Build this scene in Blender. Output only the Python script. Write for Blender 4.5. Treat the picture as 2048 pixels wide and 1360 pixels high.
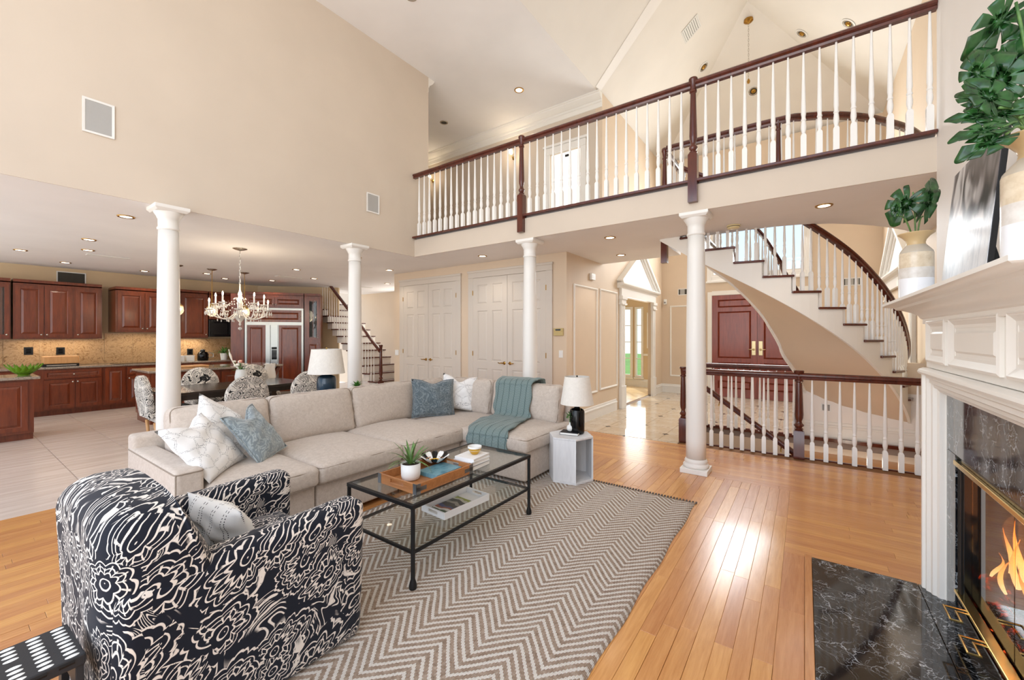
import bpy, bmesh, math, random
from mathutils import Vector, Matrix, Euler
random.seed(7)
for _o in list(bpy.data.objects):
    bpy.data.objects.remove(_o, do_unlink=True)
SC = bpy.context.scene
COL = SC.collection
PI = math.pi

# ------------------------------------------------------------------ camera
EYE = 1.53
TH = math.radians(35.4)
FPX = 824.0
HORIZON = 671.0
cam_d = bpy.data.cameras.new('camera')
cam = bpy.data.objects.new('camera', cam_d)
COL.objects.link(cam)
cam.location = (0, 0, EYE)
cam.rotation_euler = (PI / 2, 0, TH)
cam_d.sensor_fit = 'HORIZONTAL'
cam_d.sensor_width = 36.0
cam_d.lens = 36.0 * FPX / 2048.0
cam_d.shift_y = -(680.0 - HORIZON) / 2048.0
cam_d.clip_start = 0.05
SC.camera = cam

# ------------------------------------------------------------------ light and exposure
SC.view_settings.view_transform = 'Standard'
SC.view_settings.look = 'None'
SC.view_settings.gamma = 1.0
SC.view_settings.use_curve_mapping = False
SC.view_settings.exposure = 0.08
W = bpy.data.worlds.new('sky')
SC.world = W
W.use_nodes = True
_nt = W.node_tree
_bg = _nt.nodes['Background']
_tc = _nt.nodes.new('ShaderNodeTexCoord')
_sp = _nt.nodes.new('ShaderNodeSeparateXYZ')
_cr = _nt.nodes.new('ShaderNodeValToRGB')
_cr.color_ramp.elements[0].position = 0.0
_cr.color_ramp.elements[0].color = (0.97, 0.96, 0.94, 1)
_cr.color_ramp.elements[1].position = 0.55
_cr.color_ramp.elements[1].color = (0.42, 0.60, 0.92, 1)
_ce = _cr.color_ramp.elements.new(0.16)
_ce.color = (0.60, 0.76, 0.96, 1)
_nt.links.new(_tc.outputs['Generated'], _sp.inputs[0])
_nt.links.new(_sp.outputs[2], _cr.inputs[0])
_nt.links.new(_cr.outputs[0], _bg.inputs[0])
_bg.inputs[1].default_value = 1.7

def light(name, kind, loc, power, color=(1, 1, 1), rot=(0, 0, 0), size=1.0, size_y=None, spot=None):
    d = bpy.data.lights.new(name, kind)
    d.energy = power
    d.color = color
    if kind == 'AREA':
        d.size = size
        if size_y:
            d.shape = 'RECTANGLE'
            d.size_y = size_y
    elif kind == 'SUN':
        d.angle = size
    else:
        d.shadow_soft_size = size
    if spot:
        d.spot_size, d.spot_blend = spot
    o = bpy.data.objects.new(name, d)
    o.location = loc
    o.rotation_euler = rot
    COL.objects.link(o)
    return o

# daylight: the sun from the street side, the window wall behind the camera, the breakfast-room windows
light('sun', 'SUN', (0, 0, 12), 3.2, (1.0, 0.93, 0.82), (math.radians(52), 0, math.radians(213)), 0.02)
light('window_light_living', 'AREA', (-1.6, -2.1, 3.0), 160, (1.0, 1.0, 1.0), (math.radians(82), 0, 0), 4.6, 5.0)
light('window_light_breakfast', 'AREA', (-9.0, -2.1, 1.6), 42, (1.0, 0.99, 0.98), (math.radians(88), 0, 0), 5.5, 2.4)
light('window_light_foyer', 'AREA', (-0.95, 11.3, 4.3), 200, (0.98, 0.99, 1.0), (math.radians(-72), 0, 0), 1.9, 2.3)

light('window_light_side_room', 'AREA', (-5.0, 12.1, 1.5), 55, (1.0, 0.96, 0.88), (math.radians(-90), 0, 0), 2.4, 1.8)
light('fill_light_hall', 'AREA', (-9.8, 8.3, 1.9), 28, (1.0, 0.95, 0.88), (math.radians(-90), 0, 0), 1.6, 1.4)  # added fill to lift the dark back hall; no window stands here

# ------------------------------------------------------------------ picking points on known planes
CT, ST = math.cos(TH), math.sin(TH)
def _ray(px, py):
    u = (px - 1024.0) / FPX
    return Vector((CT * u - ST, ST * u + CT, (HORIZON - py) / FPX))
_C = Vector((0, 0, EYE))
def PZ(px, py, z=0.0):
    d = _ray(px, py); return _C + d * ((z - EYE) / d.z)
def PX(px, py, x):
    d = _ray(px, py); return _C + d * (x / d.x)
def PY(px, py, y):
    d = _ray(px, py); return _C + d * (y / d.y)
def PD(px, py, dep):
    return _C + _ray(px, py) * dep

# ------------------------------------------------------------------ mesh helpers
class MB:
    def __init__(s):
        s.v = []; s.f = []
    def add(s, vs, fs):
        n = len(s.v)
        s.v.extend([tuple(p) for p in vs])
        s.f.extend([tuple(i + n for i in f) for f in fs])
        return s
    def box(s, x0, x1, y0, y1, z0, z1):
        if x0 > x1: x0, x1 = x1, x0
        if y0 > y1: y0, y1 = y1, y0
        if z0 > z1: z0, z1 = z1, z0
        return s.add([(x0, y0, z0), (x1, y0, z0), (x1, y1, z0), (x0, y1, z0), (x0, y0, z1), (x1, y0, z1), (x1, y1, z1), (x0, y1, z1)],
                     [(0, 3, 2, 1), (4, 5, 6, 7), (0, 1, 5, 4), (1, 2, 6, 5), (2, 3, 7, 6), (3, 0, 4, 7)])
    def prism(s, poly, z0, z1):
        """polygon in XY (counter-clockwise) between two heights"""
        n = len(poly)
        vs = [(x, y, z0) for x, y in poly] + [(x, y, z1) for x, y in poly]
        fs = [tuple(range(n - 1, -1, -1)), tuple(range(n, 2 * n))]
        fs += [(i, (i + 1) % n, n + (i + 1) % n, n + i) for i in range(n)]
        return s.add(vs, fs)
    def hull(s, ring0, ring1):
        n = len(ring0)
        fs = [tuple(range(n - 1, -1, -1)), tuple(range(n, 2 * n))]
        fs += [(i, (i + 1) % n, n + (i + 1) % n, n + i) for i in range(n)]
        return s.add(list(ring0) + list(ring1), fs)
    def lathe(s, c, prof, n=24, axis='Z', cap=True):
        """profile [(radius, height)] about a vertical line through c"""
        cx, cy, cz = c
        vs = []
        for r, h in prof:
            for k in range(n):
                a = 2 * PI * k / n
                vs.append((cx + r * math.cos(a), cy + r * math.sin(a), cz + h))
        fs = []
        for j in range(len(prof) - 1):
            for k in range(n):
                a, b = j * n + k, j * n + (k + 1) % n
                fs.append((a, b, b + n, a + n))
        if cap:
            fs.append(tuple(range(n - 1, -1, -1)))
            fs.append(tuple(range((len(prof) - 1) * n, len(prof) * n)))
        return s.add(vs, fs)
    def square(s, c, prof, rot=0.0):
        """like lathe, with a square section of half-width r"""
        cx, cy, cz = c
        vs = []
        for r, h in prof:
            for k in range(4):
                a = rot + PI / 4 + k * PI / 2
                vs.append((cx + r * 1.41421 * math.cos(a), cy + r * 1.41421 * math.sin(a), cz + h))
        fs = [(3, 2, 1, 0)]
        m = len(prof)
        for j in range(m - 1):
            for k in range(4):
                a, b = j * 4 + k, j * 4 + (k + 1) % 4
                fs.append((a, b, b + 4, a + 4))
        fs.append(tuple(range((m - 1) * 4, m * 4)))
        return s.add(vs, fs)
    def tube(s, pts, r, n=8, cap=True, closed=False):
        pts = [Vector(p) for p in pts]
        m = len(pts)
        rs = r if isinstance(r, (list, tuple)) else [r] * m
        vs = []
        prev = None
        for i in range(m):
            if closed:
                t = (pts[(i + 1) % m] - pts[i - 1])
            else:
                t = pts[min(i + 1, m - 1)] - pts[max(i - 1, 0)]
            t.normalize()
            if prev is None:
                a = Vector((0, 0, 1)) if abs(t.z) < 0.9 else Vector((1, 0, 0))
                nrm = (a - t * a.dot(t)).normalized()
            else:
                nrm = (prev - t * prev.dot(t)).normalized()
            prev = nrm
            bn = t.cross(nrm)
            for k in range(n):
                a = 2 * PI * k / n
                vs.append(pts[i] + (nrm * math.cos(a) + bn * math.sin(a)) * rs[i])
        fs = []
        for i in range(m if closed else m - 1):
            for k in range(n):
                a, b = i * n + k, i * n + (k + 1) % n
                j = ((i + 1) % m) * n
                fs.append((a, b, j + (k + 1) % n, j + k))
        if cap and not closed:
            fs.append(tuple(range(n - 1, -1, -1)))
            fs.append(tuple(range((m - 1) * n, m * n)))
        return s.add(vs, fs)
    def sweep(s, path, prof, closed=False, flip=1):
        """profile [(out, up)] along a path; 'out' is to the side of travel (flip=1: its right-hand side), mitred"""
        path = [Vector(p) for p in path]
        m = len(path); n = len(prof)
        vs = []
        for i in range(m):
            if closed:
                t0 = path[i] - path[i - 1]; t1 = path[(i + 1) % m] - path[i]
            else:
                t0 = path[i] - path[i - 1] if i else path[1] - path[0]
                t1 = path[i + 1] - path[i] if i < m - 1 else path[-1] - path[-2]
            a = Vector((t0.x, t0.y, 0)).normalized(); b = Vector((t1.x, t1.y, 0)).normalized()
            na = Vector((a.y, -a.x, 0)); nb = Vector((b.y, -b.x, 0))
            nn = na + nb
            if nn.length < 1e-6: nn = na.copy()
            nn.normalize()
            k = 1.0 / max(0.3, nn.dot(na))
            for o_, u_ in prof:
                vs.append(path[i] + nn * (o_ * k * flip) + Vector((0, 0, u_)))
        fs = []
        for i in range(m if closed else m - 1):
            j = (i + 1) % m
            for k in range(n):
                q = (k + 1) % n
                fs.append((i * n + k, i * n + q, j * n + q, j * n + k))
        if not closed:
            fs.append(tuple(range(n))[::-1]); fs.append(tuple((m - 1) * n + k for k in range(n)))
        return s.add(vs, fs)
    def frame3(s, o, ux, uy, prof, w, h):
        """mitred picture-frame moulding round a w x h rectangle at o in the plane ux,uy; profile [(inward, proud)]"""
        o, ux, uy = Vector(o), Vector(ux), Vector(uy)
        nz = ux.cross(uy)
        n = len(prof)
        vs = []
        for (cx, cy, sx, sy) in ((0, 0, 1, 1), (w, 0, -1, 1), (w, h, -1, -1), (0, h, 1, -1)):
            for a, b in prof:
                vs.append(o + ux * (cx + sx * a) + uy * (cy + sy * a) + nz * b)
        fs = []
        for i in range(4):
            j = (i + 1) % 4
            for k in range(n):
                q = (k + 1) % n
                fs.append((i * n + k, j * n + k, j * n + q, i * n + q))
        return s.add(vs, fs)
    def slab(s, o, ux, uy, w, h, t0, t1, taper=0.0):
        """box on the plane o,ux,uy between depths t0 and t1 (along ux x uy); the outer face is smaller by taper"""
        o, ux, uy = Vector(o), Vector(ux), Vector(uy)
        nz = ux.cross(uy)
        r0 = [o + nz * t0, o + ux * w + nz * t0, o + ux * w + uy * h + nz * t0, o + uy * h + nz * t0]
        r1 = [o + ux * taper + uy * taper + nz * t1, o + ux * (w - taper) + uy * taper + nz * t1,
              o + ux * (w - taper) + uy * (h - taper) + nz * t1, o + ux * taper + uy * (h - taper) + nz * t1]
        return s.hull(r0, r1)
    def xform(s, M):
        s.v = [tuple(M @ Vector(p)) for p in s.v]
        return s
    def mesh(s, name, smooth=False, fix=True):
        me = bpy.data.meshes.new(name)
        me.from_pydata(s.v, [], s.f)
        if fix:
            bm = bmesh.new(); bm.from_mesh(me)
            bmesh.ops.recalc_face_normals(bm, faces=bm.faces)
            bm.to_mesh(me); bm.free()
        if smooth:
            for p in me.polygons: p.use_smooth = True
        me.update()
        return me
    def build(s, name, mat, parent=None, smooth=False, loc=None, fix=True, auto=None):
        me = s.mesh(name, smooth, fix)
        if auto is not None:
            for p in me.polygons: p.use_smooth = True
            me.set_sharp_from_angle(angle=math.radians(auto))
        return link(name, me, mat, parent, loc)

def link(name, me, mat, parent=None, loc=None):
    o = bpy.data.objects.new(name, me)
    if mat is not None and not me.materials:
        me.materials.append(mat)
    COL.objects.link(o)
    if parent is not None:
        o.parent = parent
    if loc is not None:
        o.location = loc
    return o
def tag(o, label=None, cat=None, group=None, kind=None):
    if label: o['label'] = label
    if cat: o['category'] = cat
    if group: o['group'] = group
    if kind: o['kind'] = kind
    return o
def empty(name, loc, label=None, cat=None, group=None, rz=0.0, kind=None):
    o = bpy.data.objects.new(name, None)
    o.empty_display_size = 0.05
    COL.objects.link(o)
    o.location = loc
    o.rotation_euler = (0, 0, rz)
    return tag(o, label, cat, group, kind)
def struct(o, label=None):
    o['kind'] = 'structure'
    if label: o['label'] = label
    return o
def copy_tree(o, parent=None):
    c = o.copy(); COL.objects.link(c)
    if parent is not None: c.parent = parent
    for ch in list(KIDS.get(o.name, [])): 
        copy_tree(ch, c)
    return c
KIDS = {}
def copy_thing(o, loc, rz=None, label=None, group=None):
    r = o.copy(); COL.objects.link(r)
    r.location = loc
    if rz is not None: r.rotation_euler = (0, 0, rz)
    if label: r['label'] = label
    if group: r['group'] = group
    for ch in list(o.children):
        c = ch.copy(); COL.objects.link(c); c.parent = r
        for g in list(ch.children):
            d = g.copy(); COL.objects.link(d); d.parent = c
    return r
def bevel(o, w, seg=2, ang=40):
    m = o.modifiers.new('bevel', 'BEVEL'); m.width = w; m.segments = seg
    m.limit_method = 'ANGLE'; m.angle_limit = math.radians(ang)
    m.harden_normals = False
    return o
def subsurf(o, n=2):
    m = o.modifiers.new('subsurf', 'SUBSURF'); m.levels = n; m.render_levels = n
    return o
def spline(pts, n):
    """Catmull-Rom through points, n segments between each pair"""
    P_ = [Vector(p) for p in pts]
    P_ = [P_[0] * 2 - P_[1]] + P_ + [P_[-1] * 2 - P_[-2]]
    out = []
    for i in range(1, len(P_) - 2):
        for k in range(n):
            t = k / n
            p0, p1, p2, p3 = P_[i - 1], P_[i], P_[i + 1], P_[i + 2]
            out.append(0.5 * ((2 * p1) + (p2 - p0) * t + (2 * p0 - 5 * p1 + 4 * p2 - p3) * t * t + (3 * p1 - p0 - 3 * p2 + p3) * t ** 3))
    out.append(P_[-2].copy())
    return out

# ------------------------------------------------------------------ materials
def lin(c):
    c = c / 255.0
    return c / 12.92 if c <= 0.04045 else ((c + 0.055) / 1.055) ** 2.4
def rgb(r, g, b):
    return (lin(r), lin(g), lin(b), 1.0)
class NT:
    """small wrapper for building node materials"""
    def __init__(s, name):
        s.m = bpy.data.materials.new(name); s.m.use_nodes = True
        s.t = s.m.node_tree; s.n = s.t.nodes
        s.b = s.n['Principled BSDF']
    def node(s, typ, **kw):
        x = s.n.new('ShaderNode' + typ)
        for k, v in kw.items(): setattr(x, k, v)
        return x
    def link(s, a, b): s.t.links.new(a, b)
    def val(s, sock, v):
        if hasattr(v, 'is_output'): s.link(v, sock)
        elif hasattr(v, 'outputs'): s.link(v.outputs[0], sock)
        else: sock.default_value = v
    def math(s, op, a, b=None, c=None, clamp=False):
        x = s.node('Math', operation=op); x.use_clamp = clamp
        s.val(x.inputs[0], a)
        if b is not None: s.val(x.inputs[1], b)
        if c is not None: s.val(x.inputs[2], c)
        return x.outputs[0]
    def vmath(s, op, a, b=None, scale=None):
        x = s.node('VectorMath', operation=op)
        s.val(x.inputs[0], a)
        if b is not None: s.val(x.inputs[1], b)
        if scale is not None: s.val(x.inputs['Scale'], scale)
        return x.outputs['Value'] if op in ('LENGTH', 'DOT_PRODUCT', 'DISTANCE') else x.outputs[0]
    def coord(s, which='Object'):
        return s.node('TexCoord').outputs[which]
    def mapping(s, vec, scale=(1, 1, 1), loc=(0, 0, 0), rot=(0, 0, 0)):
        x = s.node('Mapping'); s.val(x.inputs[0], vec)
        x.inputs['Scale'].default_value = scale; x.inputs['Location'].default_value = loc; x.inputs['Rotation'].default_value = rot
        return x.outputs[0]
    def noise(s, vec, scale=5, detail=2, rough=0.5, dist=0.0, out=0):
        x = s.node('TexNoise'); s.val(x.inputs['Vector'], vec)
        x.inputs['Scale'].default_value = scale; x.inputs['Detail'].default_value = detail
        x.inputs['Roughness'].default_value = rough; x.inputs['Distortion'].default_value = dist
        return x.outputs[out]
    def voronoi(s, vec, scale=5, feature='F1', rand=1.0, dims='3D'):
        x = s.node('TexVoronoi', feature=feature, voronoi_dimensions=dims); s.val(x.inputs['Vector'], vec)
        x.inputs['Scale'].default_value = scale; x.inputs['Randomness'].default_value = rand
        return x
    def ramp(s, fac, stops, interp='LINEAR'):
        x = s.node('ValToRGB'); s.val(x.inputs[0], fac)
        r = x.color_ramp; r.interpolation = interp
        while len(r.elements) > len(stops): r.elements.remove(r.elements[-1])
        while len(r.elements) < len(stops): r.elements.new(0.5)
        for e, (p, c) in zip(r.elements, stops):
            e.position = p; e.color = c if len(c) == 4 else (*c, 1)
        return x.outputs[0]
    def mix(s, fac, a, b, mode='MIX'):
        x = s.node('Mix', data_type='RGBA', blend_type=mode)
        s.val(x.inputs[0], fac); s.val(x.inputs[6], a); s.val(x.inputs[7], b)
        return x.outputs[2]
    def smooth(s, v, lo, hi):
        x = s.node('MapRange', interpolation_type='SMOOTHSTEP'); s.val(x.inputs[0], v)
        x.inputs[1].default_value = lo; x.inputs[2].default_value = hi
        return x.outputs[0]
    def bump(s, h, strength=0.3, dist=0.01):
        x = s.node('Bump'); s.val(x.inputs['Height'], h)
        x.inputs['Strength'].default_value = strength; x.inputs['Distance'].default_value = dist
        s.link(x.outputs[0], s.b.inputs['Normal'])
        return x
    def set(s, color=None, rough=None, metal=None, spec=None, coat=None, trans=None, emit=None, estr=None, sheen=None, ior=None, alpha=None):
        b = s.b.inputs
        if color is not None: s.val(b['Base Color'], color)
        if rough is not None: s.val(b['Roughness'], rough)
        if metal is not None: s.val(b['Metallic'], metal)
        if spec is not None: s.val(b['Specular IOR Level'], spec)
        if coat is not None: s.val(b['Coat Weight'], coat)
        if trans is not None: s.val(b['Transmission Weight'], trans)
        if emit is not None: s.val(b['Emission Color'], emit); b['Emission Strength'].default_value = 1.0
        if estr is not None: s.val(b['Emission Strength'], estr)
        if sheen is not None: s.val(b['Sheen Weight'], sheen)
        if ior is not None: s.val(b['IOR'], ior)
        if alpha is not None: s.val(b['Alpha'], alpha)
        return s
    def sep(s, v):
        x = s.node('SeparateXYZ'); s.val(x.inputs[0], v); return x.outputs
    def comb(s, x_, y_, z_):
        x = s.node('CombineXYZ'); s.val(x.inputs[0], x_); s.val(x.inputs[1], y_); s.val(x.inputs[2], z_); return x.outputs[0]

M = {}
def paint(key, c, rough=0.55, var=0.03, bump=0.04, scale=60):
    n = NT(key)
    v = n.coord('Object')
    f = n.noise(v, 1.3, 3)
    c0 = rgb(*c); 
    a = tuple(x * (1 - var) for x in c0[:3]) + (1,); b = tuple(min(1, x * (1 + var)) for x in c0[:3]) + (1,)
    n.set(color=n.ramp(f, [(0.3, a), (0.7, b)]), rough=rough, spec=0.35)
    if bump: n.bump(n.noise(v, scale, 3), bump, 0.004)
    M[key] = n.m
    return n.m
paint('wall_cream', (213, 199, 182), 0.6)
paint('wall_tan', (222, 202, 178), 0.6)
paint('wall_kitchen', (214, 190, 154), 0.6)
paint('wall_white', (240, 235, 229), 0.55)
paint('ceil', (243, 240, 238), 0.75)
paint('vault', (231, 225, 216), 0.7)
paint('trim', (238, 235, 229), 0.32, 0.01, 0.0)
paint('door_white_shaded', (213, 204, 193), 0.4, 0.01, 0.0)  # white made darker: the shade on the closet doors is put into the paint
paint('trim_warm', (240, 236, 228), 0.35, 0.01, 0.0)
paint('baluster', (244, 242, 238), 0.3, 0.01, 0.0)
paint('vent_metal', (235, 233, 228), 0.4, 0.01, 0.0)
paint('vent_grey', (176, 174, 170), 0.6, 0.04, 0.3, 300)
paint('vent_dark', (70, 66, 58), 0.6, 0.04, 0.0)
paint('plastic_white', (240, 240, 236), 0.35, 0.01, 0.0)
paint('plastic_tan', (196, 176, 120), 0.4, 0.02, 0.0)
paint('black_matte', (20, 20, 21), 0.5, 0.05, 0.0)
paint('black_gloss', (10, 10, 11), 0.12, 0.02, 0.0)

def wood(key, dark, light_, scale=(3, 40, 40), rough=0.25, coat=0.3, rnd=True, axis=0, contrast=0.5):
    """grain runs along the object's chosen axis"""
    n = NT(key)
    v = n.coord('Object')
    oi = n.node('ObjectInfo').outputs['Random']
    v2 = n.vmath('ADD', v, n.vmath('SCALE', (13.7, 7.9, 5.3), scale=n.math('MULTIPLY', oi, 37.0)))
    mp = n.mapping(v2, scale)
    g = n.noise(mp, 1.0, 6, 0.6, 0.8)
    g2 = n.noise(mp, 4.0, 3, 0.6)
    f = n.math('ADD', n.math('MULTIPLY', g, 0.75), n.math('MULTIPLY', g2, 0.25))
    col = n.ramp(f, [(0.5 - contrast / 2, rgb(*dark)), (0.5 + contrast / 2, rgb(*light_))])
    if rnd:
        hs = n.node('HueSaturation')
        n.val(hs.inputs['Value'], n.math('ADD', n.math('MULTIPLY', oi, 0.26), 0.87))
        n.val(hs.inputs['Hue'], n.math('ADD', n.math('MULTIPLY', oi, 0.014), 0.493))
        n.val(hs.inputs['Color'], col)
        col = hs.outputs[0]
    n.set(color=col, rough=rough, coat=coat)
    n.b.inputs['Coat Roughness'].default_value = 0.16
    n.bump(f, 0.05, 0.003)
    M[key] = n.m
    return n.m
wood('oak_floor', (184, 120, 64), (222, 163, 100), (40, 3, 40), 0.27, 0.35)
wood('mahogany', (58, 20, 12), (104, 44, 28), (14, 14, 2.0), 0.22, 0.4, rnd=False)
wood('cherry', (80, 32, 17), (136, 64, 33), (16, 16, 2.0), 0.28, 0.3, rnd=False)
wood('door_red', (104, 38, 24), (158, 74, 52), (16, 16, 1.6), 0.3, 0.3, rnd=False)
wood('tray_wood', (150, 92, 48), (190, 130, 78), (30, 3, 30), 0.4, 0.1, rnd=False)
wood('espresso', (26, 17, 12), (50, 36, 28), (20, 3, 20), 0.2, 0.3, rnd=False)
wood('beech_leg', (196, 140, 84), (222, 170, 112), (20, 20, 3), 0.4, 0.1, rnd=False)
wood('whitewash', (206, 206, 208), (236, 236, 236), (14, 14, 2.2), 0.5, 0.0, rnd=False)

def metal(key, c, rough=0.25):
    n = NT(key); n.set(color=rgb(*c), rough=rough, metal=1.0); M[key] = n.m
    n.bump(n.noise(n.coord('Object'), 90, 2), 0.02, 0.002)
    return n.m
metal('brass', (228, 198, 126), 0.2)
metal('brass_door', (206, 190, 148), 0.32)
metal('brass_old', (168, 128, 62), 0.28)
metal('nickel', (200, 196, 188), 0.25)
metal('steel', (176, 178, 174), 0.34)
metal('zinc', (150, 154, 158), 0.4)
metal('gold', (214, 172, 74), 0.22)
metal('chrome', (225, 225, 225), 0.12)

def emis(key, c, s):
    n = NT(key); n.set(color=rgb(*c), emit=rgb(*c), estr=s, rough=0.5); M[key] = n.m
    return n.m
emis('bulb', (255, 226, 178), 14.0)
emis('lens', (255, 238, 214), 6.0)
emis('candle_bulb', (255, 226, 180), 24.0)

def glass(key, c=(255, 255, 255), rough=0.0, ior=1.45):
    n = NT(key); n.set(color=rgb(*c), rough=rough, trans=1.0, ior=ior); M[key] = n.m
    return n.m
glass('crystal', (255, 252, 246), 0.06)
M['crystal'].node_tree.nodes['Principled BSDF'].inputs['Transmission Weight'].default_value = 0.55
glass('table_glass', (236, 244, 240), 0.0, 1.42)
glass('blue_glass', (150, 178, 196), 0.04)
def thin_glass(key, c, mixf=0.85, rough=0.0):
    """a flat pane: see-through with a reflection"""
    n = NT(key)
    t = n.node('BsdfTransparent'); t.inputs[0].default_value = rgb(*c)
    g = n.node('BsdfGlossy'); g.inputs['Roughness'].default_value = rough
    lw = n.node('LayerWeight')
    ms = n.node('MixShader')
    n.link(n.math('ADD', n.math('MULTIPLY', n.math('POWER', lw.outputs['Facing'], 5.0), 0.9), (1 - mixf) * 0.4, clamp=True), ms.inputs[0])
    n.link(t.outputs[0], ms.inputs[1]); n.link(g.outputs[0], ms.inputs[2])
    out = [x for x in n.n if x.type == 'OUTPUT_MATERIAL'][0]
    n.link(ms.outputs[0], out.inputs[0])
    M[key] = n.m
    return n.m
thin_glass('pane', (245, 250, 250), 0.93)
thin_glass('tabletop_pane', (244, 246, 244), 0.93)
thin_glass('fire_glass', (190, 172, 160), 0.86)

def marble(key, base, vein, scale=5, thick=0.03, rough=0.06, cloud=None, vein2=None):
    n = NT(key)
    v = n.coord('Object')
    w = n.vmath('ADD', v, n.vmath('SCALE', n.noise(v, scale * 0.9, 4, out=1), scale=0.35))
    a = n.voronoi(w, scale, 'DISTANCE_TO_EDGE').outputs[0]
    b = n.voronoi(w, scale * 2.7, 'DISTANCE_TO_EDGE').outputs[0]
    la = n.smooth(a, thick, 0.0)
    lb = n.smooth(b, thick * 1.2, 0.0)
    msk = n.smooth(n.noise(v, scale * 0.8, 3), 0.36, 0.62)
    f = n.math('MAXIMUM', n.math('MULTIPLY', la, msk), n.math('MULTIPLY', n.math('MULTIPLY', lb, msk), 0.55))
    bc = rgb(*base)
    if cloud: bc = n.mix(n.smooth(n.noise(v, scale * 0.6, 5, 0.6), 0.35, 0.7), rgb(*base), rgb(*cloud))
    n.set(color=n.mix(f, bc, rgb(*vein)), rough=rough, coat=0.2)
    M[key] = n.m
    return n.m
marble('black_marble', (12, 13, 15), (176, 184, 190), 7.5, 0.03, 0.07, (40, 43, 47))
marble('foyer_marble', (206, 186, 160), (180, 156, 128), 2.2, 0.03, 0.07, (222, 206, 184))
def granite(key, cols, scale=60, rough=0.12, flow=0.0):
    n = NT(key)
    v = n.coord('Object')
    if flow:
        v = n.vmath('ADD', v, n.vmath('SCALE', n.noise(v, 2.2, 3, out=1), scale=flow))
    f = n.noise(v, scale, 6, 0.72, 0.6)
    g = n.noise(v, scale * 0.12, 4, 0.6, 1.2)
    s_ = n.math('ADD', n.math('MULTIPLY', f, 0.65), n.math('MULTIPLY', g, 0.35))
    st = [(0.34 + 0.34 * i / (len(cols) - 1), rgb(*c)) for i, c in enumerate(cols)]
    n.set(color=n.ramp(s_, st), rough=rough, coat=0.2)
    M[key] = n.m
    return n.m
granite('granite_back', [(92, 66, 44), (164, 126, 86), (196, 160, 118), (140, 104, 70), (214, 186, 150)], 26, 0.15, 0.5)
granite('granite_top', [(52, 46, 42), (120, 108, 98), (168, 152, 136), (94, 84, 76), (190, 176, 162)], 55, 0.08)

def tile_mat(key, a, b, rough=0.2):
    n = NT(key)
    v = n.coord('Object')
    oi = n.node('ObjectInfo').outputs['Random']
    v2 = n.vmath('ADD', v, n.vmath('SCALE', (3.1, 5.7, 0.0), scale=n.math('MULTIPLY', oi, 11.0)))
    f = n.noise(n.mapping(v2, (9, 0.7, 1)), 1.6, 5, 0.62)
    c = n.ramp(f, [(0.35, rgb(*a)), (0.65, rgb(*b))])
    n.set(color=c, rough=rough)
    M[key] = n.m
    return n.m
tile_mat('kitchen_tile', (206, 188, 174), (226, 212, 200), 0.22)
paint('grout', (150, 132, 120), 0.8)
paint('grout_dark', (132, 92, 56), 0.8)
paint('leaf_dark', (38, 78, 40), 0.35, 0.15, 0.0)
# ================================================================== the setting
ZC = 2.90          # low ceiling
ZU = 6.19          # flat upper ceiling
XL = -5.54         # high wall over the dining side
YB = 4.88          # face of the bridge
XR = 0.90          # chimney breast face
XF0, XF1 = -3.17, 1.33   # foyer side walls
YF = 11.5          # front wall
XK = -12.3         # kitchen wall
YN = -2.2          # open window side behind the camera

def box_obj(name, mat, x0, x1, y0, y1, z0, z1, parent=None):
    return MB().box(x0, x1, y0, y1, z0, z1).build(name, mat, parent)

# ---- floors
fl = struct(box_obj('floor', M['grout_dark'], -5.42, 1.33, YN, 6.31, -0.14, -0.008), 'strip oak floor of the living room')
plank_cache = {}
def plank_mesh(L, w):
    k = (round(L, 2), round(w, 3))
    if k not in plank_cache:
        e = 0.0012
        a, b = L / 2 - 0.0003, w / 2 - 0.0003
        mb = MB().hull([(-a, -b, -0.008), (a, -b, -0.008), (a, b, -0.008), (-a, b, -0.008)],
                       [(-a, -b, -e), (a, -b, -e), (a, b, -e), (-a, b, -e)])
        mb.v += [(-a + e, -b + e, 0), (a - e, -b + e, 0), (a - e, b - e, 0), (-a + e, b - e, 0)]
        mb.f = [f for f in mb.f if f != (4, 5, 6, 7)] + [(8, 9, 10, 11), (4, 5, 9, 8), (5, 6, 10, 9), (6, 7, 11, 10), (7, 4, 8, 11)]
        me = mb.mesh('plank'); me.materials.append(M['oak_floor'])
        plank_cache[k] = me
    return plank_cache[k]
PW = 0.083
planks = []
rp = random.Random(3)
LENS = [0.7, 0.95, 1.2, 1.5]
def lay(x0, x1, y0, y1, along_x):
    w = (y1 - y0) if along_x else (x1 - x0)
    n = int(round(w / PW)); pw = w / n
    for i in range(n):
        c = (y0 if along_x else x0) + (i + 0.5) * pw
        a0, a1 = (x0, x1) if along_x else (y0, y1)
        p = a0 - rp.random() * 0.6
        while p < a1 - 0.02:
            L = rp.choice(LENS)
            s0, s1 = max(p, a0), min(p + L, a1)
            if s1 - s0 > 0.03:
                planks.append(((s0 + s1) / 2, c, s1 - s0, pw, along_x))
            p += L
lay(-5.42, -0.12, YN, 4.90, False)
lay(-0.12, 0.62, YN, 1.30, False)
lay(-0.12, 0.90, 3.50, 4.90, True)
lay(-0.12, 0.62, 1.30, 1.44, True)
lay(-5.42, 1.33, 4.90, 6.10, True)
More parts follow.
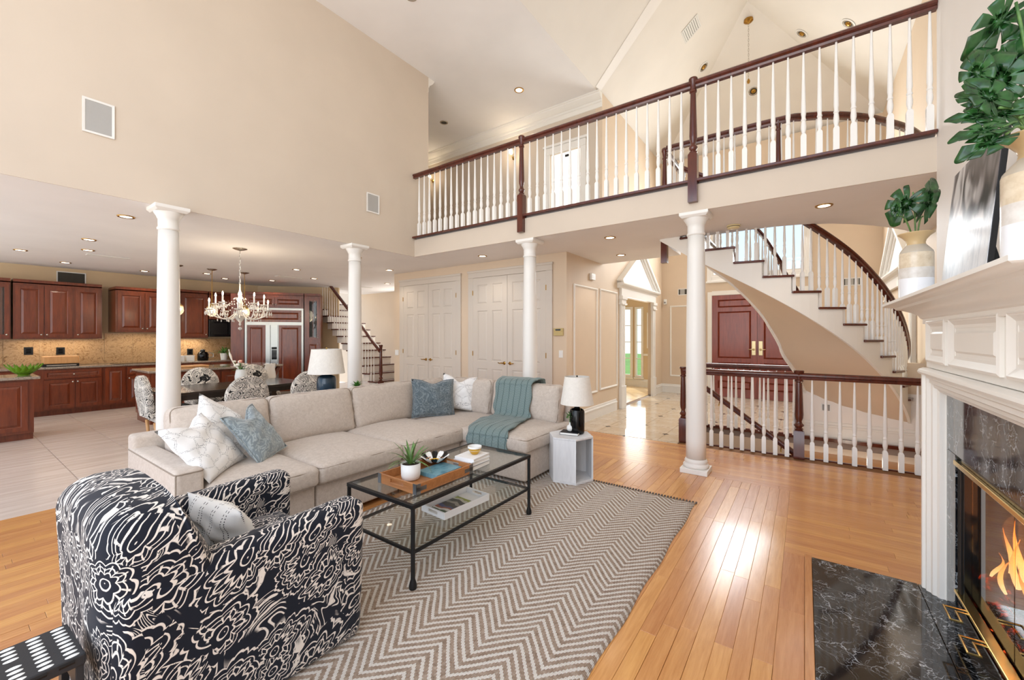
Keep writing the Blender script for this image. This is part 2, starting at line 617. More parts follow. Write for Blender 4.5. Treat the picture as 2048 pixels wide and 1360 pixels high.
def seen_size(q):
    a, c, L, w, ax = q
    p = Vector((a, c, 0)) if ax else Vector((c, a, 0))
    d = p - _C
    dep = -ST * d.x + CT * d.y
    if dep < 0.9: return 0
    u = (CT * d.x + ST * d.y) / dep * FPX; v = EYE / dep * FPX
    if abs(u) > 1150 or v > 760: return 0
    # what the big furniture covers
    x, y = p.x, p.y
    if -4.5 < x < -2.3 and 0.95 < y < 4.7 : return 0.01
    if -3.2 < x < -0.8 and 0.9 < y < 4.0: return 0.01
    return L * w / dep ** 3
planks.sort(key=seen_size, reverse=True)
def place_plank(q):
    a, c, L, w, ax = q
    me = plank_mesh(L, w)
    o = bpy.data.objects.new('plank', me); COL.objects.link(o)
    o.parent = fl
    o.location = (a, c, 0) if ax else (c, a, 0)
    o.rotation_euler = (0, 0, 0 if ax else PI / 2)
# board lengths repeat so that boards share meshes
planks = [(a, c, L, w, ax) for a, c, L, w, ax in planks]
for q in planks[:300]: place_plank(q)
rest = MB()
for a, c, L, w, ax in planks[300:]:
    e = 0.0012
    l2, w2 = L / 2 - 0.0003, w / 2 - 0.0003
    hx, hy = (l2, w2) if ax else (w2, l2)
    cx, cy = (a, c) if ax else (c, a)
    rest.hull([(cx - hx, cy - hy, -.008), (cx + hx, cy - hy, -.008), (cx + hx, cy + hy, -.008), (cx - hx, cy + hy, -.008)],
              [(cx - hx + e, cy - hy + e, 0), (cx + hx - e, cy - hy + e, 0), (cx + hx - e, cy + hy - e, 0), (cx - hx + e, cy + hy - e, 0)])
# the joined boards run both ways: the grain of the joined ones follows each direction through two materials
wood('oak_floor_y', (184, 120, 64), (222, 163, 100), (3, 40, 40), 0.26, 0.35)
def island_var(mat):
    """give every joined board its own tone"""
    t = mat.node_tree
    gi = t.nodes.new('ShaderNodeNewGeometry')
    for l in list(t.links):
        if l.from_node.type == 'OBJECT_INFO':
            t.links.new(gi.outputs['Random Per Island'], l.to_socket)
    for n_ in t.nodes:
        if n_.type == 'MAPPING': n_.inputs['Scale'].default_value = (40, 3, 40)
island_var(M['oak_floor_y'])
for n_ in M['oak_floor'].node_tree.nodes:
    if n_.type == 'MAPPING': n_.inputs['Scale'].default_value = (3, 40, 40)
tag(rest.build('planks', M['oak_floor_y'], fl, fix=False), kind='stuff')

fk = struct(box_obj('floor_kitchen', M['grout'], XK, -5.42, YN, 10.5, -0.14, -0.006), 'kitchen floor of pale streaked tiles')
def tile_obj(parent, cx, cy, hx, hy, mat, e=0.002, g=0.0022, z=0.0, name='tile', cache={}):
    k = (round(hx, 3), round(hy, 3), mat.name)
    if k not in cache:
        a, b = hx - g, hy - g
        mb = MB().hull([(-a, -b, -.006), (a, -b, -.006), (a, b, -.006), (-a, b, -.006)], [(-a + e, -b + e, 0), (a - e, -b + e, 0), (a - e, b - e, 0), (-a + e, b - e, 0)])
        me = mb.mesh('tile'); me.materials.append(mat); cache[k] = me
    o = bpy.data.objects.new(name, cache[k]); COL.objects.link(o); o.parent = parent; o.location = (cx, cy, z)
    return o
TW, TL = 0.62, 0.62
for i in range(11):
    for j in range(20):
        cx = -5.42 - (i + .5) * TL; cy = YN + (j + .5) * TW
        tile_obj(fk, cx, cy, TL / 2, TW / 2, M['kitchen_tile'])

# foyer marble with small dark insets
ff = struct(box_obj('floor_foyer', M['grout'], XF0 - 3.6, -1.47, 6.11, YF + .7, -0.14, -0.006), 'polished foyer floor of marble tiles with dark insets')
box_obj('slab', M['grout'], -1.47, XF1, 7.75, YF, -0.14, -0.006, ff)
FT = 0.47
def foyer_tiles(x0, x1, y0, y1):
    nx = int(math.ceil((x1 - x0) / FT)); ny = int(math.ceil((y1 - y0) / FT))
    for i in range(nx):
        for j in range(ny):
            a, b = x0 + i * FT, min(x0 + (i + 1) * FT, x1); c, d = y0 + j * FT, min(y0 + (j + 1) * FT, y1)
            if b - a > .04 and d - c > .04:
                tile_obj(ff, (a + b) / 2, (c + d) / 2, (b - a) / 2, (d - c) / 2, M['foyer_marble'])
foyer_tiles(XF0, -1.47, 6.12, 7.75)
foyer_tiles(XF0, XF1, 7.75 + FT * .0, YF)
ins = MB().hull([(-.055, 0, -.004), (0, -.055, -.004), (.055, 0, -.004), (0, .055, -.004)], [(-.053, 0, .0012), (0, -.053, .0012), (.053, 0, .0012), (0, .053, .0012)]).mesh('inset')
ins.materials.append(M['black_marble'])
for i in range(0, 10):
    for j in range(0, 12):
        x, y = XF0 + i * FT, (6.12 if i < 4 and j < 3 else 6.12) + j * FT
        if y > YF - .1 or x > XF1 - .1 or x < XF0 + .1: continue
        if x > -1.55 and y < 7.85: continue
        if (i + j) % 2: continue
        o = bpy.data.objects.new('inset', ins); COL.objects.link(o); o.parent = ff; o.location = (x, y, 0)
paint('sunroom_floor', (226, 196, 150), 0.2)
struct(box_obj('floor_side_room', M['sunroom_floor'], XF0 - 3.6, XF0 - .12, 7.6, 12.2, -0.006, 0.002), 'pale floor of the sunny side room')

# ---- walls
wl = struct(MB().box(XL - .011, XL, YN, 4.861, ZC, ZU).box(XL - .011, XL, 4.861, 5.19, 3.191, ZU).box(XL - .2, XL - .011, YN, 5.19, 3.191, ZU).build('wall_left', M['wall_cream']), 'tall plain cream wall above the dining side')
struct(box_obj('wall_kitchen', M['wall_kitchen'], XK - .15, XK, YN, 5.3, 0, ZC), 'tan kitchen wall above the cabinets')
# angled fridge wall
_a, _b = Vector((XK, 5.2, 0)), Vector((-10.9, 6.75, 0))
_n = Vector((-(_b - _a).y, (_b - _a).x, 0)).normalized() * .15
struct(MB().prism([(_a.x, _a.y), (_b.x, _b.y), (_b.x + _n.x, _b.y + _n.y), (_a.x + _n.x, _a.y + _n.y)], 0, ZC).build('wall_kitchen_angled', M['wall_kitchen']), 'angled tan wall behind the refrigerator')
struct(box_obj('wall_stair_hall', M['wall_tan'], -13.5, -7.2, 8.35, 8.5, -.1, 5.5), 'tan wall behind the back stairs')
struct(box_obj('wall_hall_end', M['wall_tan'], -7.86, -7.62, 7.9, 8.4, 0, ZC), 'tan return wall beside the closet corner')
# closet block
struct(MB().box(-7.5, XF0, 6.0, 6.12, 0, ZC).box(-7.5, -7.38, 6.12, 9, 0, ZC).build('wall_closet', M['wall_tan']), 'tan closet wall with two white double doors')
AY0, AY1, AZ = 8.36, 10.72, 2.37
wp = MB().box(XF0 - .14, XF0, 6.121, AY0, 0, 3.2).box(XF0 - .14, XF0, AY1, YF, 0, 3.2).box(XF0 - .14, XF0, AY0, AY1, AZ, 3.2).box(XF0 - .14, XF0, 7.45, YF, 3.2, ZU)
struct(wp.build('wall_foyer_left', M['wall_tan']), 'tan foyer wall with picture-frame panels and an arched opening')
WX0, WX1, WZ0, WZ1 = -1.93, 0.03, 3.02, 5.3
wf = MB().box(XF0, WX0, YF, YF + .15, 0, ZU).box(WX1, XF1, YF, YF + .15, 0, ZU).box(WX0, WX1, YF, YF + .15, 0, WZ0).box(WX0, WX1, YF, YF + .15, WZ1, ZU)
struct(wf.build('wall_front', M['wall_tan']), 'tan front wall around the red entry doors and tall window')
struct(box_obj('wall_foyer_right', M['wall_tan'], XF1, XF1 + .15, 4.88, YF, -1.6, ZU), 'tan foyer wall beyond the curved stairs')
struct(MB().box(XR, XR + .55, YN, 4.87, .96, ZU + 1.4).box(XR, XR + .55, YN, 1.92, 0, .96).box(XR, XR + .55, 3.25, 4.87, 0, .96).box(1.31, XR + .55, 1.92, 3.25, 0, .96).build('wall_chimney', M['wall_white']), 'plain off-white chimney breast behind the mantel')
# upper hall
struct(MB().box(-9.0, -4.32, 7.45, 7.6, 3.2, ZU).box(-3.62, XF0 - .141, 7.45, 7.6, 3.2, ZU).box(-4.32, -3.62, 7.45, 7.6, 5.28, ZU).build('wall_upper_hall', M['wall_cream']), 'cream upper hallway wall under the crown moulding')
struct(box_obj('wall_upper_hall_end', M['wall_cream'], -9.1, -9.0, 5.19, 7.6, 3.2, ZU), 'cream end wall of the upper hallway')
struct(box_obj('wall_upper_hall_near', M['wall_cream'], -9.0, XL - .2, 5.04, 5.19, 3.2, ZU), 'cream near wall of the upper hallway')

# ---- ceilings
edge = [(-0.3, 6.15), (-0.02, 6.22), (.24, 6.36), (.47, 6.55), (.69, 6.79), (.88, 7.05), (1.06, 7.33), (1.2, 7.62), (1.33, 7.95)]
slab = [(XK, YN), (XL - .012, YN), (XL - .012, 5.189), (XL - .0005, 5.189), (XL - .0005, YB), (XF1, YB)] + edge[::-1] + [(-1.72, 6.15), (-1.72, 7.38), (XF0, 7.47), (XF0 - .14, 7.47), (XF0 - .14, 8.4), (-8.3, 8.4), (-8.3, 8.35), (XK, 8.35)]
# opening above the back stairs
struct(MB().prism(slab, ZC, 3.19).build('ceiling', M['ceil']), 'low ceiling of the kitchen and under the bridge')
struct(box_obj('trim_1', M['wall_cream'], XL, XR, YB - .018, YB - .001, ZC + .0, 3.19), 'cream fascia of the upper bridge')
struct(box_obj('ceiling_upper', M['ceil'], -9.1, -3.23, YN, 7.6, ZU, ZU + .1), 'flat upper ceiling over the living room')
MV = 0.82
XA = -0.92
ZA = ZU + MV * (XA - (-3.23))
XV1 = 2 * XA + 3.23
th = .1
def quad_slab(pts, name, mat):
    up = Vector((0, 0, th))
    return MB().hull([Vector(p) for p in pts], [Vector(p) + up for p in pts]).build(name, mat)
YH = 9.25
struct(quad_slab([(-3.23, YN, ZU), (XA, YN, ZA), (XA, YH, ZA), (-3.23, YF + .15, ZU)], 'ceiling_vault_left', M['vault']), 'sloping vault plane with a vent')
struct(quad_slab([(XV1, YN, ZU), (XV1, YF + .15, ZU), (XA, YH, ZA), (XA, YN, ZA)], 'ceiling_vault_right', M['vault']), 'sloping vault plane above the chimney side')
struct(quad_slab([(-3.23, YF + .15, ZU), (XA, YH, ZA), (XV1, YF + .15, ZU)], 'ceiling_vault_front', M['vault']), 'triangular hip plane above the foyer')
# flush beam where the foyer vault meets the living-room vault
bm_ = [(-3.2, 7.42), (-3.2, 7.22), (XA, 6.62), (XA, 6.95)]
def vz(x): return ZU + MV * (x + 3.23)
struct(MB().hull([(x, y, vz(x) - .014) for x, y in bm_], [(x, y, vz(x) + .02) for x, y in bm_]).build('trim_2', M['wall_white']), 'pale beam across the vault')

# ---- crown moulding
crown = [(0, 0), (0.15, 0), (0.15, -.022), (.135, -.03), (.125, -.055), (.085, -.095), (.05, -.125), (.035, -.13), (.03, -.165), (.012, -.175), (.012, -.26), (0, -.265)]
struct(MB().sweep([(-9, 7.45, ZU), (XF0, 7.45, ZU)], crown).build('trim_3', M['trim_warm']), 'crown moulding of the upper hallway')
struct(MB().sweep([(-9.0, 5.19, ZU), (XL - .005, 5.19, ZU)], crown, flip=-1).build('trim_4', M['trim_warm']), 'crown moulding end at the high wall corner')

# ---- casings, wall panels, baseboards
case = [(0, 0), (0, .02), (.012, .026), (.04, .03), (.075, .022), (.10, .034), (.12, .034), (.12, 0)]
def casing(x0, x1, ztop, y=6.0, wd=.125, name='trim', label=None, n=[5]):
    """door casing on a wall facing -Y"""
    prof = [(0, 0), (.0, .028), (.02, .034), (wd - .03, .022), (wd - .015, .012), (wd, .010), (wd, 0)]
    o = MB()
    for (a, b) in ((x0, x0 + wd), (x1 - wd, x1)):
        o.box(a, b, y - .03, y - .001, 0, ztop - wd)
    o.box(x0, x1, y - .03, y - .001, ztop - wd, ztop)
    o.box(x0 - .012, x1 + .012, y - .045, y - .001, ztop - .03, ztop + .012)
    q = o.build('trim_%d' % n[0], M['door_white_shaded']); n[0] += 1
    bevel(q, .006, 2)
    return struct(q, label)
def base_y(x0, x1, y, label, k, sgn=-1, z=0):
    prof = [(0, 0), (.022, 0), (.022, .12), (.03, .125), (.03, .145), (.016, .155), (.012, .19), (0, .195)]
    return struct(MB().sweep([(x0, y, z), (x1, y, z)], prof, flip=1).build('baseboard_%s' % k, M['trim']), label)
base_y(-7.5, -6.95, 5.999, 'baseboard at the closet wall corner', 'closet')
base_y(-3.5, XF0, 5.999, 'baseboard beside the closet doors', 'closet_end')
bprof = [(0, 0), (.024, 0), (.024, .15), (.032, .155), (.032, .18), (.016, .19), (.012, .225), (0, .23)]
struct(MB().sweep([(XF0, 6.0, 0), (XF0, AY0 - .2, 0)], bprof, flip=1).build('baseboard_foyer_left', M['trim']), 'tall white baseboard below the panelled foyer wall')
struct(MB().sweep([(XF0, AY1 + .2, 0), (XF0, YF, 0), (-1.95, YF, 0)], bprof, flip=1).build('baseboard_front', M['trim']), 'white baseboard in the foyer corner')
struct(MB().sweep([(XF1, 7.8, 0), (XF1, YF, 0)], bprof, flip=-1).build('baseboard_foyer_right', M['trim']), 'white baseboard of the far foyer wall')
pm = [(0, 0), (0, .014), (.010, .022), (.022, .022), (.032, .008), (.04, .006), (.04, 0)]
def wall_panel(parent, o, ux, uy, w, h):
    q = MB().frame3(o, ux, uy, pm, w, h).build('panel_moulding', M['trim_warm'], parent)
    return q
wfl = bpy.data.objects['wall_foyer_left']
# picture-frame panels on the foyer wall (wall faces +X, seen from the living room)
def panel_x(px0, pt0, pb0, px1, pt1, pb1):
    a = PX(px0, pb0, XF0); b = PX(px1, pb1, XF0); t = PX(px0, pt0, XF0)
    wall_panel(wfl, (XF0, a.y, a.z), (0, 1, 0), (0, 0, 1), b.y - a.y, t.z - a.z)
panel_x(1147, 567, 797, 1194, 577, 786)
panel_x(1199, 577, 781, 1234, 588, 770)
wfr = bpy.data.objects['wall_front']
for (px0, pt, px1, pb) in ((1340, 609, 1411, 752),):
    a = PY(px0, pb, YF); b = PY(px1, pt, YF)
    wall_panel(wfr, (a.x, YF, a.z), (1, 0, 0), (0, 0, 1), b.x - a.x, b.z - a.z)

# pedimented openings in the two foyer side walls
def pediment(x, sgn, name, label):
    """sgn=+1: wall face looks to +X"""
    t = empty(name, (x, (AY0 + AY1) / 2, 0), label, 'doorway', kind='thing')
    def B_(mb, part, mat=M['trim'], auto=None):
        mb.v = [(px - x, py - (AY0 + AY1) / 2, pz) for px, py, pz in mb.v]
        return mb.build(part, mat, t, auto=auto)
    xo = lambda d: x + sgn * d
    for y0, y1 in ((AY0 - .02, AY0 + .2), (AY1 - .2, AY1 + .02)):
        mb = MB().box(xo(0.001), xo(.05), y0, y1, 0.0, 2.18)
        mb.box(xo(0.001), xo(.07), y0 - .015, y1 + .015, 0.0, .46).box(xo(0.001), xo(.085), y0 - .03, y1 + .03, 2.18, 2.21)
        mb.box(xo(0.001), xo(.068), y0 - .015, y1 + .015, 2.21, 2.29).box(xo(0.001), xo(.09), y0 - .035, y1 + .035, 2.29, 2.36)
        for k in range(3):
            yy = y0 + .05 + k * .06
            mb.box(xo(.05), xo(.056), yy - .018, yy + .018, .5, 2.14)
        B_(mb, 'pilaster')
        mb = MB().box(xo(-.14), xo(0), y0 if y0 < 9 else y1 - .025, y0 + .025 if y0 < 9 else y1, 0, AZ)
    B_(MB().box(xo(.001), xo(.06), AY0 - .03, AY1 + .03, 2.36, 2.52), 'architrave')
    e = .14
    cor = [(0.001, 0), (.06, 0), (.075, .03), (.13, .055), (.15, .08), (.15, .11), (.001, .11)]
    B_(MB().sweep([(xo(0), AY0 - e, 2.52), (xo(0), AY1 + e, 2.52)], cor, flip=sgn), 'cornice')
    ym, zt = (AY0 + AY1) / 2, 3.46
    B_(MB().hull([(xo(.001), AY0 - e, 2.63), (xo(.001), AY1 + e, 2.63), (xo(.001), ym, zt)], [(xo(.03), AY0 - e, 2.63), (xo(.03), AY1 + e, 2.63), (xo(.03), ym, zt)]), 'tympanum', M['wall_white'])
    for y0 in (AY0 - e, AY1 + e):
        d = Vector((0, ym - y0, zt - 2.63)); n_ = Vector((0, -d.z, d.y)).normalized()
        if n_.z < 0: n_ = -n_
        a, b = Vector((0, y0, 2.63)), Vector((0, ym, zt))
        mb = MB()
        for (dep, lo, hi) in ((.06, -.09, .0), (.10, -.05, .03), (.14, .0, .06)):
            r = [a + n_ * lo, b + n_ * lo, b + n_ * hi, a + n_ * hi]
            mb.hull([(xo(.001), p.y, p.z) for p in r], [(xo(dep), p.y, p.z) for p in r])
        B_(mb, 'raking_cornice')
    return t
pediment(XF0, 1, 'pedimented_doorway', 'white pedimented doorway opening into the sunny side room')
pd = pediment(XF1, -1, 'pedimented_doorway', 'white pedimented doorway on the far side of the curved stairs')

# sunny side room beyond the doorway
struct(MB().box(XF0 - 3.7, XF0 - .15, 12.2, 12.35, 0, .32).box(XF0 - 3.7, XF0 - .15, 12.2, 12.35, 2.35, ZC + .4).box(XF0 - 1.08, XF0 - .95, 12.2, 12.35, .32, 2.35).box(XF0 - .76, XF0 - .15, 12.2, 12.35, .32, 2.35).box(XF0 - 3.7, XF0 - 2.6, 12.2, 12.35, .32, 2.35).build('wall_side_room', M['wall_kitchen']), 'warm wall of the side room around its windows')
struct(box_obj('wall_side_room_left', M['wall_kitchen'], XF0 - 3.8, XF0 - 3.7, 7.6, 12.35, 0, ZC + .4), 'warm far wall of the side room')
struct(box_obj('ceiling_side_room', M['ceil'], XF0 - 3.8, XF0 - .141, 8.41, 12.35, ZC + .3, ZC + .4), 'ceiling of the side room')
wsr = bpy.data.objects['wall_side_room']
wall_panel(wsr, (XF0 - .62, 12.2, 1.15), (1, 0, 0), (0, 0, 1), .34, 1.05)
struct(MB().box(XF0 - .72, XF0 - .15, 12.17, 12.2, .93, .99).build('trim_30', M['trim']), 'chair rail of the side room')
struct(MB().sweep([(XF0 - 3.7, 12.2, 0), (XF0 - .15, 12.2, 0)], bprof, flip=1).build('baseboard_side_room', M['trim']), 'white baseboard of the side room')
def window(name, x0, x1, z0, z1, y, cols, rows, label, fw=.05, c=.11):
    w = struct(empty(name, ((x0 + x1) / 2, y, z0)), label)
    ox, oz = (x0 + x1) / 2, z0
    mb = MB()
    a, b, h = x0 - ox, x1 - ox, z1 - oz
    mb.box(a, a + fw, -.03, .06, 0, h).box(b - fw, b, -.03, .06, 0, h).box(a + fw, b - fw, -.03, .06, 0, fw).box(a + fw, b - fw, -.03, .06, h - fw, h)
    mb.build('window_frame', M['trim'], w)
    cs = MB()
    cs.box(a - c, a, -.035, -.001, -c, h + c).box(b, b + c, -.035, -.001, -c, h + c).box(a, b, -.035, -.001, h, h + c).box(a - c - .02, b + c + .02, -.06, -.001, -c - .05, -c - .001).box(a, b, -.035, -.001, -c, 0)
    bevel(cs.build('casing', M['trim'], w), .006)
    for i in range(cols):
        for j in range(rows):
            u0 = a + fw + (b - a - 2 * fw) * i / cols; u1 = a + fw + (b - a - 2 * fw) * (i + 1) / cols
            v0 = fw + (h - 2 * fw) * j / rows; v1 = fw + (h - 2 * fw) * (j + 1) / rows
            MB().box(u0 + .008, u1 - .008, .012, .016, v0 + .008, v1 - .008).build('pane', M['pane'], w)
    mu = MB()
    for i in range(1, cols):
        u = a + fw + (b - a - 2 * fw) * i / cols; mu.box(u - .012, u + .012, 0, .03, fw, h - fw)
    for j in range(1, rows):
        v = fw + (h - 2 * fw) * j / rows; mu.box(a + fw, b - fw, .001, .029, v - .012, v + .012)
    if mu.v: mu.build('muntin', M['trim'], w)
    return w
window('window_1', XF0 - 2.6, XF0 - 1.08, .32, 2.35, 12.2, 3, 4, 'tall side-room window onto the lawn', .035, .04)
window('window_2', XF0 - .95, XF0 - .76, .32, 2.35, 12.2, 1, 4, 'narrow side-room window beside the corner', .025, .03)
window('window_3', WX0, WX1, WZ0, WZ1, YF, 2, 2, 'tall window over the red entry doors')
# garden outside
paint('lawn', (122, 158, 62), 0.9, 0.15, 0.2)
struct(box_obj('floor_garden', M['lawn'], -16, 6, 12.4, 40, -.4, -.25), 'sunlit lawn outside the side-room window')

# upper hall window behind the bridge
wu = struct(empty('window_4', (-3.97, 7.46, 3.2)), 'bright shaded window at the end of the upper hallway')
mb = MB().box(-.47, -.35, -.04, -.011, 0, 2.08).box(.35, .47, -.04, -.011, 0, 2.08).box(-.47, .47, -.04, -.011, 2.081, 2.219).box(-.5, .5, -.06, -.011, 2.22, 2.27)
bevel(mb.build('casing', M['trim'], wu), .006)
n_ = NT('lit_shade'); n_.set(color=rgb(246, 244, 238), emit=rgb(255, 252, 244), estr=0.9, rough=.8)
n_.bump(n_.noise(n_.mapping(n_.coord('Object'), (1, 1, 60)), 3, 2), .1, .003); M['lit_shade'] = n_.m
MB().box(-.35, .35, .05, .06, .0, 2.08).build('window_shade', M['lit_shade'], wu)
MB().box(-.02, .06, .02, .045, 1.98, 2.02).build('shade_clip', M['black_matte'], wu)

# ---- stairwell to the basement
wz = MB().box(-1.47, XF1, 7.75, 7.80, -1.6, -.141)
wz.box(-1.52, -1.47, 6.31, 7.75, -1.6, -.141)
struct(wz.build('wall_stairwell', M['wall_tan']), 'tan wall of the basement stairwell')
struct(MB().box(-1.48, XF1 - .001, 7.70, 7.765, -.045, 0.004).build('trim_31', M['mahogany']), 'dark nosing along the far edge of the stairwell')
struct(MB().box(-1.48, XF1 - .001, 6.30, 6.34, -.045, 0.006).build('trim_32', M['mahogany']), 'dark nosing under the front balustrade')
struct(box_obj('wall_stairwell_near', M['wall_tan'], -1.47, XF1, 6.26, 6.299, -1.6, -.141), 'tan near wall of the basement stairwell')
st = empty('basement_stairs', (-1.47, 7.0, 0), 'oak basement steps and landing sunk behind the front balustrade', 'stairs')
for k in range(3):
    xw0 = 0.0 + k * .28 if k else 0.0
land = MB().box(1.3, 2.79, -.69, .70, -.26, -.22).build('landing', M['oak_floor'], st)
for k in range(5):
    MB().box(1.3 - .27 * (k + 1), 1.3 - .27 * k, -.69, .70, -.22 - .19 * (k + 1) - .03, -.22 - .19 * (k + 1)).build('tread', M['oak_floor'], st)
    MB().box(1.3 - .27 * k - .02, 1.3 - .27 * k, -.69, .70, -.22 - .19 * (k + 1), -.22 - .19 * k - .03).build('riser', M['trim'], st)
# wall under the curved stairs, with wainscot
uw = struct(MB().box(-.1, XF1, 7.82, 7.9, 0.0, .72).build('wall_under_stairs', M['wall_white']), 'white wainscot wall under the curved stairs')
struct(MB().box(-.1, XF1, 7.82, 7.9, .72, 1.15).build('wall_under_stairs_upper', M['wall_tan']), 'tan strip of wall below the stair soffit')
struct(MB().sweep([(-.1, 7.82, 0), (XF1, 7.82, 0)], bprof, flip=1).build('baseboard_under_stairs', M['trim']), 'white baseboard under the curved stairs')
# ================================================================== columns, balustrades, curved stairs
def column_parts(t):
    h = ZC
    mb = MB().square((0, 0, 0), [(.142, 0), (.142, .05), (.138, .055)]); bevel(mb.build('plinth', M['trim'], t), .004)
    MB().lathe((0, 0, 0), [(.130, .055), (.136, .065), (.136, .08), (.128, .092), (.120, .098), (.118, .11), (.122, .12), (.115, .135), (.107, .15)], 32).build('base', M['trim'], t, smooth=True)
    prof = []
    for k in range(13):
        z = .15 + (h - .40) * k / 12
        f = max(0, (k / 12 - .3) / .7)
        prof.append((.105 - .017 * f ** 1.5, z))
    MB().lathe((0, 0, 0), prof, 32).build('shaft', M['trim'], t, smooth=True)
    z0 = h - .25
    MB().lathe((0, 0, 0), [(.088, z0), (.098, z0 + .01), (.098, z0 + .025), (.089, z0 + .035), (.090, z0 + .12), (.100, z0 + .13), (.103, z0 + .145), (.125, z0 + .18), (.128, z0 + .19)], 32).build('capital', M['trim'], t, auto=50)
    ab = MB().square((0, 0, 0), [(.125, z0 + .19), (.150, z0 + .215), (.150, z0 + .249)]); bevel(ab.build('abacus', M['trim'], t), .004)
c0 = empty('column', (-5.57, 1.47, 0), 'white round column rising behind the sofa arm', 'column', 'white columns under the ceiling edge', kind='thing')
column_parts(c0)
copy_thing(c0, (-5.59, 3.73, 0), label='white round column behind the table lamp beside the sofa back')
copy_thing(c0, (-3.23, 4.99, 0), label='white round column in front of the closet double doors')
copy_thing(c0, (-1.0, 4.99, 0), label='white round column standing free on the oak floor')

# ---- baluster and newel meshes (base at z=0)
def baluster_mesh(h, w=.021, name='baluster', blk=.2):
    mb = MB()
    mb.square((0, 0, 0), [(w, 0), (w, h * blk), (w * .62, h * blk + .022)])
    z = h * blk + .018
    s_ = [(w * .55, 0), (w * .62, .012), (w * .95, .05), (w * .98, .075), (w * .78, .12), (w * .70, .128), (w * .92, .134), (w * .92, .146), (w * .74, .152)]
    mb.lathe((0, 0, z), s_ + [(w * .72, .17), (w * .90, .20), (w * .36, h - z)], 10)
    me = mb.mesh(name); me.materials.append(M['baluster'])
    for p in me.polygons: p.use_smooth = len(p.vertices) == 4
    me.set_sharp_from_angle(angle=math.radians(38))
    return me
def newel_mesh(h, w=.048, drop=0.0, blk=.3):
    mb = MB()
    mb.square((0, 0, 0), [(w, -drop), (w, h * blk), (w * .8, h * blk + .02)])
    z = h * blk + .015
    q = h - z
    mb.lathe((0, 0, z), [(w * .7, 0), (w * .9, .02), (w * .6, .035), (w * .95, .06), (w * .95, .075), (w * .62, .095), (w * .55, .12), (w * .8, .16), (w * .86, .2), (w * .62, q * .78), (w * .6, q * .80), (w * .82, q * .815), (w * .82, q * .835), (w * .62, q * .85), (w * .66, q * .88), (w * .8, q * .95), (w * .98, q * .97), (w * 1.0, q * .99), (w * .9, q)], 20)
    me = mb.mesh('newel_post'); me.materials.append(M['mahogany'])
    for p in me.polygons: p.use_smooth = len(p.vertices) == 4
    me.set_sharp_from_angle(angle=math.radians(38))
    return me
RAIL = [(-.026, -.014), (.026, -.014), (.031, .006), (.025, .016), (.041, .030), (.041, .050), (.028, .065), (0, .071), (-.028, .065), (-.041, .05), (-.041, .030), (-.025, .016), (-.031, .006)]
def put(me, name, parent, loc, rz=0.0):
    o = bpy.data.objects.new(name, me); COL.objects.link(o); o.parent = parent; o.location = loc; o.rotation_euler = (0, 0, rz)
    return o
# ---- bridge balustrade
ZB = 3.24; ZT = 4.335
br = empty('bridge_balustrade', (0, 4.86, ZB), 'long balustrade along the upper bridge, dark rail on white balusters', 'balustrade')
bevel(MB().box(XL + .002, XR - .002, -.055, .06, -.03, 0).build('bottom_rail', M['mahogany'], br), .008)
mb = MB().sweep([(XL + .002, 0, ZT - ZB - .07), (XR - .002, 0, ZT - ZB - .07)], RAIL); mb.build('handrail', M['mahogany'], br, auto=40)
bme = baluster_mesh(ZT - ZB - .065, .023)
NX = [-3.276, -1.0]
segs = [(XL, NX[0], 17), (NX[0], NX[1], 17), (NX[1], XR, 15)]
for a, b, n_ in segs:
    for k in range(n_):
        x = a + (b - a) * (k + 1) / (n_ + 1) if b < XR else a + (b - a) * (k + 1) / (n_ + .35)
        put(bme, 'baluster', br, (x, 0, 0))
nm = newel_mesh(ZT - ZB + .02, .047, .25, .24)
for x in NX: put(nm, 'newel_post', br, (x, -.015, 0))
# quarter newel against the wall
struct(box_obj('trim_33', M['trim'], -9.0, XR - .001, YB + .03, YB + .045, 3.19, 3.225), 'white toe trim behind the bridge balusters')

# ---- balustrade of the upper landing edge (straight, then curving over the stairs)
ub = empty('landing_balustrade', (0, 0, 3.2), 'curved balustrade of the upper landing behind the bridge rail', 'balustrade')
zr = 4.19 - 3.2
def inset(pts, d):
    out = []
    for i, p in enumerate(pts):
        a = Vector(pts[max(i - 1, 0)]); b = Vector(pts[min(i + 1, len(pts) - 1)])
        t = (b - a).normalized(); out.append((p[0] + t.y * d * 1.0, p[1] - t.x * d))
    return out
lpath = inset([(-1.62, 6.15)] + edge, .02)
path3 = [Vector((p[0], p[1], 0)) for p in spline([(x, y, 0) for x, y in lpath], 5)]
MB().sweep([(p.x, p.y, zr) for p in path3], RAIL).build('handrail', M['mahogany'], ub, auto=40)
MB().sweep([(p.x, p.y, -.005) for p in path3], [(-.05, 0), (.05, 0), (.05, .03), (-.05, .03)]).build('bottom_rail', M['mahogany'], ub, auto=40)
def walk(path, step, start=0.0):
    acc = -start; out = []; prev = path[0]
    need = start
    d = 0.0
    for i in range(1, len(path)):
        L = (path[i] - path[i - 1]).length
        while need <= d + L:
            f = (need - d) / L
            out.append((path[i - 1].lerp(path[i], f), (path[i] - path[i - 1]).normalized()))
            need += step
        d += L
    return out
lb = baluster_mesh(zr - .02, .017)
for p, t in walk(path3, .128, .1):
    put(lb, 'baluster', ub, (p.x, p.y, .02), math.atan2(t.y, t.x))
n2 = newel_mesh(1.03, .036)
put(n2, 'newel_post', ub, (-.27, 6.13, 0)); 
put(newel_mesh(1.02, .042, .62), 'newel_post', ub, (-1.66, 6.16, -.0))
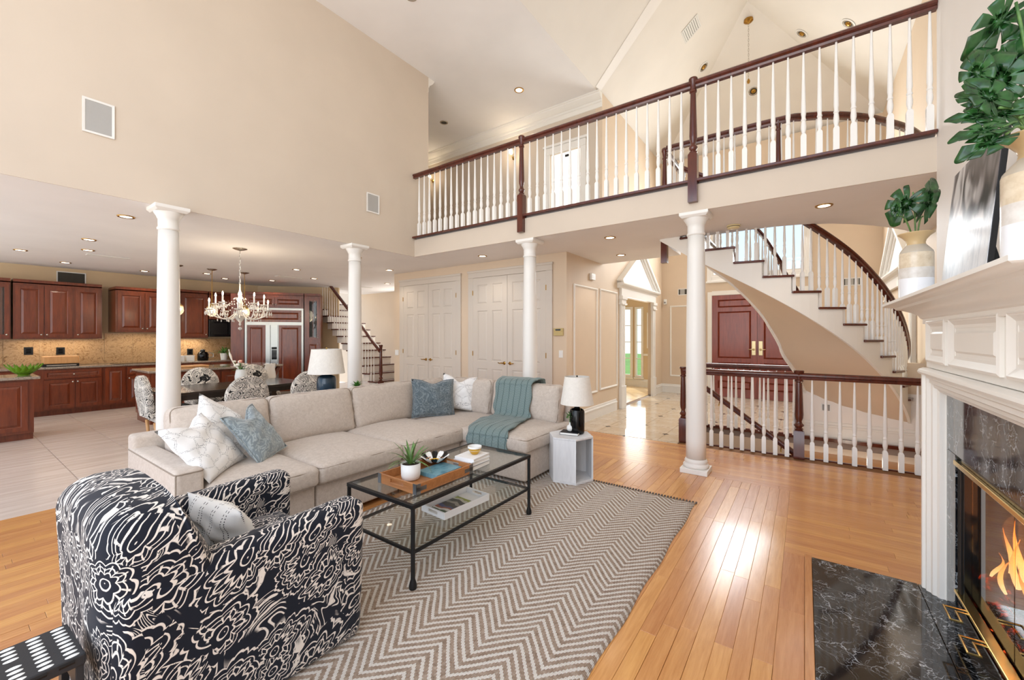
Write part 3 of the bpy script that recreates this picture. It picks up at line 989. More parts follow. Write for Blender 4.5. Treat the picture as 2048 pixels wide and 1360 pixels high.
# side rail of the stair opening (runs away from the bridge)
MB().sweep([(-1.66, 6.16, zr), (-1.66, 7.3, zr)], RAIL).build('handrail', M['mahogany'], ub, auto=40)
for k in range(8): put(lb, 'baluster', ub, (-1.66, 6.28 + .128 * k, .02))
MB().box(-1.7, -1.62, 6.2, 7.3, .0, .025).build('bottom_rail', M['mahogany'], ub)

# ---- front balustrade around the basement stairs
fb = empty('stairwell_balustrade', (0, 6.27, 0), 'floor-level balustrade in front of the basement stairwell', 'balustrade')
zt = 1.065
MB().sweep([(-1.43, 0, zt - .07), (XF1 - .01, 0, zt - .07)], RAIL).build('handrail', M['mahogany'], fb, auto=40)
fbm = baluster_mesh(zt - .068, .0235)
put(newel_mesh(zt + .015, .049), 'newel_post', fb, (-1.43, 0, 0)); nb = newel_mesh(zt + .03, .056)
put(nb, 'newel_post', fb, (-.06, 0, 0))
for k in range(10): put(fbm, 'baluster', fb, (-1.43 + 1.37 * (k + 1) / 11, 0, 0))
for k in range(9): put(fbm, 'baluster', fb, (-.06 + .134 * (k + 1), 0, 0))
bb = empty('rear_stairwell_balustrade', (0, 7.68, 0), 'rear balustrade of the stairwell in front of the red doors', 'balustrade')
MB().sweep([(-1.43, -1.32, zt - .07), (-1.43, 0, zt - .07), (-.08, 0, zt - .07)], RAIL).build('handrail', M['mahogany'], bb, auto=40)
put(newel_mesh(zt + .0, .045), 'newel_post', bb, (-.08, 0, 0))
fb2 = baluster_mesh(zt - .068, .0225)
for k in range(12): put(fb2, 'baluster', bb, (-1.43 + 1.35 * (k + .5) / 12, 0, 0))
for k in range(9): put(fb2, 'baluster', bb, (-1.43, -1.25 + k * .13, 0))
# handrail going down
gr = empty('basement_handrail', (-1.2, 6.42, .82), 'dark handrail sloping down into the basement stairwell', 'handrail')
a = PY(1415, 774, 6.45); b = PY(1604, 916, 6.45)
a = Vector((a.x, 0, a.z - .82 - .05)); b = Vector((b.x, 0, b.z - .82 - .03)); a.x += 1.2; b.x += 1.2
MB().sweep([a, b], RAIL).build('rail', M['mahogany'], gr, auto=40)
for f in (.15, .8):
    p = a.lerp(b, f); MB().tube([(p.x, 0, p.z), (p.x, -.09, p.z - .06), (p.x, -.115, p.z - .06)], .008).build('bracket', M['brass'], gr)

# ---- the curved staircase
cs = empty('curved_stairs', (0, 0, 0), 'curved white staircase with dark treads sweeping up to the landing', 'stairs')
outer = spline([(-1.72, 6.02, 0), (-1.2, 5.98, 0), (-.7, 6.0, 0), (-.25, 6.10, 0), (.15, 6.28, 0), (.5, 6.55, 0), (.78, 6.9, 0), (.98, 7.24, 0), (1.13, 7.6, 0), (1.23, 8.0, 0), (1.27, 8.45, 0), (1.27, 9.0, 0), (1.24, 9.4, 0)], 12)
SW = 1.15
tan = []
for i in range(len(outer)):
    tan.append((outer[min(i + 1, len(outer) - 1)] - outer[max(i - 1, 0)]).normalized())
inner = [p + Vector((-t.y, t.x, 0)) * SW for p, t in zip(outer, tan)]
cum = [0.0]
for i in range(1, len(outer)): cum.append(cum[-1] + (outer[i] - outer[i - 1]).length)
def at_s(curve, s):
    for i in range(1, len(cum)):
        if s <= cum[i] or i == len(cum) - 1:
            f = (s - cum[i - 1]) / (cum[i] - cum[i - 1]); return curve[i - 1].lerp(curve[i], f)
# the tread ends, read along the outer string
def s_of_px(px):
    best = None
    for k in range(0, 1000):
        s = cum[-1] * k / 999; p = at_s(outer, s) - _C
        dep = -ST * p.x + CT * p.y; u = (CT * p.x + ST * p.y) / dep * FPX + 1024
        if best is None or abs(u - px) < best[0]: best = (abs(u - px), s)
    return best[1]
risers_px = [1406, 1466, 1523, 1582, 1636, 1685, 1727, 1760, 1785]
rs = [s_of_px(q) for q in risers_px]
tread_y = [526, 556, 586, 618, 650, 682, 711, 739]
# going and rise of the flight
zs = []
for s, s2, y in zip(rs, rs[1:], [496] + tread_y):
    p = at_s(outer, (s + s2) / 2); d = p - _C
    zs.append(EYE + (HORIZON - y) / FPX * (-ST * d.x + CT * d.y))
print('tread heights', [round(z_, 3) for z_ in zs], 'goings', [round(b - a, 3) for a, b in zip(rs, rs[1:])])
rise = (zs[0] - zs[-1]) / (len(zs) - 1)
k0 = zs[0]
steps = []     # (s0, s1, z) from the top landing down
s0 = rs[0]
steps.append((rs[0] - .30, rs[0], k0 + rise)); 
steps.insert(0, (max(0, rs[0] - .58), rs[0] - .30, k0 + 2 * rise))
for i in range(len(zs)): steps.append((rs[i], rs[i + 1], k0 - rise * i))
sl = rs[-1]; z_ = k0 - rise * len(zs)
while z_ > .12 and sl < cum[-1] - .27:
    steps.append((sl, sl + .27, z_)); sl += .27; z_ -= rise
stringers = {0: MB(), 1: MB()}
def zlow(s):
    """underside of the outer string"""
    for (a, b, z) in steps:
        if a <= s <= b: return None
NS = 60
sA, sB = steps[0][0], steps[-1][1]
def line_z(s):
    pts = [((a + b) / 2, z) for a, b, z in steps]
    if s <= pts[0][0]: 
        return pts[0][1] + (pts[0][0] - s) * (pts[0][1] - pts[1][1]) / (pts[1][0] - pts[0][0])
    for (q0, z0), (q1, z1) in zip(pts, pts[1:]):
        if s <= q1: return z0 + (z1 - z0) * (s - q0) / (q1 - q0)
    return pts[-1][1]
def sm_z(s):
    return sum(line_z(s + d) for d in (-.3, -.15, 0, .15, .3)) / 5
DROP = .30
o_in = lambda s: at_s(outer, s)
for (a, b, z) in steps:
    # riser and string block for this step: outer skin as thin wall, split finely
    for k in range(3):
        q0, q1 = a + (b - a) * k / 3, a + (b - a) * (k + 1) / 3
        for ci, (crv, th_) in enumerate(((outer, .03), (inner, -.03))):
            p0, p1 = at_s(crv, q0), at_s(crv, q1)
            t = (p1 - p0).normalized(); n_ = Vector((-t.y, t.x, 0)) * th_
            z0, z1 = sm_z(q0) - DROP, sm_z(q1) - DROP
            stringers[ci].hull([(p0.x, p0.y, z0), (p1.x, p1.y, z1), (p1.x + n_.x, p1.y + n_.y, z1), (p0.x + n_.x, p0.y + n_.y, z0)],
                          [(p0.x, p0.y, z - .001), (p1.x, p1.y, z - .001), (p1.x + n_.x, p1.y + n_.y, z - .001), (p0.x + n_.x, p0.y + n_.y, z - .001)])
for q_ in (0, 1): stringers[q_].build('string', M['trim_warm'], cs)
soff = MB(); vs = []; N2 = 40
for k in range(N2 + 1):
    s = sA + (sB - sA) * k / N2
    z = sm_z(s) - DROP + .012
    a, b = at_s(outer, s), at_s(inner, s)
    a = a.lerp(b, .015); b = b.lerp(a, .015)
    vs += [(a.x, a.y, z), (b.x, b.y, z), (a.x, a.y, z + .03), (b.x, b.y, z + .03)]
fs = []
for k in range(N2):
    q = 4 * k
    fs += [(q, q + 1, q + 5, q + 4), (q + 2, q + 6, q + 7, q + 3), (q, q + 4, q + 6, q + 2), (q + 1, q + 3, q + 7, q + 5)]
soff.add(vs, fs)
soff.build('soffit', M['wall_tan'], cs, smooth=False, auto=30)
trimi = MB().sweep([(at_s(inner, sA + (sB - sA) * k / N2).x, at_s(inner, sA + (sB - sA) * k / N2).y, sm_z(sA + (sB - sA) * k / N2) - DROP) for k in range(N2 + 1)], [(-.01, -.03), (.03, -.03), (.03, .06), (-.01, .06)])
trimi.build('soffit_edge', M['trim_warm'], cs)
for i, (a, b, z) in enumerate(steps):
    nose = .03
    a0 = at_s(outer, a - 0.0); b0 = at_s(outer, min(cum[-1], b + nose)); a1 = at_s(inner, a); b1 = at_s(inner, min(cum[-1], b + nose))
    ta = (b0 - a0).normalized(); out_ = Vector((ta.y, -ta.x, 0)) * .03
    ring = [a0 + out_, b0 + out_, b1, a1]
    q = MB().hull([(p.x, p.y, z - .03) for p in ring], [(p.x, p.y, z) for p in ring]).build('tread', M['mahogany'], cs)
    bevel(q, .009, 2)
    # riser below this tread's front edge
    p0, p1 = at_s(outer, b), at_s(inner, b); t = (at_s(outer, min(cum[-1], b + .02)) - p0).normalized() * .012
    MB().hull([(p0.x, p0.y, z - rise - .001), (p1.x, p1.y, z - rise - .001), (p1.x - t.x, p1.y - t.y, z - rise - .001), (p0.x - t.x, p0.y - t.y, z - rise - .001)],
              [(p0.x, p0.y, z - .03), (p1.x, p1.y, z - .03), (p1.x - t.x, p1.y - t.y, z - .03), (p0.x - t.x, p0.y - t.y, z - .03)]).build('riser', M['trim_warm'], cs)
# rails: 3 balusters per tread on the outer side, handrail above
sb = empty('stair_balustrade', (0, 0, 0), 'curving stair balustrade with dark handrail beside the mantel vase', 'balustrade')
RH = .92
hp = []
NN = 70
def hand(curve, off, s_a, s_b, name):
    pts = []
    for k in range(NN + 1):
        s = s_a + (s_b - s_a) * k / NN
        p = at_s(curve, s); q = at_s(curve, min(cum[-1], s + .02)) - at_s(curve, max(0, s - .02)); q.normalize()
        pts.append((p.x - q.y * off, p.y + q.x * off, sm_z(s) + RH - .07))
    MB().sweep(pts, RAIL).build(name, M['mahogany'], sb, auto=40)
hand(outer, .05, steps[1][0], sB, 'handrail')
hand(inner, -.05, steps[1][0], sB, 'inner_handrail')
cache_b = {}
for (a, b, z) in steps[1:]:
    for crv, off in ((outer, .05), (inner, -.05)):
        for k in range(3):
            s = a + (b - a) * (k + .45) / 3
            if crv is inner and k == 1: continue
            p = at_s(crv, s); q = at_s(crv, min(cum[-1], s + .02)) - at_s(crv, max(0, s - .02)); q.normalize()
            h = round(sm_z(s) + RH - .07 - z + .01, 2)
            if h not in cache_b: cache_b[h] = baluster_mesh(h, .019, blk=.22 / h * 1.0)
            put(cache_b[h], 'baluster', sb, (p.x - q.y * off, p.y + q.x * off, z), math.atan2(q.y, q.x))

light('stairwell_fill', 'POINT', (.55, 6.95, -.10), 4, (1.0, .9, .76), size=.10)  # added fill with no fixture, brightens the sunken landing
# ================================================================== fabrics
def fabric(key, a, b, scale=420, rough=0.85, bstr=0.25, sheen=0.15, blotch=0.5):
    n = NT(key)
    v = n.coord('Object')
    w = n.noise(v, scale, 2, 0.6)
    w2 = n.noise(v, 34, 4, 0.65, 0.8)
    f = n.math('ADD', n.math('MULTIPLY', w, 1 - blotch), n.math('MULTIPLY', w2, blotch))
    n.set(color=n.ramp(f, [(0.36, rgb(*a)), (0.64, rgb(*b))]), rough=rough, sheen=sheen, spec=0.2)
    n.bump(f, bstr, 0.0025)
    M[key] = n.m
    return n.m
fabric('sofa', (184, 170, 157), (211, 199, 187))
fabric('sofa_seam', (140, 125, 110), (156, 141, 126))
fabric('shade_linen', (226, 220, 210), (240, 235, 226), 700, 0.9, 0.1)
fabric('dark_base', (30, 22, 18), (44, 34, 28))

def relief_fabric(key, a, b, wave=26):
    """velvet with a faint embossed scroll"""
    n = NT(key)
    v = n.coord('Object')
    d = n.noise(v, 7, 3, 0.55, 1.6)
    rings = n.math('SINE', n.math('MULTIPLY', d, wave * 2.0))
    f = n.smooth(rings, -0.2, 0.8)
    g = n.noise(v, 320, 2)
    ff = n.math('ADD', n.math('MULTIPLY', f, 0.55), n.math('MULTIPLY', g, 0.45))
    n.set(color=n.ramp(ff, [(0.25, rgb(*a)), (0.75, rgb(*b))]), rough=0.85, sheen=0.4, spec=0.2)
    n.bump(ff, 0.35, 0.004)
    M[key] = n.m
relief_fabric('velvet_grey_blue', (128, 139, 143), (162, 172, 174))
relief_fabric('velvet_slate', (92, 104, 110), (124, 135, 139))

def line_fabric(key, base, line, scale=9.0):
    """white cotton with thin twig-like lines"""
    n = NT(key)
    v = n.coord('Object')
    w = n.vmath('ADD', v, n.vmath('SCALE', n.noise(v, 6, 2, out=1), scale=0.10))
    a = n.voronoi(n.mapping(w, (1, 1, 1)), scale, 'DISTANCE_TO_EDGE').outputs[0]
    e = n.math('ABSOLUTE', n.math('SUBTRACT', a, 0.035))
    l1 = n.smooth(e, 0.022, 0.006)
    dots = n.smooth(n.noise(v, 160, 1), 0.44, 0.52)
    f = n.math('MULTIPLY', l1, dots)
    n.set(color=n.mix(f, rgb(*base), rgb(*line)), rough=0.85, sheen=0.1, spec=0.2)
    n.bump(n.noise(v, 300, 2), 0.15, 0.002)
    M[key] = n.m
line_fabric('cotton_twig', (240, 238, 235), (160, 158, 158))

def stripe_fabric(key):
    n = NT(key)
    v = n.coord('Object')
    s_ = n.sep(v)
    fr = n.math('FRACT', n.math('MULTIPLY', s_[0], 10.0))
    d1 = n.math('ABSOLUTE', n.math('SUBTRACT', fr, 0.40)); d2 = n.math('ABSOLUTE', n.math('SUBTRACT', fr, 0.60))
    ln = n.smooth(n.math('MINIMUM', d1, d2), 0.032, 0.018)
    dash = n.smooth(n.math('SINE', n.math('MULTIPLY', s_[2], 620.0)), -0.3, 0.2)
    n.set(color=n.mix(n.math('MULTIPLY', ln, dash), rgb(240, 239, 236), rgb(64, 66, 70)), rough=0.85, spec=0.2)
    n.bump(n.noise(v, 260, 2), 0.2, 0.002)
    M[key] = n.m
stripe_fabric('cotton_stripe')

def paisley(key, ground, ink, scale=4.6, w1=0.15, w2=0.11):
    """dense block print: ringed flowers, scalloped teardrops and trailing double lines"""
    n = NT(key)
    v0 = n.coord('Object')
    wv = n.vmath('SUBTRACT', n.noise(v0, 5.0, 2, out=1), (0.5, 0.5, 0.5))
    v = n.vmath('ADD', v0, n.vmath('SCALE', wv, scale=0.075))
    # flowers / teardrops : cells
    vo = n.voronoi(v, scale, 'F1', 0.72)
    off = n.vmath('SUBTRACT', n.vmath('SCALE', v, scale=scale), n.vmath('SCALE', vo.outputs['Position'], scale=scale))
    cell = vo.outputs['Color']
    cs_ = n.sep(cell)
    o_ = n.sep(off)
    # two in-plane coordinates that work on every face
    ax = n.math('ADD', o_[0], n.math('MULTIPLY', o_[1], 0.8))
    ay = n.math('ADD', o_[2], n.math('MULTIPLY', n.math('SUBTRACT', o_[0], o_[1]), 0.45))
    ang = n.math('ARCTAN2', ay, ax)
    r = n.math('SQRT', n.math('ADD', n.math('MULTIPLY', ax, ax), n.math('MULTIPLY', ay, ay)))
    # teardrop skew
    r = n.math('MULTIPLY', r, n.math('ADD', 1.0, n.math('MULTIPLY', n.math('SINE', n.math('ADD', ang, n.math('MULTIPLY', cs_[2], 6.28))), 0.22)))
    npet = n.math('ADD', 7.0, n.math('FLOOR', n.math('MULTIPLY', cs_[0], 6.0)))
    pet = n.math('ABSOLUTE', n.math('SINE', n.math('MULTIPLY', ang, n.math('MULTIPLY', npet, 0.5))))
    petw = n.math('MULTIPLY', pet, n.math('MULTIPLY', n.smooth(r, 0.10, 0.34), 0.085))
    rr = n.math('SUBTRACT', r, petw)
    size = n.math('ADD', 0.36, n.math('MULTIPLY', cs_[1], 0.16))
    q = n.math('DIVIDE', rr, size)
    # ring lines inside the motif
    ring = n.math('ABSOLUTE', n.math('SUBTRACT', n.math('FRACT', n.math('MULTIPLY', q, 4.5)), 0.5))
    rl = n.smooth(ring, 0.5 - w1, 0.5 - w1 + 0.06)
    spoke = n.math('ABSOLUTE', n.math('SINE', n.math('MULTIPLY', ang, n.math('MULTIPLY', npet, 1.0))))
    sp = n.math('MULTIPLY', n.smooth(spoke, 0.40, 0.22), n.math('MULTIPLY', n.smooth(q, 0.45, 0.5), n.smooth(q, 0.8, 0.74)))
    inside = n.smooth(q, 1.06, 1.03)
    motif = n.math('MULTIPLY', n.math('MAXIMUM', rl, sp), inside)
    # scalloped rim
    scal = n.math('MULTIPLY', n.math('ABSOLUTE', n.math('SINE', n.math('MULTIPLY', ang, n.math('MULTIPLY', npet, 1.5)))), 0.07)
    rim = n.smooth(n.math('ABSOLUTE', n.math('SUBTRACT', n.math('SUBTRACT', q, scal), 1.16)), 0.055, 0.03)
    # trailing lines: contours of a warped noise field outside the motifs
    fld = n.noise(v, scale * 0.62, 1.5, 0.5, 1.2)
    con = n.math('ABSOLUTE', n.math('SUBTRACT', n.math('FRACT', n.math('MULTIPLY', fld, 9.0)), 0.5))
    band = n.smooth(n.noise(v, scale * 0.9, 1), 0.44, 0.5)
    trail = n.math('MULTIPLY', n.smooth(con, w2, w2 - 0.045), band)
    fine = n.math('MULTIPLY', n.smooth(n.math('ABSOLUTE', n.math('SUBTRACT', n.math('FRACT', n.math('MULTIPLY', fld, 36.0)), 0.5)), 0.2, 0.1), n.smooth(n.noise(v, scale * 1.3, 1), 0.55, 0.58))
    outside = n.smooth(q, 1.22, 1.30)
    outl = n.math('MULTIPLY', n.math('MAXIMUM', trail, fine), outside)
    f = n.math('MAXIMUM', n.math('MAXIMUM', motif, rim), outl)
    # worn print edge
    f = n.math('MULTIPLY', f, n.smooth(n.noise(v0, 130, 2), 0.25, 0.36))
    n.set(color=n.mix(f, rgb(*ground), rgb(*ink)), rough=0.8, sheen=0.1, spec=0.25)
    n.bump(n.noise(v0, 380, 2), 0.15, 0.002)
    M[key] = n.m
paisley('paisley_navy', (18, 23, 36), (232, 224, 215), 5.4)
paisley('paisley_cream', (228, 222, 212), (26, 25, 27), 7.0, 0.24, 0.2)

# ------------------------------------------------------------------ cushions
def rbox(w, d, h, r, crown=0.0, n=10, seed=0, wob=0.0, botcrown=0.0):
    """upholstered box centred on its base: rounded edges, swollen top"""
    def axis(L, m):
        t = []
        a = L - r
        k = 4
        for i in range(k + 1):
            th_ = PI / 2 * i / k
            t.append(-a - r * math.cos(th_))
        for i in range(1, m): t.append(-a + 2 * a * i / m)
        t += [-x for x in t[:k + 1][::-1]]
        return t
    hx, hy, hz = w / 2, d / 2, h / 2
    X, Y, Zz = axis(hx, n), axis(hy, n), axis(hz, 2)
    rnd = random.Random(seed)
    ph = [rnd.random() * 6.28 for _ in range(6)]
    def P_(x, y, z):
        cx = max(-hx + r, min(hx - r, x)); cy = max(-hy + r, min(hy - r, y)); cz = max(-hz + r, min(hz - r, z))
        d_ = Vector((x - cx, y - cy, z - cz))
        # points of the grid lie on the cube face; push them onto the rounding
        if d_.length > 1e-9:
            m_ = max(abs(d_.x), abs(d_.y), abs(d_.z))
            d_ = d_.normalized() * r
        p = Vector((cx, cy, cz)) + d_
        u, v = p.x / hx, p.y / hy
        f = max(0, 1 - abs(u) ** 2.6) * max(0, 1 - abs(v) ** 2.6)
        s_ = max(0, p.z / hz)
        p.z += crown * f * s_
        sb_ = max(0, -p.z / hz)
        p.z -= botcrown * f * sb_
        # sides belly out
        g = max(0, 1 - abs(p.z / hz) ** 2)
        p.x += (1 if u > 0 else -1) * crown * .25 * g * max(0, abs(u) - .7) / .3
        p.y += (1 if v > 0 else -1) * crown * .25 * g * max(0, abs(v) - .7) / .3
        if wob:
            p.z += wob * (math.sin(7 * u + ph[0] + 2 * v) * .5 + math.sin(5 * v - 3 * u + ph[1]) * .5) * (1 if p.z > 0 else 0)
            p.x += wob * .6 * math.sin(9 * v + ph[2] + 6 * p.z / hz); p.y += wob * .6 * math.sin(9 * u + ph[3] + 6 * p.z / hz)
        p.z += hz
        return p
    mb = MB(); idx = {}
    def vid(i, j, k):
        q = (i, j, k)
        if q not in idx:
            idx[q] = len(mb.v); mb.v.append(tuple(P_(X[i], Y[j], Zz[k])))
        return idx[q]
    I, J, K = len(X) - 1, len(Y) - 1, len(Zz) - 1
    for i in range(I):
        for j in range(J):
            mb.f.append((vid(i, j, K), vid(i + 1, j, K), vid(i + 1, j + 1, K), vid(i, j + 1, K)))
            mb.f.append((vid(i, j, 0), vid(i, j + 1, 0), vid(i + 1, j + 1, 0), vid(i + 1, j, 0)))
    for i in range(I):
        for k in range(K):
            mb.f.append((vid(i, 0, k), vid(i + 1, 0, k), vid(i + 1, 0, k + 1), vid(i, 0, k + 1)))
            mb.f.append((vid(i, J, k), vid(i, J, k + 1), vid(i + 1, J, k + 1), vid(i + 1, J, k)))
    for j in range(J):
        for k in range(K):
            mb.f.append((vid(0, j, k), vid(0, j, k + 1), vid(0, j + 1, k + 1), vid(0, j + 1, k)))
            mb.f.append((vid(I, j, k), vid(I, j + 1, k), vid(I, j + 1, k + 1), vid(I, j, k + 1)))
    return mb
def ring_path(w, d, r, z, crown=0.0, h=None, out=0.0):
    """rounded rectangle line at height z round a cushion of w x d"""
    pts = []
    for cx, cy, a0 in ((w / 2 - r, d / 2 - r, 0), (-w / 2 + r, d / 2 - r, PI / 2), (-w / 2 + r, -d / 2 + r, PI), (w / 2 - r, -d / 2 + r, 1.5 * PI)):
        for k in range(5):
            a = a0 + PI / 2 * k / 4
            pts.append((cx + (r + out) * math.cos(a), cy + (r + out) * math.sin(a), z))
    return pts
def pillow(w, h, t, seed=0, n=16, dent=0.0):
    """square throw pillow in the XZ plane (thickness along Y), centred; pointed corners, optional chop in the top edge"""
    rnd = random.Random(seed); p1, p2, p3 = (rnd.random() * 6.28 for _ in range(3))
    mb = MB()
    vs = {}
    for side in (-1, 1):
        for i in range(n + 1):
            for j in range(n + 1):
                u, v = 2 * i / n - 1, 2 * j / n - 1
                e = (1 - abs(u) ** 2.2) * (1 - abs(v) ** 2.2)
                prof = max(0, e) ** 0.55
                # edges bow inwards between the corners
                x = u * w / 2 * (1 - 0.07 * (1 - v * v)); z = v * h / 2 * (1 - 0.07 * (1 - u * u))
                if dent and v > 0:
                    z -= dent * v * v * math.exp(-(u / .38) ** 2)
                y = side * t / 2 * prof
                y += .010 * math.sin(6 * u + p1 + 3 * v) * prof + .007 * math.sin(11 * v - 5 * u + p2) * prof
                key = (i, j, 0 if (i in (0, n) or j in (0, n)) else side)
                if key not in vs:
                    vs[key] = len(mb.v); mb.v.append((x, y, z))
    def g(i, j, s_): return vs[(i, j, 0 if (i in (0, n) or j in (0, n)) else s_)]
    for i in range(n):
        for j in range(n):
            mb.f.append((g(i, j, -1), g(i + 1, j, -1), g(i + 1, j + 1, -1), g(i, j + 1, -1)))
            mb.f.append((g(i, j, 1), g(i, j + 1, 1), g(i + 1, j + 1, 1), g(i + 1, j, 1)))
    edge = [mb.v[g(i, 0, 1)] for i in range(n)] + [mb.v[g(n, j, 1)] for j in range(n)] + [mb.v[g(n - i, n, 1)] for i in range(n)] + [mb.v[g(0, n - j, 1)] for j in range(n)]
    return mb, edge

# ------------------------------------------------------------------ sectional sofa
so = empty('sectional_sofa', (-3.6, 2.8, 0), 'beige L-shaped sectional sofa with loose cushions facing the coffee table', 'sofa')
SX, SY = -3.6, 2.8
SF, SBk = -3.17, -4.5           # front of the base / back of the long run
Y0, Y1, Y2, Y3, Y4 = 1.07, 1.77, 2.60, 3.46, 4.60
CX1 = -2.29                     # free end of the short run
def S(name, mb, loc, rot=None, mat='sofa', parent=None, smooth=True):
    o = mb.build(name, M[mat], parent or so, smooth=smooth)
    o.location = (loc[0] - SX, loc[1] - SY, loc[2]) if parent is None else loc
    if rot: o.rotation_euler = rot
    return o
def piped(name, w, d, h, r, crown, loc, rot=None, seed=0, wob=.004, piping=True, front_only=False):
    o = S(name, rbox(w, d, h, r, crown, seed=seed, wob=wob), loc, rot)
    if piping:
        for z in (h - r * .62, r * .55):
            MB().tube(ring_path(w, d, r * 1.0, z, out=.001 - r * .10), .0052, 6, closed=True).build('piping', M['sofa_seam'], o, smooth=True)
    return o
# base modules
for a, b in ((Y0 - .15, Y1), (Y1, Y2), (Y2, Y3)):
    S('base', rbox(SF - SBk, b - a - .008, .30, .025), ((SF + SBk) / 2, (a + b) / 2, .045))
S('base', rbox(1.16, Y4 - Y3 - .004, .30, .025), (SBk + .58, (Y3 + Y4) / 2, .045))
S('base', rbox(CX1 - (SBk + 1.16) - .008, Y4 - Y3 - .004, .30, .025), ((CX1 + SBk + 1.16) / 2, (Y3 + Y4) / 2, .045))
# short dark feet under the modules
for x, y in ((SF - .08, 1.0), (SF - .08, 2.6), (SBk + .1, 1.0), (SBk + .1, 4.5), (CX1 - .08, 3.6), (CX1 - .08, 4.5)):
    S('foot', MB().box(-.03, .03, -.03, .03, 0, .05), (x, y, 0), mat='dark_base', smooth=False)
# back frames
S('back_frame', rbox(.17, Y4 - Y0 + .15, .70, .03), (SBk + .085, (Y4 + Y0 - .15) / 2, .03))
S('back_frame', rbox(CX1 - SBk - .17, .17, .70, .03), ((CX1 + SBk + .17) / 2, Y4 - .085, .03))
# arm
ar = S('arm', rbox(1.12, .165, .585, .028, .008), (-3.90, .995, .045))
ar.data.transform(Matrix.Identity(4))
for z in (.585 - .018,):
    MB().tube(ring_path(1.12, .165, .028, z, out=-.002), .005, 6, closed=True).build('piping', M['sofa_seam'], ar, smooth=True)
MB().tube([(.56 - .008, -.0825 + .008, .03), (.56 - .008, -.0825 + .008, .57)], .005, 6).build('piping', M['sofa_seam'], ar, smooth=True)
# seats
for i, (a, b) in enumerate(((Y0 + .01, Y1), (Y1, Y2), (Y2, Y3))):
    piped('seat_cushion', -3.11 + 4.20, b - a - .012, .165, .045, .035, ((-3.11 - 4.20) / 2, (a + b) / 2, .335), seed=i)
piped('seat_cushion', 1.05, .99, .155, .045, .02, (-3.70, Y3 + .50, .335), seed=5)
piped('seat_cushion', CX1 + .03 + 3.17, 1.0, .165, .045, .035, ((CX1 + .03 - 3.17) / 2, Y3 + .47, .335), seed=6)
# backs: upright swollen cushions, local Z is the depth before turning
def back(w, h, t, cx, cy, z, facing, lean=.20, seed=0):
    o = S('back_cushion', rbox(w, h, t, .055, .045, seed=seed, wob=.006, botcrown=.0), (0, 0, 0))
    MB().tube(ring_path(w, h, .055, t - .03, out=-.004), .0052, 6, closed=True).build('piping', M['sofa_seam'], o, smooth=True)
    R = Matrix.Rotation(facing, 4, 'Z') @ Matrix.Rotation(PI / 2 - lean, 4, 'X')
    o.matrix_local = Matrix.Translation((cx - SX, cy - SY, z)) @ R
    return o
HB = .46
for i, (a, b) in enumerate(((Y0 + .02, 1.84), (1.84, 2.71), (2.71, 3.60))):
    back(b - a - .01, HB, .20, -4.26, (a + b) / 2, .475 + HB / 2 - .02, PI / 2, .22, seed=10 + i)
back(.50, .45, .20, -4.27, 3.90, .47 + .235 - .02, PI / 2, .2, seed=20)
back(.68, HB, .20, -3.72, 4.42, .475 + HB / 2 - .02, 0, .18, seed=21)
back(.98, HB - .01, .20, -2.84, 4.42, .475 + HB / 2 - .02, 0, .18, seed=22)

# throw over the chaise seat
def cloth_strip(pts, width_dir, w, name, mat, th=.012, nseg=8, wav=.006, cols=14):
    path = spline(pts, nseg)
    wd = Vector(width_dir).normalized()
    mb = MB()
    n = len(path)
    for s_ in (0, 1):
        for i, p in enumerate(path):
            t = (path[min(i + 1, n - 1)] - path[max(i - 1, 0)]).normalized()
            nm_ = wd.cross(t).normalized()
            if nm_.z < -0.2 and abs(nm_.z) > .3: nm_ = -nm_
            for j in range(cols + 1):
                u = j / cols - .5
                fold = wav * math.sin(u * 22 + i * .25) + wav * .6 * math.sin(u * 41 - i * .13)
                mb.v.append(tuple(p + wd * (u * w + .01 * math.sin(i * .5)) + nm_ * (fold + (th if s_ else 0))))
    C1 = cols + 1
    for i in range(n - 1):
        for j in range(cols):
            a = i * C1 + j
            mb.f.append((a, a + 1, a + C1 + 1, a + C1))
            b = n * C1 + a
            mb.f.append((b, b + C1, b + C1 + 1, b + 1))
    for i in range(n - 1):
        a, b = i * C1, n * C1 + i * C1
        mb.f.append((a, a + C1, b + C1, b)); a += cols; b += cols
        mb.f.append((a, b, b + C1, a + C1))
    for j in range(cols):
        a, b = j, n * C1 + j
        mb.f.append((a, b, b + 1, a + 1)); a += (n - 1) * C1; b += (n - 1) * C1
        mb.f.append((a, a + 1, b + 1, b))
    return mb
def knit(key, a, b):
    n = NT(key); v = n.coord('Object'); s_ = n.sep(v)
    c1 = n.math('ABSOLUTE', n.math('SINE', n.math('MULTIPLY', s_[0], 40.0)))
    zz = n.math('ADD', s_[1], s_[2])
    cab = n.math('ABSOLUTE', n.math('SINE', n.math('ADD', n.math('MULTIPLY', zz, 90.0), n.math('MULTIPLY', n.math('SINE', n.math('MULTIPLY', s_[0], 80.0)), 1.5))))
    f = n.math('ADD', n.math('MULTIPLY', n.smooth(c1, 0.0, 0.35), 0.6), n.math('MULTIPLY', cab, 0.25))
    f = n.math('ADD', f, n.math('MULTIPLY', n.noise(v, 260, 2), 0.25))
    n.set(color=n.ramp(f, [(0.2, rgb(*a)), (0.9, rgb(*b))]), rough=0.9, sheen=0.2, spec=0.15)
    n.bump(f, 0.6, 0.008)
    M[key] = n.m
knit('knit_teal', (80, 98, 98), (124, 141, 139))
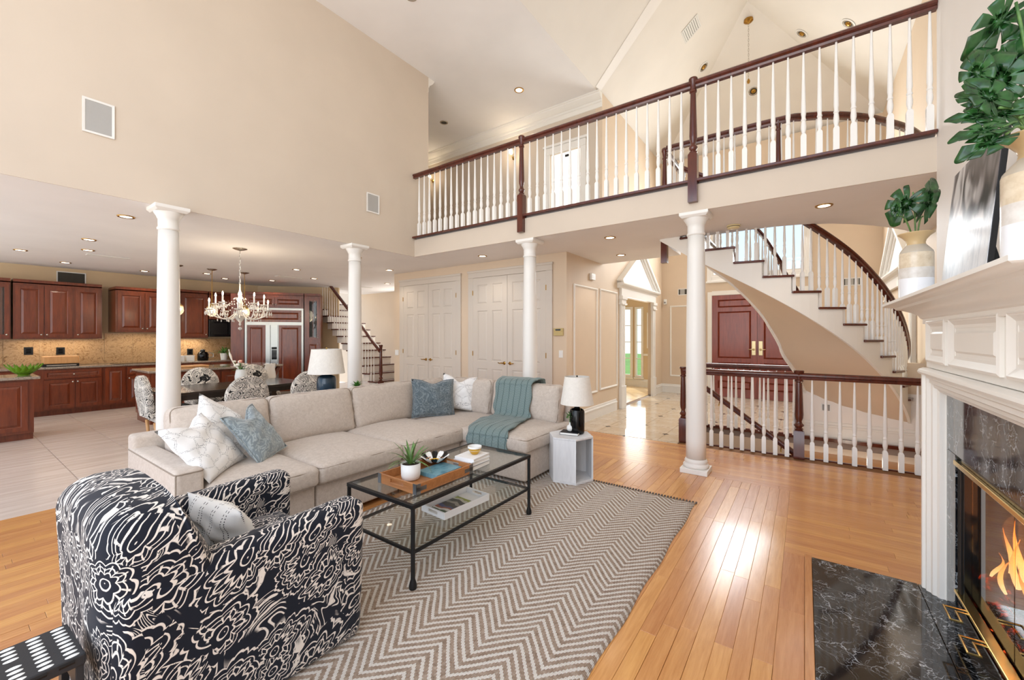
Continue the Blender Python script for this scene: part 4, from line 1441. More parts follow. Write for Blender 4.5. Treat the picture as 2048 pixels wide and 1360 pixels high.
tp = [(-2.93, 4.52, .80), (-2.93, 4.50, .90), (-2.93, 4.43, .972), (-2.93, 4.30, .985), (-2.93, 4.185, .955), (-2.93, 4.135, .80), (-2.92, 4.09, .64), (-2.89, 4.06, .555), (-2.87, 3.93, .552), (-2.82, 3.75, .558), (-2.77, 3.52, .548), (-2.745, 3.42, .51), (-2.74, 3.385, .43), (-2.74, 3.38, .33)]
th = cloth_strip(tp, (1, .12, 0), .50, 'throw', 'knit_teal')
tag(th.build('throw_blanket', M['knit_teal'], smooth=True), 'teal cable-knit throw draped over the sofa back and seat', 'blanket')

# throw pillows on the sofa
def throw_pillow(mat, w, h, t, loc, rz, lean, roll, label, seed, dent=.0, edge_mat=None, name='throw_pillow'):
    mb, edge = pillow(w, h, t, seed, dent=dent)
    o = mb.build(name, M[mat], smooth=True)
    tag(o, label, 'pillow', 'throw pillows on the sofa')
    o.matrix_world = Matrix.Translation(loc) @ Matrix.Rotation(rz, 4, 'Z') @ Matrix.Rotation(-lean, 4, 'X') @ Matrix.Rotation(roll, 4, 'Y')
    if edge_mat:
        MB().tube(edge, .006, 6, closed=True).build('piping', M[edge_mat], o, smooth=True)
    return o
# facing: local -Y looks outwards; rz turns it
throw_pillow('cotton_twig', .50, .50, .15, (-4.00, 1.42, .745), math.radians(118), .50, .62, 'white twig-patterned pillow behind its twin against the sofa arm', 4, .02)
throw_pillow('cotton_twig', .50, .50, .16, (-3.62, 1.17, .715), math.radians(128), .72, -.10, 'white twig-patterned pillow leaning in front at the sofa arm', 2, .06)
throw_pillow('velvet_grey_blue', .46, .48, .15, (-3.72, 1.56, .715), math.radians(128), .62, -.10, 'pale grey-blue embossed pillow beside the white pair', 3, .09, 'velvet_grey_blue')
throw_pillow('cotton_twig', .47, .47, .14, (-3.80, 4.10, .765), math.radians(40), .20, .12, 'white twig-patterned pillow in the sofa corner behind the slate one', 8, .08)
throw_pillow('velvet_slate', .55, .48, .15, (-3.86, 3.70, .735), math.radians(62), .25, .05, 'slate blue embossed pillow in the sofa corner', 5, .05, 'velvet_slate')

# ------------------------------------------------------------------ paisley armchair
AX0, AX1, AYb, AYf = -2.74, -1.83, .32, 1.27
ac = empty('armchair', ((AX0 + AX1) / 2, (AYb + AYf) / 2, 0), 'navy slipcovered armchair with a white paisley print on the rug', 'armchair')
acx, acy = (AX0 + AX1) / 2, (AYb + AYf) / 2
PN = 'paisley_navy'
def A(name, mb, loc, rot=None, mat=PN):
    o = mb.build(name, M[mat], ac, smooth=True); o.location = (loc[0] - acx, loc[1] - acy, loc[2])
    if rot: o.rotation_euler = rot
    return o
def arm_mesh(w, d, seed):
    mb = rbox(w, d, .675, .05, .02, n=8, seed=seed, wob=.004)
    out = []
    for x, y, z in mb.v:
        f = y / (d / 2)
        if z > .3:
            # arms dip in the middle and flare at the front
            z += .012 * f - .02 * (1 - f * f)
        x += .012 * (z - .3) * 0 
        if z < .12: x *= 1.0; 
        out.append((x, y + .03 * (z - .35) * max(0, f), z))
    mb.v = out
    return mb
A('arm', arm_mesh(.17, .93, 1), (AX1 - .085, acy + .02, .012))
A('arm', arm_mesh(.17, .93, 2), (AX0 + .085, acy + .02, .012))
A('front_rail', rbox(.66, .08, .30, .03, .005), (acx, AYf - .07, .012))
A('seat_cushion', rbox(.645, .66, .17, .055, .04, seed=3, wob=.005), (acx, AYf - .36, .31))
def back_mesh():
    mb = rbox(.89, .46, .915, .12, .0, n=12, seed=7, wob=.005)
    out = []
    for x, y, z in mb.v:
        u = x / .45
        t = max(0, (z - .30) / .57)
        if y > 0: y = y - .20 * t ** 1.3 * (y / .23)
        y -= .02 * t
        if z > .4: z -= .05 * abs(u) ** 3.0 * t + .05 * max(0, y / .23) * t
        x *= 1 - .03 * t
        x += .02 * math.sin(3.1 * t) * u
        out.append((x, y, z))
    mb.v = out
    return mb
A('back', back_mesh(), (acx, AYb + .235, .012))
mbp, ed = pillow(.50, .30, .15, 12)
lp = mbp.build('lumbar_pillow', M['cotton_stripe'], smooth=True)
tag(lp, 'white lumbar pillow with dashed grey stripes on the paisley armchair', 'pillow')
lp.matrix_world = Matrix.Translation((-2.37, .84, .575)) @ Matrix.Rotation(PI + .12, 4, 'Z') @ Matrix.Rotation(-.30, 4, 'X')

# ------------------------------------------------------------------ rug
def rug_mat():
    n = NT('rug')
    v = n.coord('Object')
    v = n.vmath('ADD', v, n.vmath('SCALE', n.vmath('SUBTRACT', n.noise(v, 3.0, 2, out=1), (0.5, 0.5, 0.5)), scale=0.03))
    s_ = n.sep(v)
    x, y = s_[0], s_[1]
    per = 0.325
    tri = n.math('MULTIPLY', n.math('PINGPONG', x, per / 2), 1.06)
    q = n.math('DIVIDE', n.math('SUBTRACT', y, tri), 0.0545)
    # the yarn steps: beads along the line
    bead = n.math('SINE', n.math('MULTIPLY', x, 2 * PI / 0.0125))
    rowb = n.math('MULTIPLY', bead, 0.055)
    fr = n.math('FRACT', n.math('ADD', q, rowb))
    d = n.math('ABSOLUTE', n.math('SUBTRACT', fr, 0.5))
    wob = n.math('MULTIPLY', n.noise(v, 60, 2), 0.08)
    white = n.smooth(n.math('ADD', d, wob), 0.285, 0.235)
    yarn = n.noise(v, 210, 3, 0.6)
    tan_ = n.ramp(n.noise(v, 46, 4, 0.7), [(0.3, rgb(140, 120, 104)), (0.5, rgb(170, 150, 133)), (0.7, rgb(190, 172, 156))])
    wh = n.ramp(yarn, [(0.3, rgb(214, 206, 196)), (0.7, rgb(240, 236, 230))])
    n.set(color=n.mix(white, tan_, wh), rough=0.95, spec=0.1)
    h = n.math('ADD', n.math('MULTIPLY', white, 0.5), n.math('ADD', n.math('MULTIPLY', yarn, 0.35), n.math('MULTIPLY', n.math('ABSOLUTE', bead), 0.4)))
    n.bump(h, 0.9, 0.006)
    M['rug'] = n.m
rug_mat()
RX0, RX1, RY0, RY1 = -3.12, -.79, .42, 4.02
rg = MB()
nx, ny = 40, 60
for i in range(nx + 1):
    for j in range(ny + 1):
        u, v = i / nx, j / ny
        x = RX0 + (RX1 - RX0) * u; y = RY0 + (RY1 - RY0) * v
        ex = min(u, 1 - u); ey = min(v, 1 - v)
        x += .007 * math.sin(y * 9 + 1) * (1 if u in (0, 1) else 0) ; y += .006 * math.sin(x * 8) * (1 if v in (0, 1) else 0)
        x += -.03 * (v - .5) * u
        z = .013 if (0 < i < nx and 0 < j < ny) else .006
        z += .002 * math.sin(x * 5 + y * 3)
        rg.v.append((x, y, z))
for i in range(nx):
    for j in range(ny):
        a = i * (ny + 1) + j
        rg.f.append((a, a + ny + 1, a + ny + 2, a + 1))
b0 = len(rg.v)
ring = [i * (ny + 1) for i in range(nx + 1)] + [nx * (ny + 1) + j for j in range(1, ny + 1)] + [i * (ny + 1) + ny for i in range(nx - 1, -1, -1)] + [j for j in range(ny - 1, 0, -1)]
rg.v += [(rg.v[k][0], rg.v[k][1], .0005) for k in ring]
for q in range(len(ring)):
    p_ = (q + 1) % len(ring)
    rg.f.append((ring[q], b0 + q, b0 + p_, ring[p_]))
ro = rg.build('rug', M['rug'], smooth=True)
tag(ro, 'tan and ivory chevron woven rug under the coffee table', 'rug')
# whipped edge of dark and light stitches
fr = MB()
for q in range(0, 84):
    x = RX0 + (RX1 - RX0) * (q + .5) / 84 - .0
    fr.box(x - .006, x + .006, RY1 - .012, RY1 + .012, .003, .017)
paint('stitch', (96, 86, 78), .9)
tag(fr.build('stitching', M['stitch'], ro), kind='stuff')
# ================================================================== coffee table
ct = empty('coffee_table', (-2.235, 2.30, .015), 'black metal coffee table with glass top and glass lower shelf', 'table')
CX, CY = -2.235, 2.30
hx, hy, CH = .325, .635, .502
black = M['black_matte']
def Cb(name, mb, mat=black, auto=45): return mb.build(name, mat, ct, auto=auto)
for sx in (-1, 1):
    for sy in (-1, 1):
        mb = MB().lathe((sx * hx, sy * hy, 0), [(.0001, 0), (.022, .002), (.024, .02), (.018, .045), (.013, .06), (.013, CH - .02)], 14)
        Cb('leg', mb)
bw = .0125
top = MB().box(-hx - bw, hx + bw, -hy - bw, -hy + bw, CH - .025, CH).box(-hx - bw, hx + bw, hy - bw, hy + bw, CH - .025, CH)
top.box(-hx - bw, -hx + bw, -hy + bw, hy - bw, CH - .025, CH).box(hx - bw, hx + bw, -hy + bw, hy - bw, CH - .025, CH)
bevel(Cb('top_frame', top, auto=None), .003)
zs_ = .225
sh = MB().box(-hx, hx, -hy - .009, -hy + .009, zs_ - .018, zs_).box(-hx, hx, hy - .009, hy + .009, zs_ - .018, zs_)
sh.box(-hx - .009, -hx + .009, -hy, hy, zs_ - .018, zs_).box(hx - .009, hx + .009, -hy, hy, zs_ - .018, zs_)
bevel(Cb('shelf_frame', sh, auto=None), .003)
Cb('glass_top', MB().box(-hx + bw, hx - bw, -hy + bw, hy - bw, CH - .009, CH - .001), M['tabletop_pane'], None)
Cb('glass_shelf', MB().box(-hx + .009, hx - .009, -hy + .009, hy - .009, zs_ - .008, zs_ - .001), M['tabletop_pane'], None)
TZ = .015 + CH + .001
SZ = .015 + zs_ + .001

# ---- wooden tray
n0, l0, r0 = PZ(833, 991, TZ), PZ(753, 966, TZ), PZ(945, 946, TZ)
ux = (r0 - n0); uy = (l0 - n0); LX, LY = ux.length, uy.length
ang = math.atan2(ux.y, ux.x)
tr = empty('wooden_tray', n0, 'wooden serving tray with metal corner straps on the glass tabletop', 'tray', rz=ang)
tm = M['tray_wood']; t_ = .012; hh = .066
bevel(MB().box(0, LX, 0, LY, 0, .01).build('tray_base', tm, tr), .002)
for (a, b, c, d) in ((0, LX, 0, t_), (0, LX, LY - t_, LY)):
    bevel(MB().box(a, b, c, d, .01, hh).build('tray_side', tm, tr), .002)
for x in (0, LX - t_):
    mb = MB().box(x, x + t_, t_, LY * .33, .01, hh).box(x, x + t_, LY * .67, LY - t_, .01, hh).box(x, x + t_, LY * .33, LY * .67, .01, .028).box(x, x + t_, LY * .33, LY * .67, .052, hh)
    bevel(mb.build('tray_end', tm, tr), .0015)
for x in (-.002, LX + .002):
    for y in (-.002, LY + .002):
        sx = 1 if x < LX / 2 else -1; sy = 1 if y < LY / 2 else -1
        mb = MB().box(x, x + sx * .035, y, y + sy * .003, .0, hh + .002).box(x, x + sx * .003, y, y + sy * .035, 0, hh + .002)
        mb.box(x, x + sx * .085, y, y + sy * .002, .02, hh - .02)
        mb.build('corner_strap', M['zinc'], tr)
def on_tray(u, v, z=.0102): 
    return n0 + Vector((math.cos(ang) * u - math.sin(ang) * v, math.sin(ang) * u + math.cos(ang) * v, z))
# ---- potted plant with strap leaves
pc = PZ(821.5, 957, TZ + .012)
pp = empty('potted_plant', (pc.x, pc.y, TZ + .0105), 'spiky green plant in a white pot on the wooden tray', 'plant')
MB().lathe((0, 0, 0), [(.048, 0), (.060, .006), (.066, .03), (.068, .112), (.064, .112), (.061, .035), (.0001, .03)], 28, cap=False).build('pot', M['plastic_white'], pp, smooth=True)
paint('soil', (58, 44, 34), .9, .2, .5)
MB().lathe((0, 0, 0), [(.063, .10), (.03, .106), (.0001, .107)], 20, cap=False).build('soil', M['soil'], pp, smooth=True)
def leafmat(key, a, b, rough=.4):
    n = NT(key); v = n.coord('Object')
    n.set(color=n.ramp(n.noise(v, 26, 3), [(.3, rgb(*a)), (.7, rgb(*b))]), rough=rough)
    n.bump(n.noise(n.mapping(v, (60, 60, 4)), 1.5, 2), .1, .002); M[key] = n.m
leafmat('leaf_green', (58, 100, 48), (118, 154, 84))
leafmat('leaf_fern', (52, 104, 40), (96, 150, 62))
leafmat('monstera', (14, 44, 20), (44, 92, 40), .22)
def strap_leaf(L, w, az, up, droop, th=.003, n=9):
    mb = MB(); pts = []
    d = Vector((math.cos(az), math.sin(az), 0)); s_ = Vector((-math.sin(az), math.cos(az), 0))
    p = Vector((0, 0, 0)); a = up
    for k in range(n):
        f = k / (n - 1)
        ww = w * (0.55 + .8 * f - 1.35 * f ** 3) if f < 1 else 0
        ww = max(ww, .0006)
        nz = -d * math.sin(a) + Vector((0, 0, math.cos(a)))
        for sg in (-1, 0, 1):
            mb.v.append(tuple(p + s_ * (sg * ww) + nz * (.25 * ww * abs(sg))))
        p = p + (d * math.cos(a) + Vector((0, 0, math.sin(a)))) * (L / (n - 1))
        a -= droop / (n - 1)
    for k in range(n - 1):
        for j in range(2):
            q = 3 * k + j; mb.f.append((q, q + 1, q + 4, q + 3))
    return mb
rp2 = random.Random(5)
for k in range(22):
    az = k * 2.4 + rp2.random() * .4
    ring = k / 22
    up = 1.45 - 1.0 * ring + rp2.uniform(-.12, .12)
    o = strap_leaf(rp2.uniform(.15, .21), rp2.uniform(.008, .012), az, up, rp2.uniform(.4, 1.5) * (0.4 + ring)).build('leaf', M['leaf_green'], pp, smooth=True, fix=False)
    o.location = (.012 * math.cos(az), .012 * math.sin(az), .10)

# ---- books and bowls
def book(loc, w, d, h, rz, cover, pages, label, cat='book', group=None, spine_side=-1, cov_t=.003):
    b = empty('book', loc, label, cat, group, rz)
    mb = MB().box(-w / 2, w / 2, -d / 2, d / 2, 0, cov_t).box(-w / 2, w / 2, -d / 2, d / 2, h - cov_t, h).box(-w / 2, -w / 2 + cov_t, -d / 2, d / 2, cov_t, h - cov_t)
    bevel(mb.build('cover', M[cover], b), .001)
    MB().box(-w / 2 + cov_t, w / 2 - .004, -d / 2 + .004, d / 2 - .004, cov_t, h - cov_t).build('pages', M[pages], b)
    return b
paint('paper', (238, 235, 228), .8, .02, .0)
paint('cover_white', (240, 240, 240), .45, .01, 0)
paint('cover_grey', (150, 148, 146), .5, .03, 0)
paint('cover_black', (26, 27, 30), .5, .03, 0)
n = NT('cover_blue'); v = n.coord('Object')
n.set(color=n.ramp(n.noise(n.mapping(v, (6, 14, 1)), 1.2, 4, .6), [(.35, rgb(62, 118, 140)), (.5, rgb(118, 164, 178)), (.7, rgb(84, 140, 160))]), rough=.35); M['cover_blue'] = n.m
q = PZ(880, 938, TZ + .035)
book((q.x, q.y, TZ + .0105), .25, .20, .028, ang, 'cover_blue', 'paper', 'blue covered book lying in the wooden tray under the petal bowl')
# petal bowl (black and white stripes, gold centre)
q = PZ(869, 918, TZ + .07)
pb = empty('petal_bowl', (q.x - .01, q.y + .01, TZ + .0392), 'black and white petal-edged dish with a gold centre on the blue book', 'bowl')
for k in range(12):
    a0, a1 = 2 * PI * k / 12, 2 * PI * (k + 1) / 12
    am = (a0 + a1) / 2
    mb = MB(); rings = ((.015, .004, 1), (.05, .008, 1), (.085, .028, 1), (.105, .045, .8), (.112, .052, .35))
    for t2 in (0, .004):
        for r_, h_, sp in rings:
            for f in (-.5, 0, .5):
                a = am + (a1 - a0) * f * sp; rr = r_
                mb.v.append((rr * math.cos(a), rr * math.sin(a), h_ + t2 + (.004 if f else 0)))
    R_ = len(rings)
    for t2 in (0, 1):
        for i in range(R_ - 1):
            for j in (0, 1):
                b = t2 * R_ * 3 + i * 3 + j; mb.f.append((b, b + 1, b + 4, b + 3) if t2 else (b, b + 3, b + 4, b + 1))
    for i in range(R_ - 1):
        for j in (0, 2):
            b, c = i * 3 + j, R_ * 3 + i * 3 + j; mb.f.append((b, c, c + 3, b + 3))
    mb.f.append((12, 13, 28, 27)); mb.f.append((13, 14, 29, 28))
    mb.build('petal', M['plastic_white'] if k % 2 else M['black_gloss'], pb)
MB().lathe((0, 0, .008), [(.0001, 0), (.026, .0), (.04, .006), (.044, .012)], 20, cap=False).build('gold_centre', M['gold'], pb, smooth=True)
# white books with the gold bowl
q = PZ(936, 934, TZ)
wb = (q.x, q.y)
rz_b = ang + .06
book((wb[0], wb[1] + .045, TZ), .22, .19, .034, rz_b, 'cover_grey', 'paper', 'grey bottom book of the stack on the glass tabletop')
book((wb[0], wb[1] + .045, TZ + .0345), .215, .185, .028, rz_b - .05, 'cover_white', 'paper', 'white middle book of the stack on the glass tabletop')
book((wb[0] + .003, wb[1] + .047, TZ + .063), .21, .18, .024, rz_b + .04, 'cover_white', 'paper', 'white top book of the stack, under the gold bowl')
gb = empty('small_bowl', (wb[0] + .012, wb[1] + .065, TZ + .0875), 'small gold and white bowl on the stack of white books', 'bowl')
MB().lathe((0, 0, 0), [(.0001, 0), (.024, 0), (.028, .004), (.046, .028), (.053, .048)], 24, cap=False).build('gold_body', M['gold'], gb, smooth=True)
MB().lathe((0, 0, 0), [(.0532, .0485), (.055, .062), (.052, .063), (.047, .03), (.026, .009), (.0001, .008)], 24, cap=False).build('white_rim', M['plastic_white'], gb, smooth=True)
# ---- white tray with a magazine on the lower shelf
n1, l1, r1 = PZ(889, 1041, SZ), PZ(843, 1021, SZ), PZ(979, 1000, SZ)
ux = r1 - n1; uy = l1 - n1; a2 = math.atan2(ux.y, ux.x); lx, ly = ux.length, max(.24, uy.length)
wt = empty('white_tray', n1, 'white lacquer tray holding a magazine on the lower glass shelf', 'tray', rz=a2)
mb = MB().box(0, lx, 0, ly, 0, .006)
bevel(mb.build('tray_base', M['cover_white'], wt), .002)
for (a, b, c, d) in ((0, lx, 0, .01), (0, lx, ly - .01, ly)): bevel(MB().box(a, b, c, d, .006, .05).build('tray_side', M['cover_white'], wt), .003)
for x in (0, lx - .01):
    mb = MB().box(x, x + .01, .01, ly * .3, .006, .05).box(x, x + .01, ly * .7, ly - .01, .006, .05).box(x, x + .01, ly * .3, ly * .7, .006, .02).box(x, x + .01, ly * .3, ly * .7, .040, .05)
    mb.build('tray_end', M['cover_white'], wt)
n = NT('magazine'); v = n.coord('Object'); s_ = n.sep(v)
st = n.ramp(n.math('FRACT', n.math('ADD', n.math('MULTIPLY', s_[0], 3.6), n.math('MULTIPLY', n.noise(v, 9, 2), .35))), [(0, rgb(52, 52, 52)), (.18, rgb(150, 148, 140)), (.3, rgb(60, 62, 58)), (.45, rgb(196, 196, 180)), (.55, rgb(150, 160, 60)), (.66, rgb(70, 90, 60)), (.75, rgb(226, 224, 220)), (.83, rgb(150, 82, 60)), (.92, rgb(62, 74, 120))], 'CONSTANT')
n.set(color=st, rough=.3); M['magazine'] = n.m
mg = MB().box(-.13, .13, -.10, .10, 0, .006).build('magazine', M['magazine'])
tag(mg, 'colourful magazine lying in the white tray', 'magazine')
mg.location = n1 + Vector((math.cos(a2) * lx * .45 - math.sin(a2) * ly * .5, math.sin(a2) * lx * .45 + math.cos(a2) * ly * .5, .0065)); mg.rotation_euler = (0, 0, a2)

# ================================================================== hexagonal side table with lamp
hv = [Vector((-2.118, 3.715, 0))]
for k in range(5):
    a = math.radians(10 + 60 * k); hv.append(hv[-1] + Vector((math.cos(a), math.sin(a), 0)) * .243)
hc = sum(hv, Vector()) / 6
HT = .478
stb = empty('side_table', (hc.x, hc.y, .016), 'whitewashed hexagonal side table with one open side', 'table')
def hexring(f, z): return [((p - hc) * f + Vector((0, 0, z))) for p in hv]
ww = M['whitewash']
bevel(MB().hull(hexring(1, HT - .034), hexring(1, HT - .016)).build('top', ww, stb), .002)
bevel(MB().hull(hexring(1, 0), hexring(1, .022)).build('bottom', ww, stb), .002)
for k in range(6):
    if k == 1: continue
    p, q = hv[k] - hc, hv[(k + 1) % 6] - hc
    i0, i1 = p * .93, q * .93
    MB().hull([(p.x, p.y, .0225), (q.x, q.y, .0225), (i1.x, i1.y, .0225), (i0.x, i0.y, .0225)], [(p.x, p.y, HT - .0345), (q.x, q.y, HT - .0345), (i1.x, i1.y, HT - .0345), (i0.x, i0.y, HT - .0345)]).build('side_panel', ww, stb)
LZ = HT + .0005
la = empty('table_lamp', (hc.x + .035, hc.y + .08, LZ), 'table lamp with black ribbed base and linen shade on the side table', 'lamp')
MB().lathe((0, 0, 0), [(.072, 0), (.078, .01), (.080, .02), (.080, .235), (.072, .255), (.05, .268), (.03, .275)], 28).build('base', M['black_gloss'], la, auto=35)
MB().lathe((0, 0, 0), [(.03, .275), (.026, .285), (.012, .29), (.010, .33)], 16).build('neck', M['black_matte'], la, auto=35)
MB().lathe((0, 0, 0), [(.178, .315), (.132, .61), (.130, .61), (.176, .315)], 36).build('shade', M['shade_linen'], la, smooth=False, auto=30)
MB().tube([(.01, 0, .33), (.045, 0, .38), (.045, 0, .56), (0, 0, .605), (-.045, 0, .56), (-.045, 0, .38), (-.01, 0, .33)], .0018, 6).build('harp', M['brass'], la)
MB().lathe((0, 0, .605), [(.006, 0), (.010, .008), (.004, .018)], 10).build('finial', M['black_matte'], la)
MB().tube([(.05, -.03, .33), (.06, -.04, .24)], .0012, 5).build('pull_chain', M['brass'], la)
q = PZ(1139, 868, LZ)
book((q.x + .005, q.y + .015, LZ), .20, .15, .026, math.radians(12), 'cover_black', 'paper', 'black book on the whitewashed side table under the bud vase')
vb = empty('bud_vase', (q.x - .005, q.y + .03, LZ + .0265), 'round white bud vase with green sprigs on the black book', 'vase')
MB().lathe((0, 0, 0), [(.0001, 0), (.022, 0), (.036, .012), (.041, .034), (.034, .056), (.014, .068), (.013, .09), (.016, .094), (.010, .092), (.009, .07)], 24, cap=False).build('body', M['plastic_white'], vb, smooth=True)
for k in range(9):
    az = k * 2.4; L = .07 + .02 * (k % 3)
    tip = Vector((math.cos(az) * .035, math.sin(az) * .035, .092 + L))
    MB().tube([(0, 0, .06), tip * .6 + Vector((0, 0, .04)), tip], .0016, 5).build('stem', M['leaf_green'], vb)
    lm = MB()
    for j in range(5):
        m_ = strap_leaf(.038, .008, az + j * 1.3, .7, .8, n=5); m_.xform(Matrix.Translation(tip - Vector((0, 0, .012 * j)))); lm.add(m_.v, m_.f)
    tag(lm.build('leaves', M['leaf_fern'], vb, fix=False), kind='stuff')

# ================================================================== fireplace
FX, FYa, FYb = .60, 1.76, 3.48
fp = empty('fireplace', (.70, 2.585, 0), 'white panelled mantelpiece with black marble surround and gas fire', 'fireplace')
def Fp(name, mb, mat, auto=None, par=None, bv=None):
    mb.v = [(x - .70, y - 2.585, z) for x, y, z in mb.v]
    o = mb.build(name, mat, par or fp, auto=auto)
    if bv: bevel(o, bv)
    return o
tm_ = M['trim_warm']
# moulded legs: step inwards towards the marble
legprof = [(0.898, 3.478), (.576, 3.48), (.576, 3.455), (.590, 3.448), (.590, 3.425), (.606, 3.412), (.610, 3.392), (.626, 3.384), (.634, 3.368), (.66, 3.366), (.66, 3.36), (.898, 3.36)]
def mirror(pts): return [(x, 2 * 2.62 - y) for x, y in pts][::-1]
Fp('leg', MB().prism(legprof, 0.013, 1.30), tm_, 30)
Fp('leg', MB().prism(mirror(legprof), 0.013, 1.30), tm_, 30)
# header board between the legs and moulding under it
hp_ = [(.66, 1.20), (.634, 1.203), (.626, 1.218), (.610, 1.228), (.606, 1.245), (.590, 1.256), (.590, 1.275), (.576, 1.285), (.576, 1.30), (.898, 1.30), (.898, 1.20)]
def ext_y(poly, y0, y1):
    return MB().hull([(x, y0, z) for x, z in poly], [(x, y1, z) for x, z in poly])
Fp('header_moulding', ext_y(hp_, 1.88, 3.36), tm_, 30)
Fp('shelf_moulding', ext_y([(.898, 1.30), (.566, 1.30), (.560, 1.312), (.566, 1.326), (.585, 1.336), (.898, 1.34)], 1.745, 3.495), tm_, 30)
Fp('frieze', MB().box(.60, .898, FYa, FYb, 1.341, 1.70), tm_)
py = [(3.42, 3.02), (2.95, 2.29), (2.22, 1.82)]
for a, b in py:
    mb = MB().frame3((.60, a, 1.375), (0, -1, 0), (0, 0, 1), [(0, 0), (0, .012), (.012, .018), (.022, .012), (.04, .002), (.055, .002), (.055, 0)], a - b, .245)
    Fp('frieze_panel', mb, tm_)
    Fp('panel_field', MB().slab((.60, a - .07, 1.445), (0, -1, 0), (0, 0, 1), a - b - .14, .105, 0, .008, .01), tm_)
cr = [(.898, 1.60), (.585, 1.60), (.585, 1.628), (.575, 1.634), (.568, 1.65), (.545, 1.668), (.50, 1.688), (.478, 1.692), (.470, 1.704), (.452, 1.708), (.430, 1.712), (.42, 1.72), (.42, 1.735), (.898, 1.735)]
# crown returns at both ends: sweep round three sides
prof = [(.60 - x, z) for x, z in cr if x < .8]
prof = [(0, 1.60)] + prof + [(0, 1.735)]
Fp('mantel_shelf', MB().sweep([(.898, FYb, 0), (.60, FYb, 0), (.60, FYa, 0), (.898, FYa, 0)], prof, flip=1).box(.599, .898, FYa, FYb, 1.702, 1.735), tm_, 30)
# marble slips
bmz = M['black_marble']
Fp('marble_slip', MB().box(.662, .72, 3.20, 3.358, .013, .885), bmz, bv=.002)
Fp('marble_slip', MB().box(.662, .72, 1.882, 1.97, .013, .885), bmz, bv=.002)
Fp('marble_header', MB().box(.662, .72, 1.882, 3.358, .887, 1.199), bmz, bv=.002)
# metal frame and glass doors
fm = MB().box(.675, .73, 3.12, 3.199, .10, .884).box(.675, .73, 1.971, 2.05, .10, .884).box(.668, .73, 2.05, 3.12, .86, .884).box(.668, .73, 1.971, 3.199, .013, .10)
Fp('door_frame', fm, M['black_gloss'], bv=.004)
for yy in (3.14, 3.16, 3.18):
    Fp('frame_rib', MB().box(.668, .676, yy - .004, yy + .004, .11, .85), M['black_matte'])
Fp('brass_strip', MB().box(.652, .70, 1.98, 3.19, .836, .860), M['brass'], bv=.003)
Fp('brass_rail', MB().box(.655, .70, 1.98, 3.19, .150, .166), M['brass'], bv=.003)
for y0, y1 in ((2.59, 3.115), (2.055, 2.58)):
    Fp('glass_door', MB().box(.705, .709, y0, y1, .17, .84), M['fire_glass'])
def handle(y):
    pts = [(.655, y, .158), (.575, y, .158), (.575, y - .13, .158), (.612, y - .13, .158), (.612, y - .03, .158), (.655, y - .03, .158)]
    Fp('door_handle', MB().tube(pts, .0055, 8), M['brass'], 50)
handle(2.98); handle(2.72)
# firebox
paint('firebox', (44, 38, 34), .9, .2, .3)
fx = MB().box(1.28, 1.30, 1.93, 3.24, .013, .95).box(.73, 1.30, 3.20, 3.24, .013, .95).box(.73, 1.30, 1.93, 1.97, .013, .95).box(.73, 1.30, 1.93, 3.24, .90, .95).box(.73, 1.30, 1.93, 3.24, .013, .04)
Fp('firebox_lining', fx, M['firebox'])
def bark():
    n = NT('log_bark'); v = n.coord('Object'); f = n.noise(n.mapping(v, (3, 26, 26)), 1.4, 5, .65)
    n.set(color=n.ramp(f, [(.3, rgb(46, 30, 22)), (.55, rgb(96, 66, 46)), (.75, rgb(140, 104, 78))]), rough=.9); n.bump(f, .8, .02); M['log_bark'] = n.m
    n = NT('ember'); v = n.coord('Object'); f = n.smooth(n.noise(v, 22, 4, .65), .5, .7)
    n.set(color=n.mix(f, rgb(44, 26, 20), rgb(255, 110, 50)), rough=.9, emit=rgb(255, 92, 36), estr=n.math('MULTIPLY', f, 2.2)); n.bump(f, .5, .01); M['ember'] = n.m
    n = NT('flame'); v = n.coord('Generated'); z = n.sep(v)[2]
    n.set(color=rgb(255, 190, 90), emit=n.ramp(z, [(0, rgb(255, 240, 196)), (.5, rgb(255, 216, 130)), (1, rgb(250, 150, 60))]), estr=n.ramp(z, [(0, (9, 9, 9)), (.6, (6, 6, 6)), (1, (2.6, 2.6, 2.6))]), rough=1)
    M['flame'] = n.m
bark()
def log(p0, p1, r, mat):
    p0, p1 = Vector(p0), Vector(p1); rr = random.Random(int(p0.y * 1000))
    pts = [p0.lerp(p1, k / 6) + Vector((0, rr.uniform(-.008, .008), rr.uniform(-.008, .008))) for k in range(7)]
    Fp('log', MB().tube(pts, [r * rr.uniform(.85, 1.1) for _ in pts], 10), M[mat], 60)
log((.80, 3.17, .14), (.78, 2.35, .12), .06, 'log_bark')
log((.93, 3.15, .12), (.92, 2.20, .12), .06, 'log_bark')
log((.76, 3.14, .27), (.92, 2.70, .30), .042, 'ember')
log((.95, 3.10, .30), (.765, 2.74, .25), .040, 'log_bark')
log((.765, 3.05, .20), (.78, 2.45, .22), .045, 'ember')
log((.84, 3.16, .35), (.79, 2.66, .34), .036, 'log_bark')
em = random.Random(2); mb = MB()
for k in range(60):
    x, y = em.uniform(.75, 1.1), em.uniform(2.15, 3.15); mb.lathe((x, y, .041), [(em.uniform(.015, .028), 0), (.02, .012), (.004, em.uniform(.02, .035))], 6)
tag(Fp('embers', mb, M['ember']), kind='stuff')
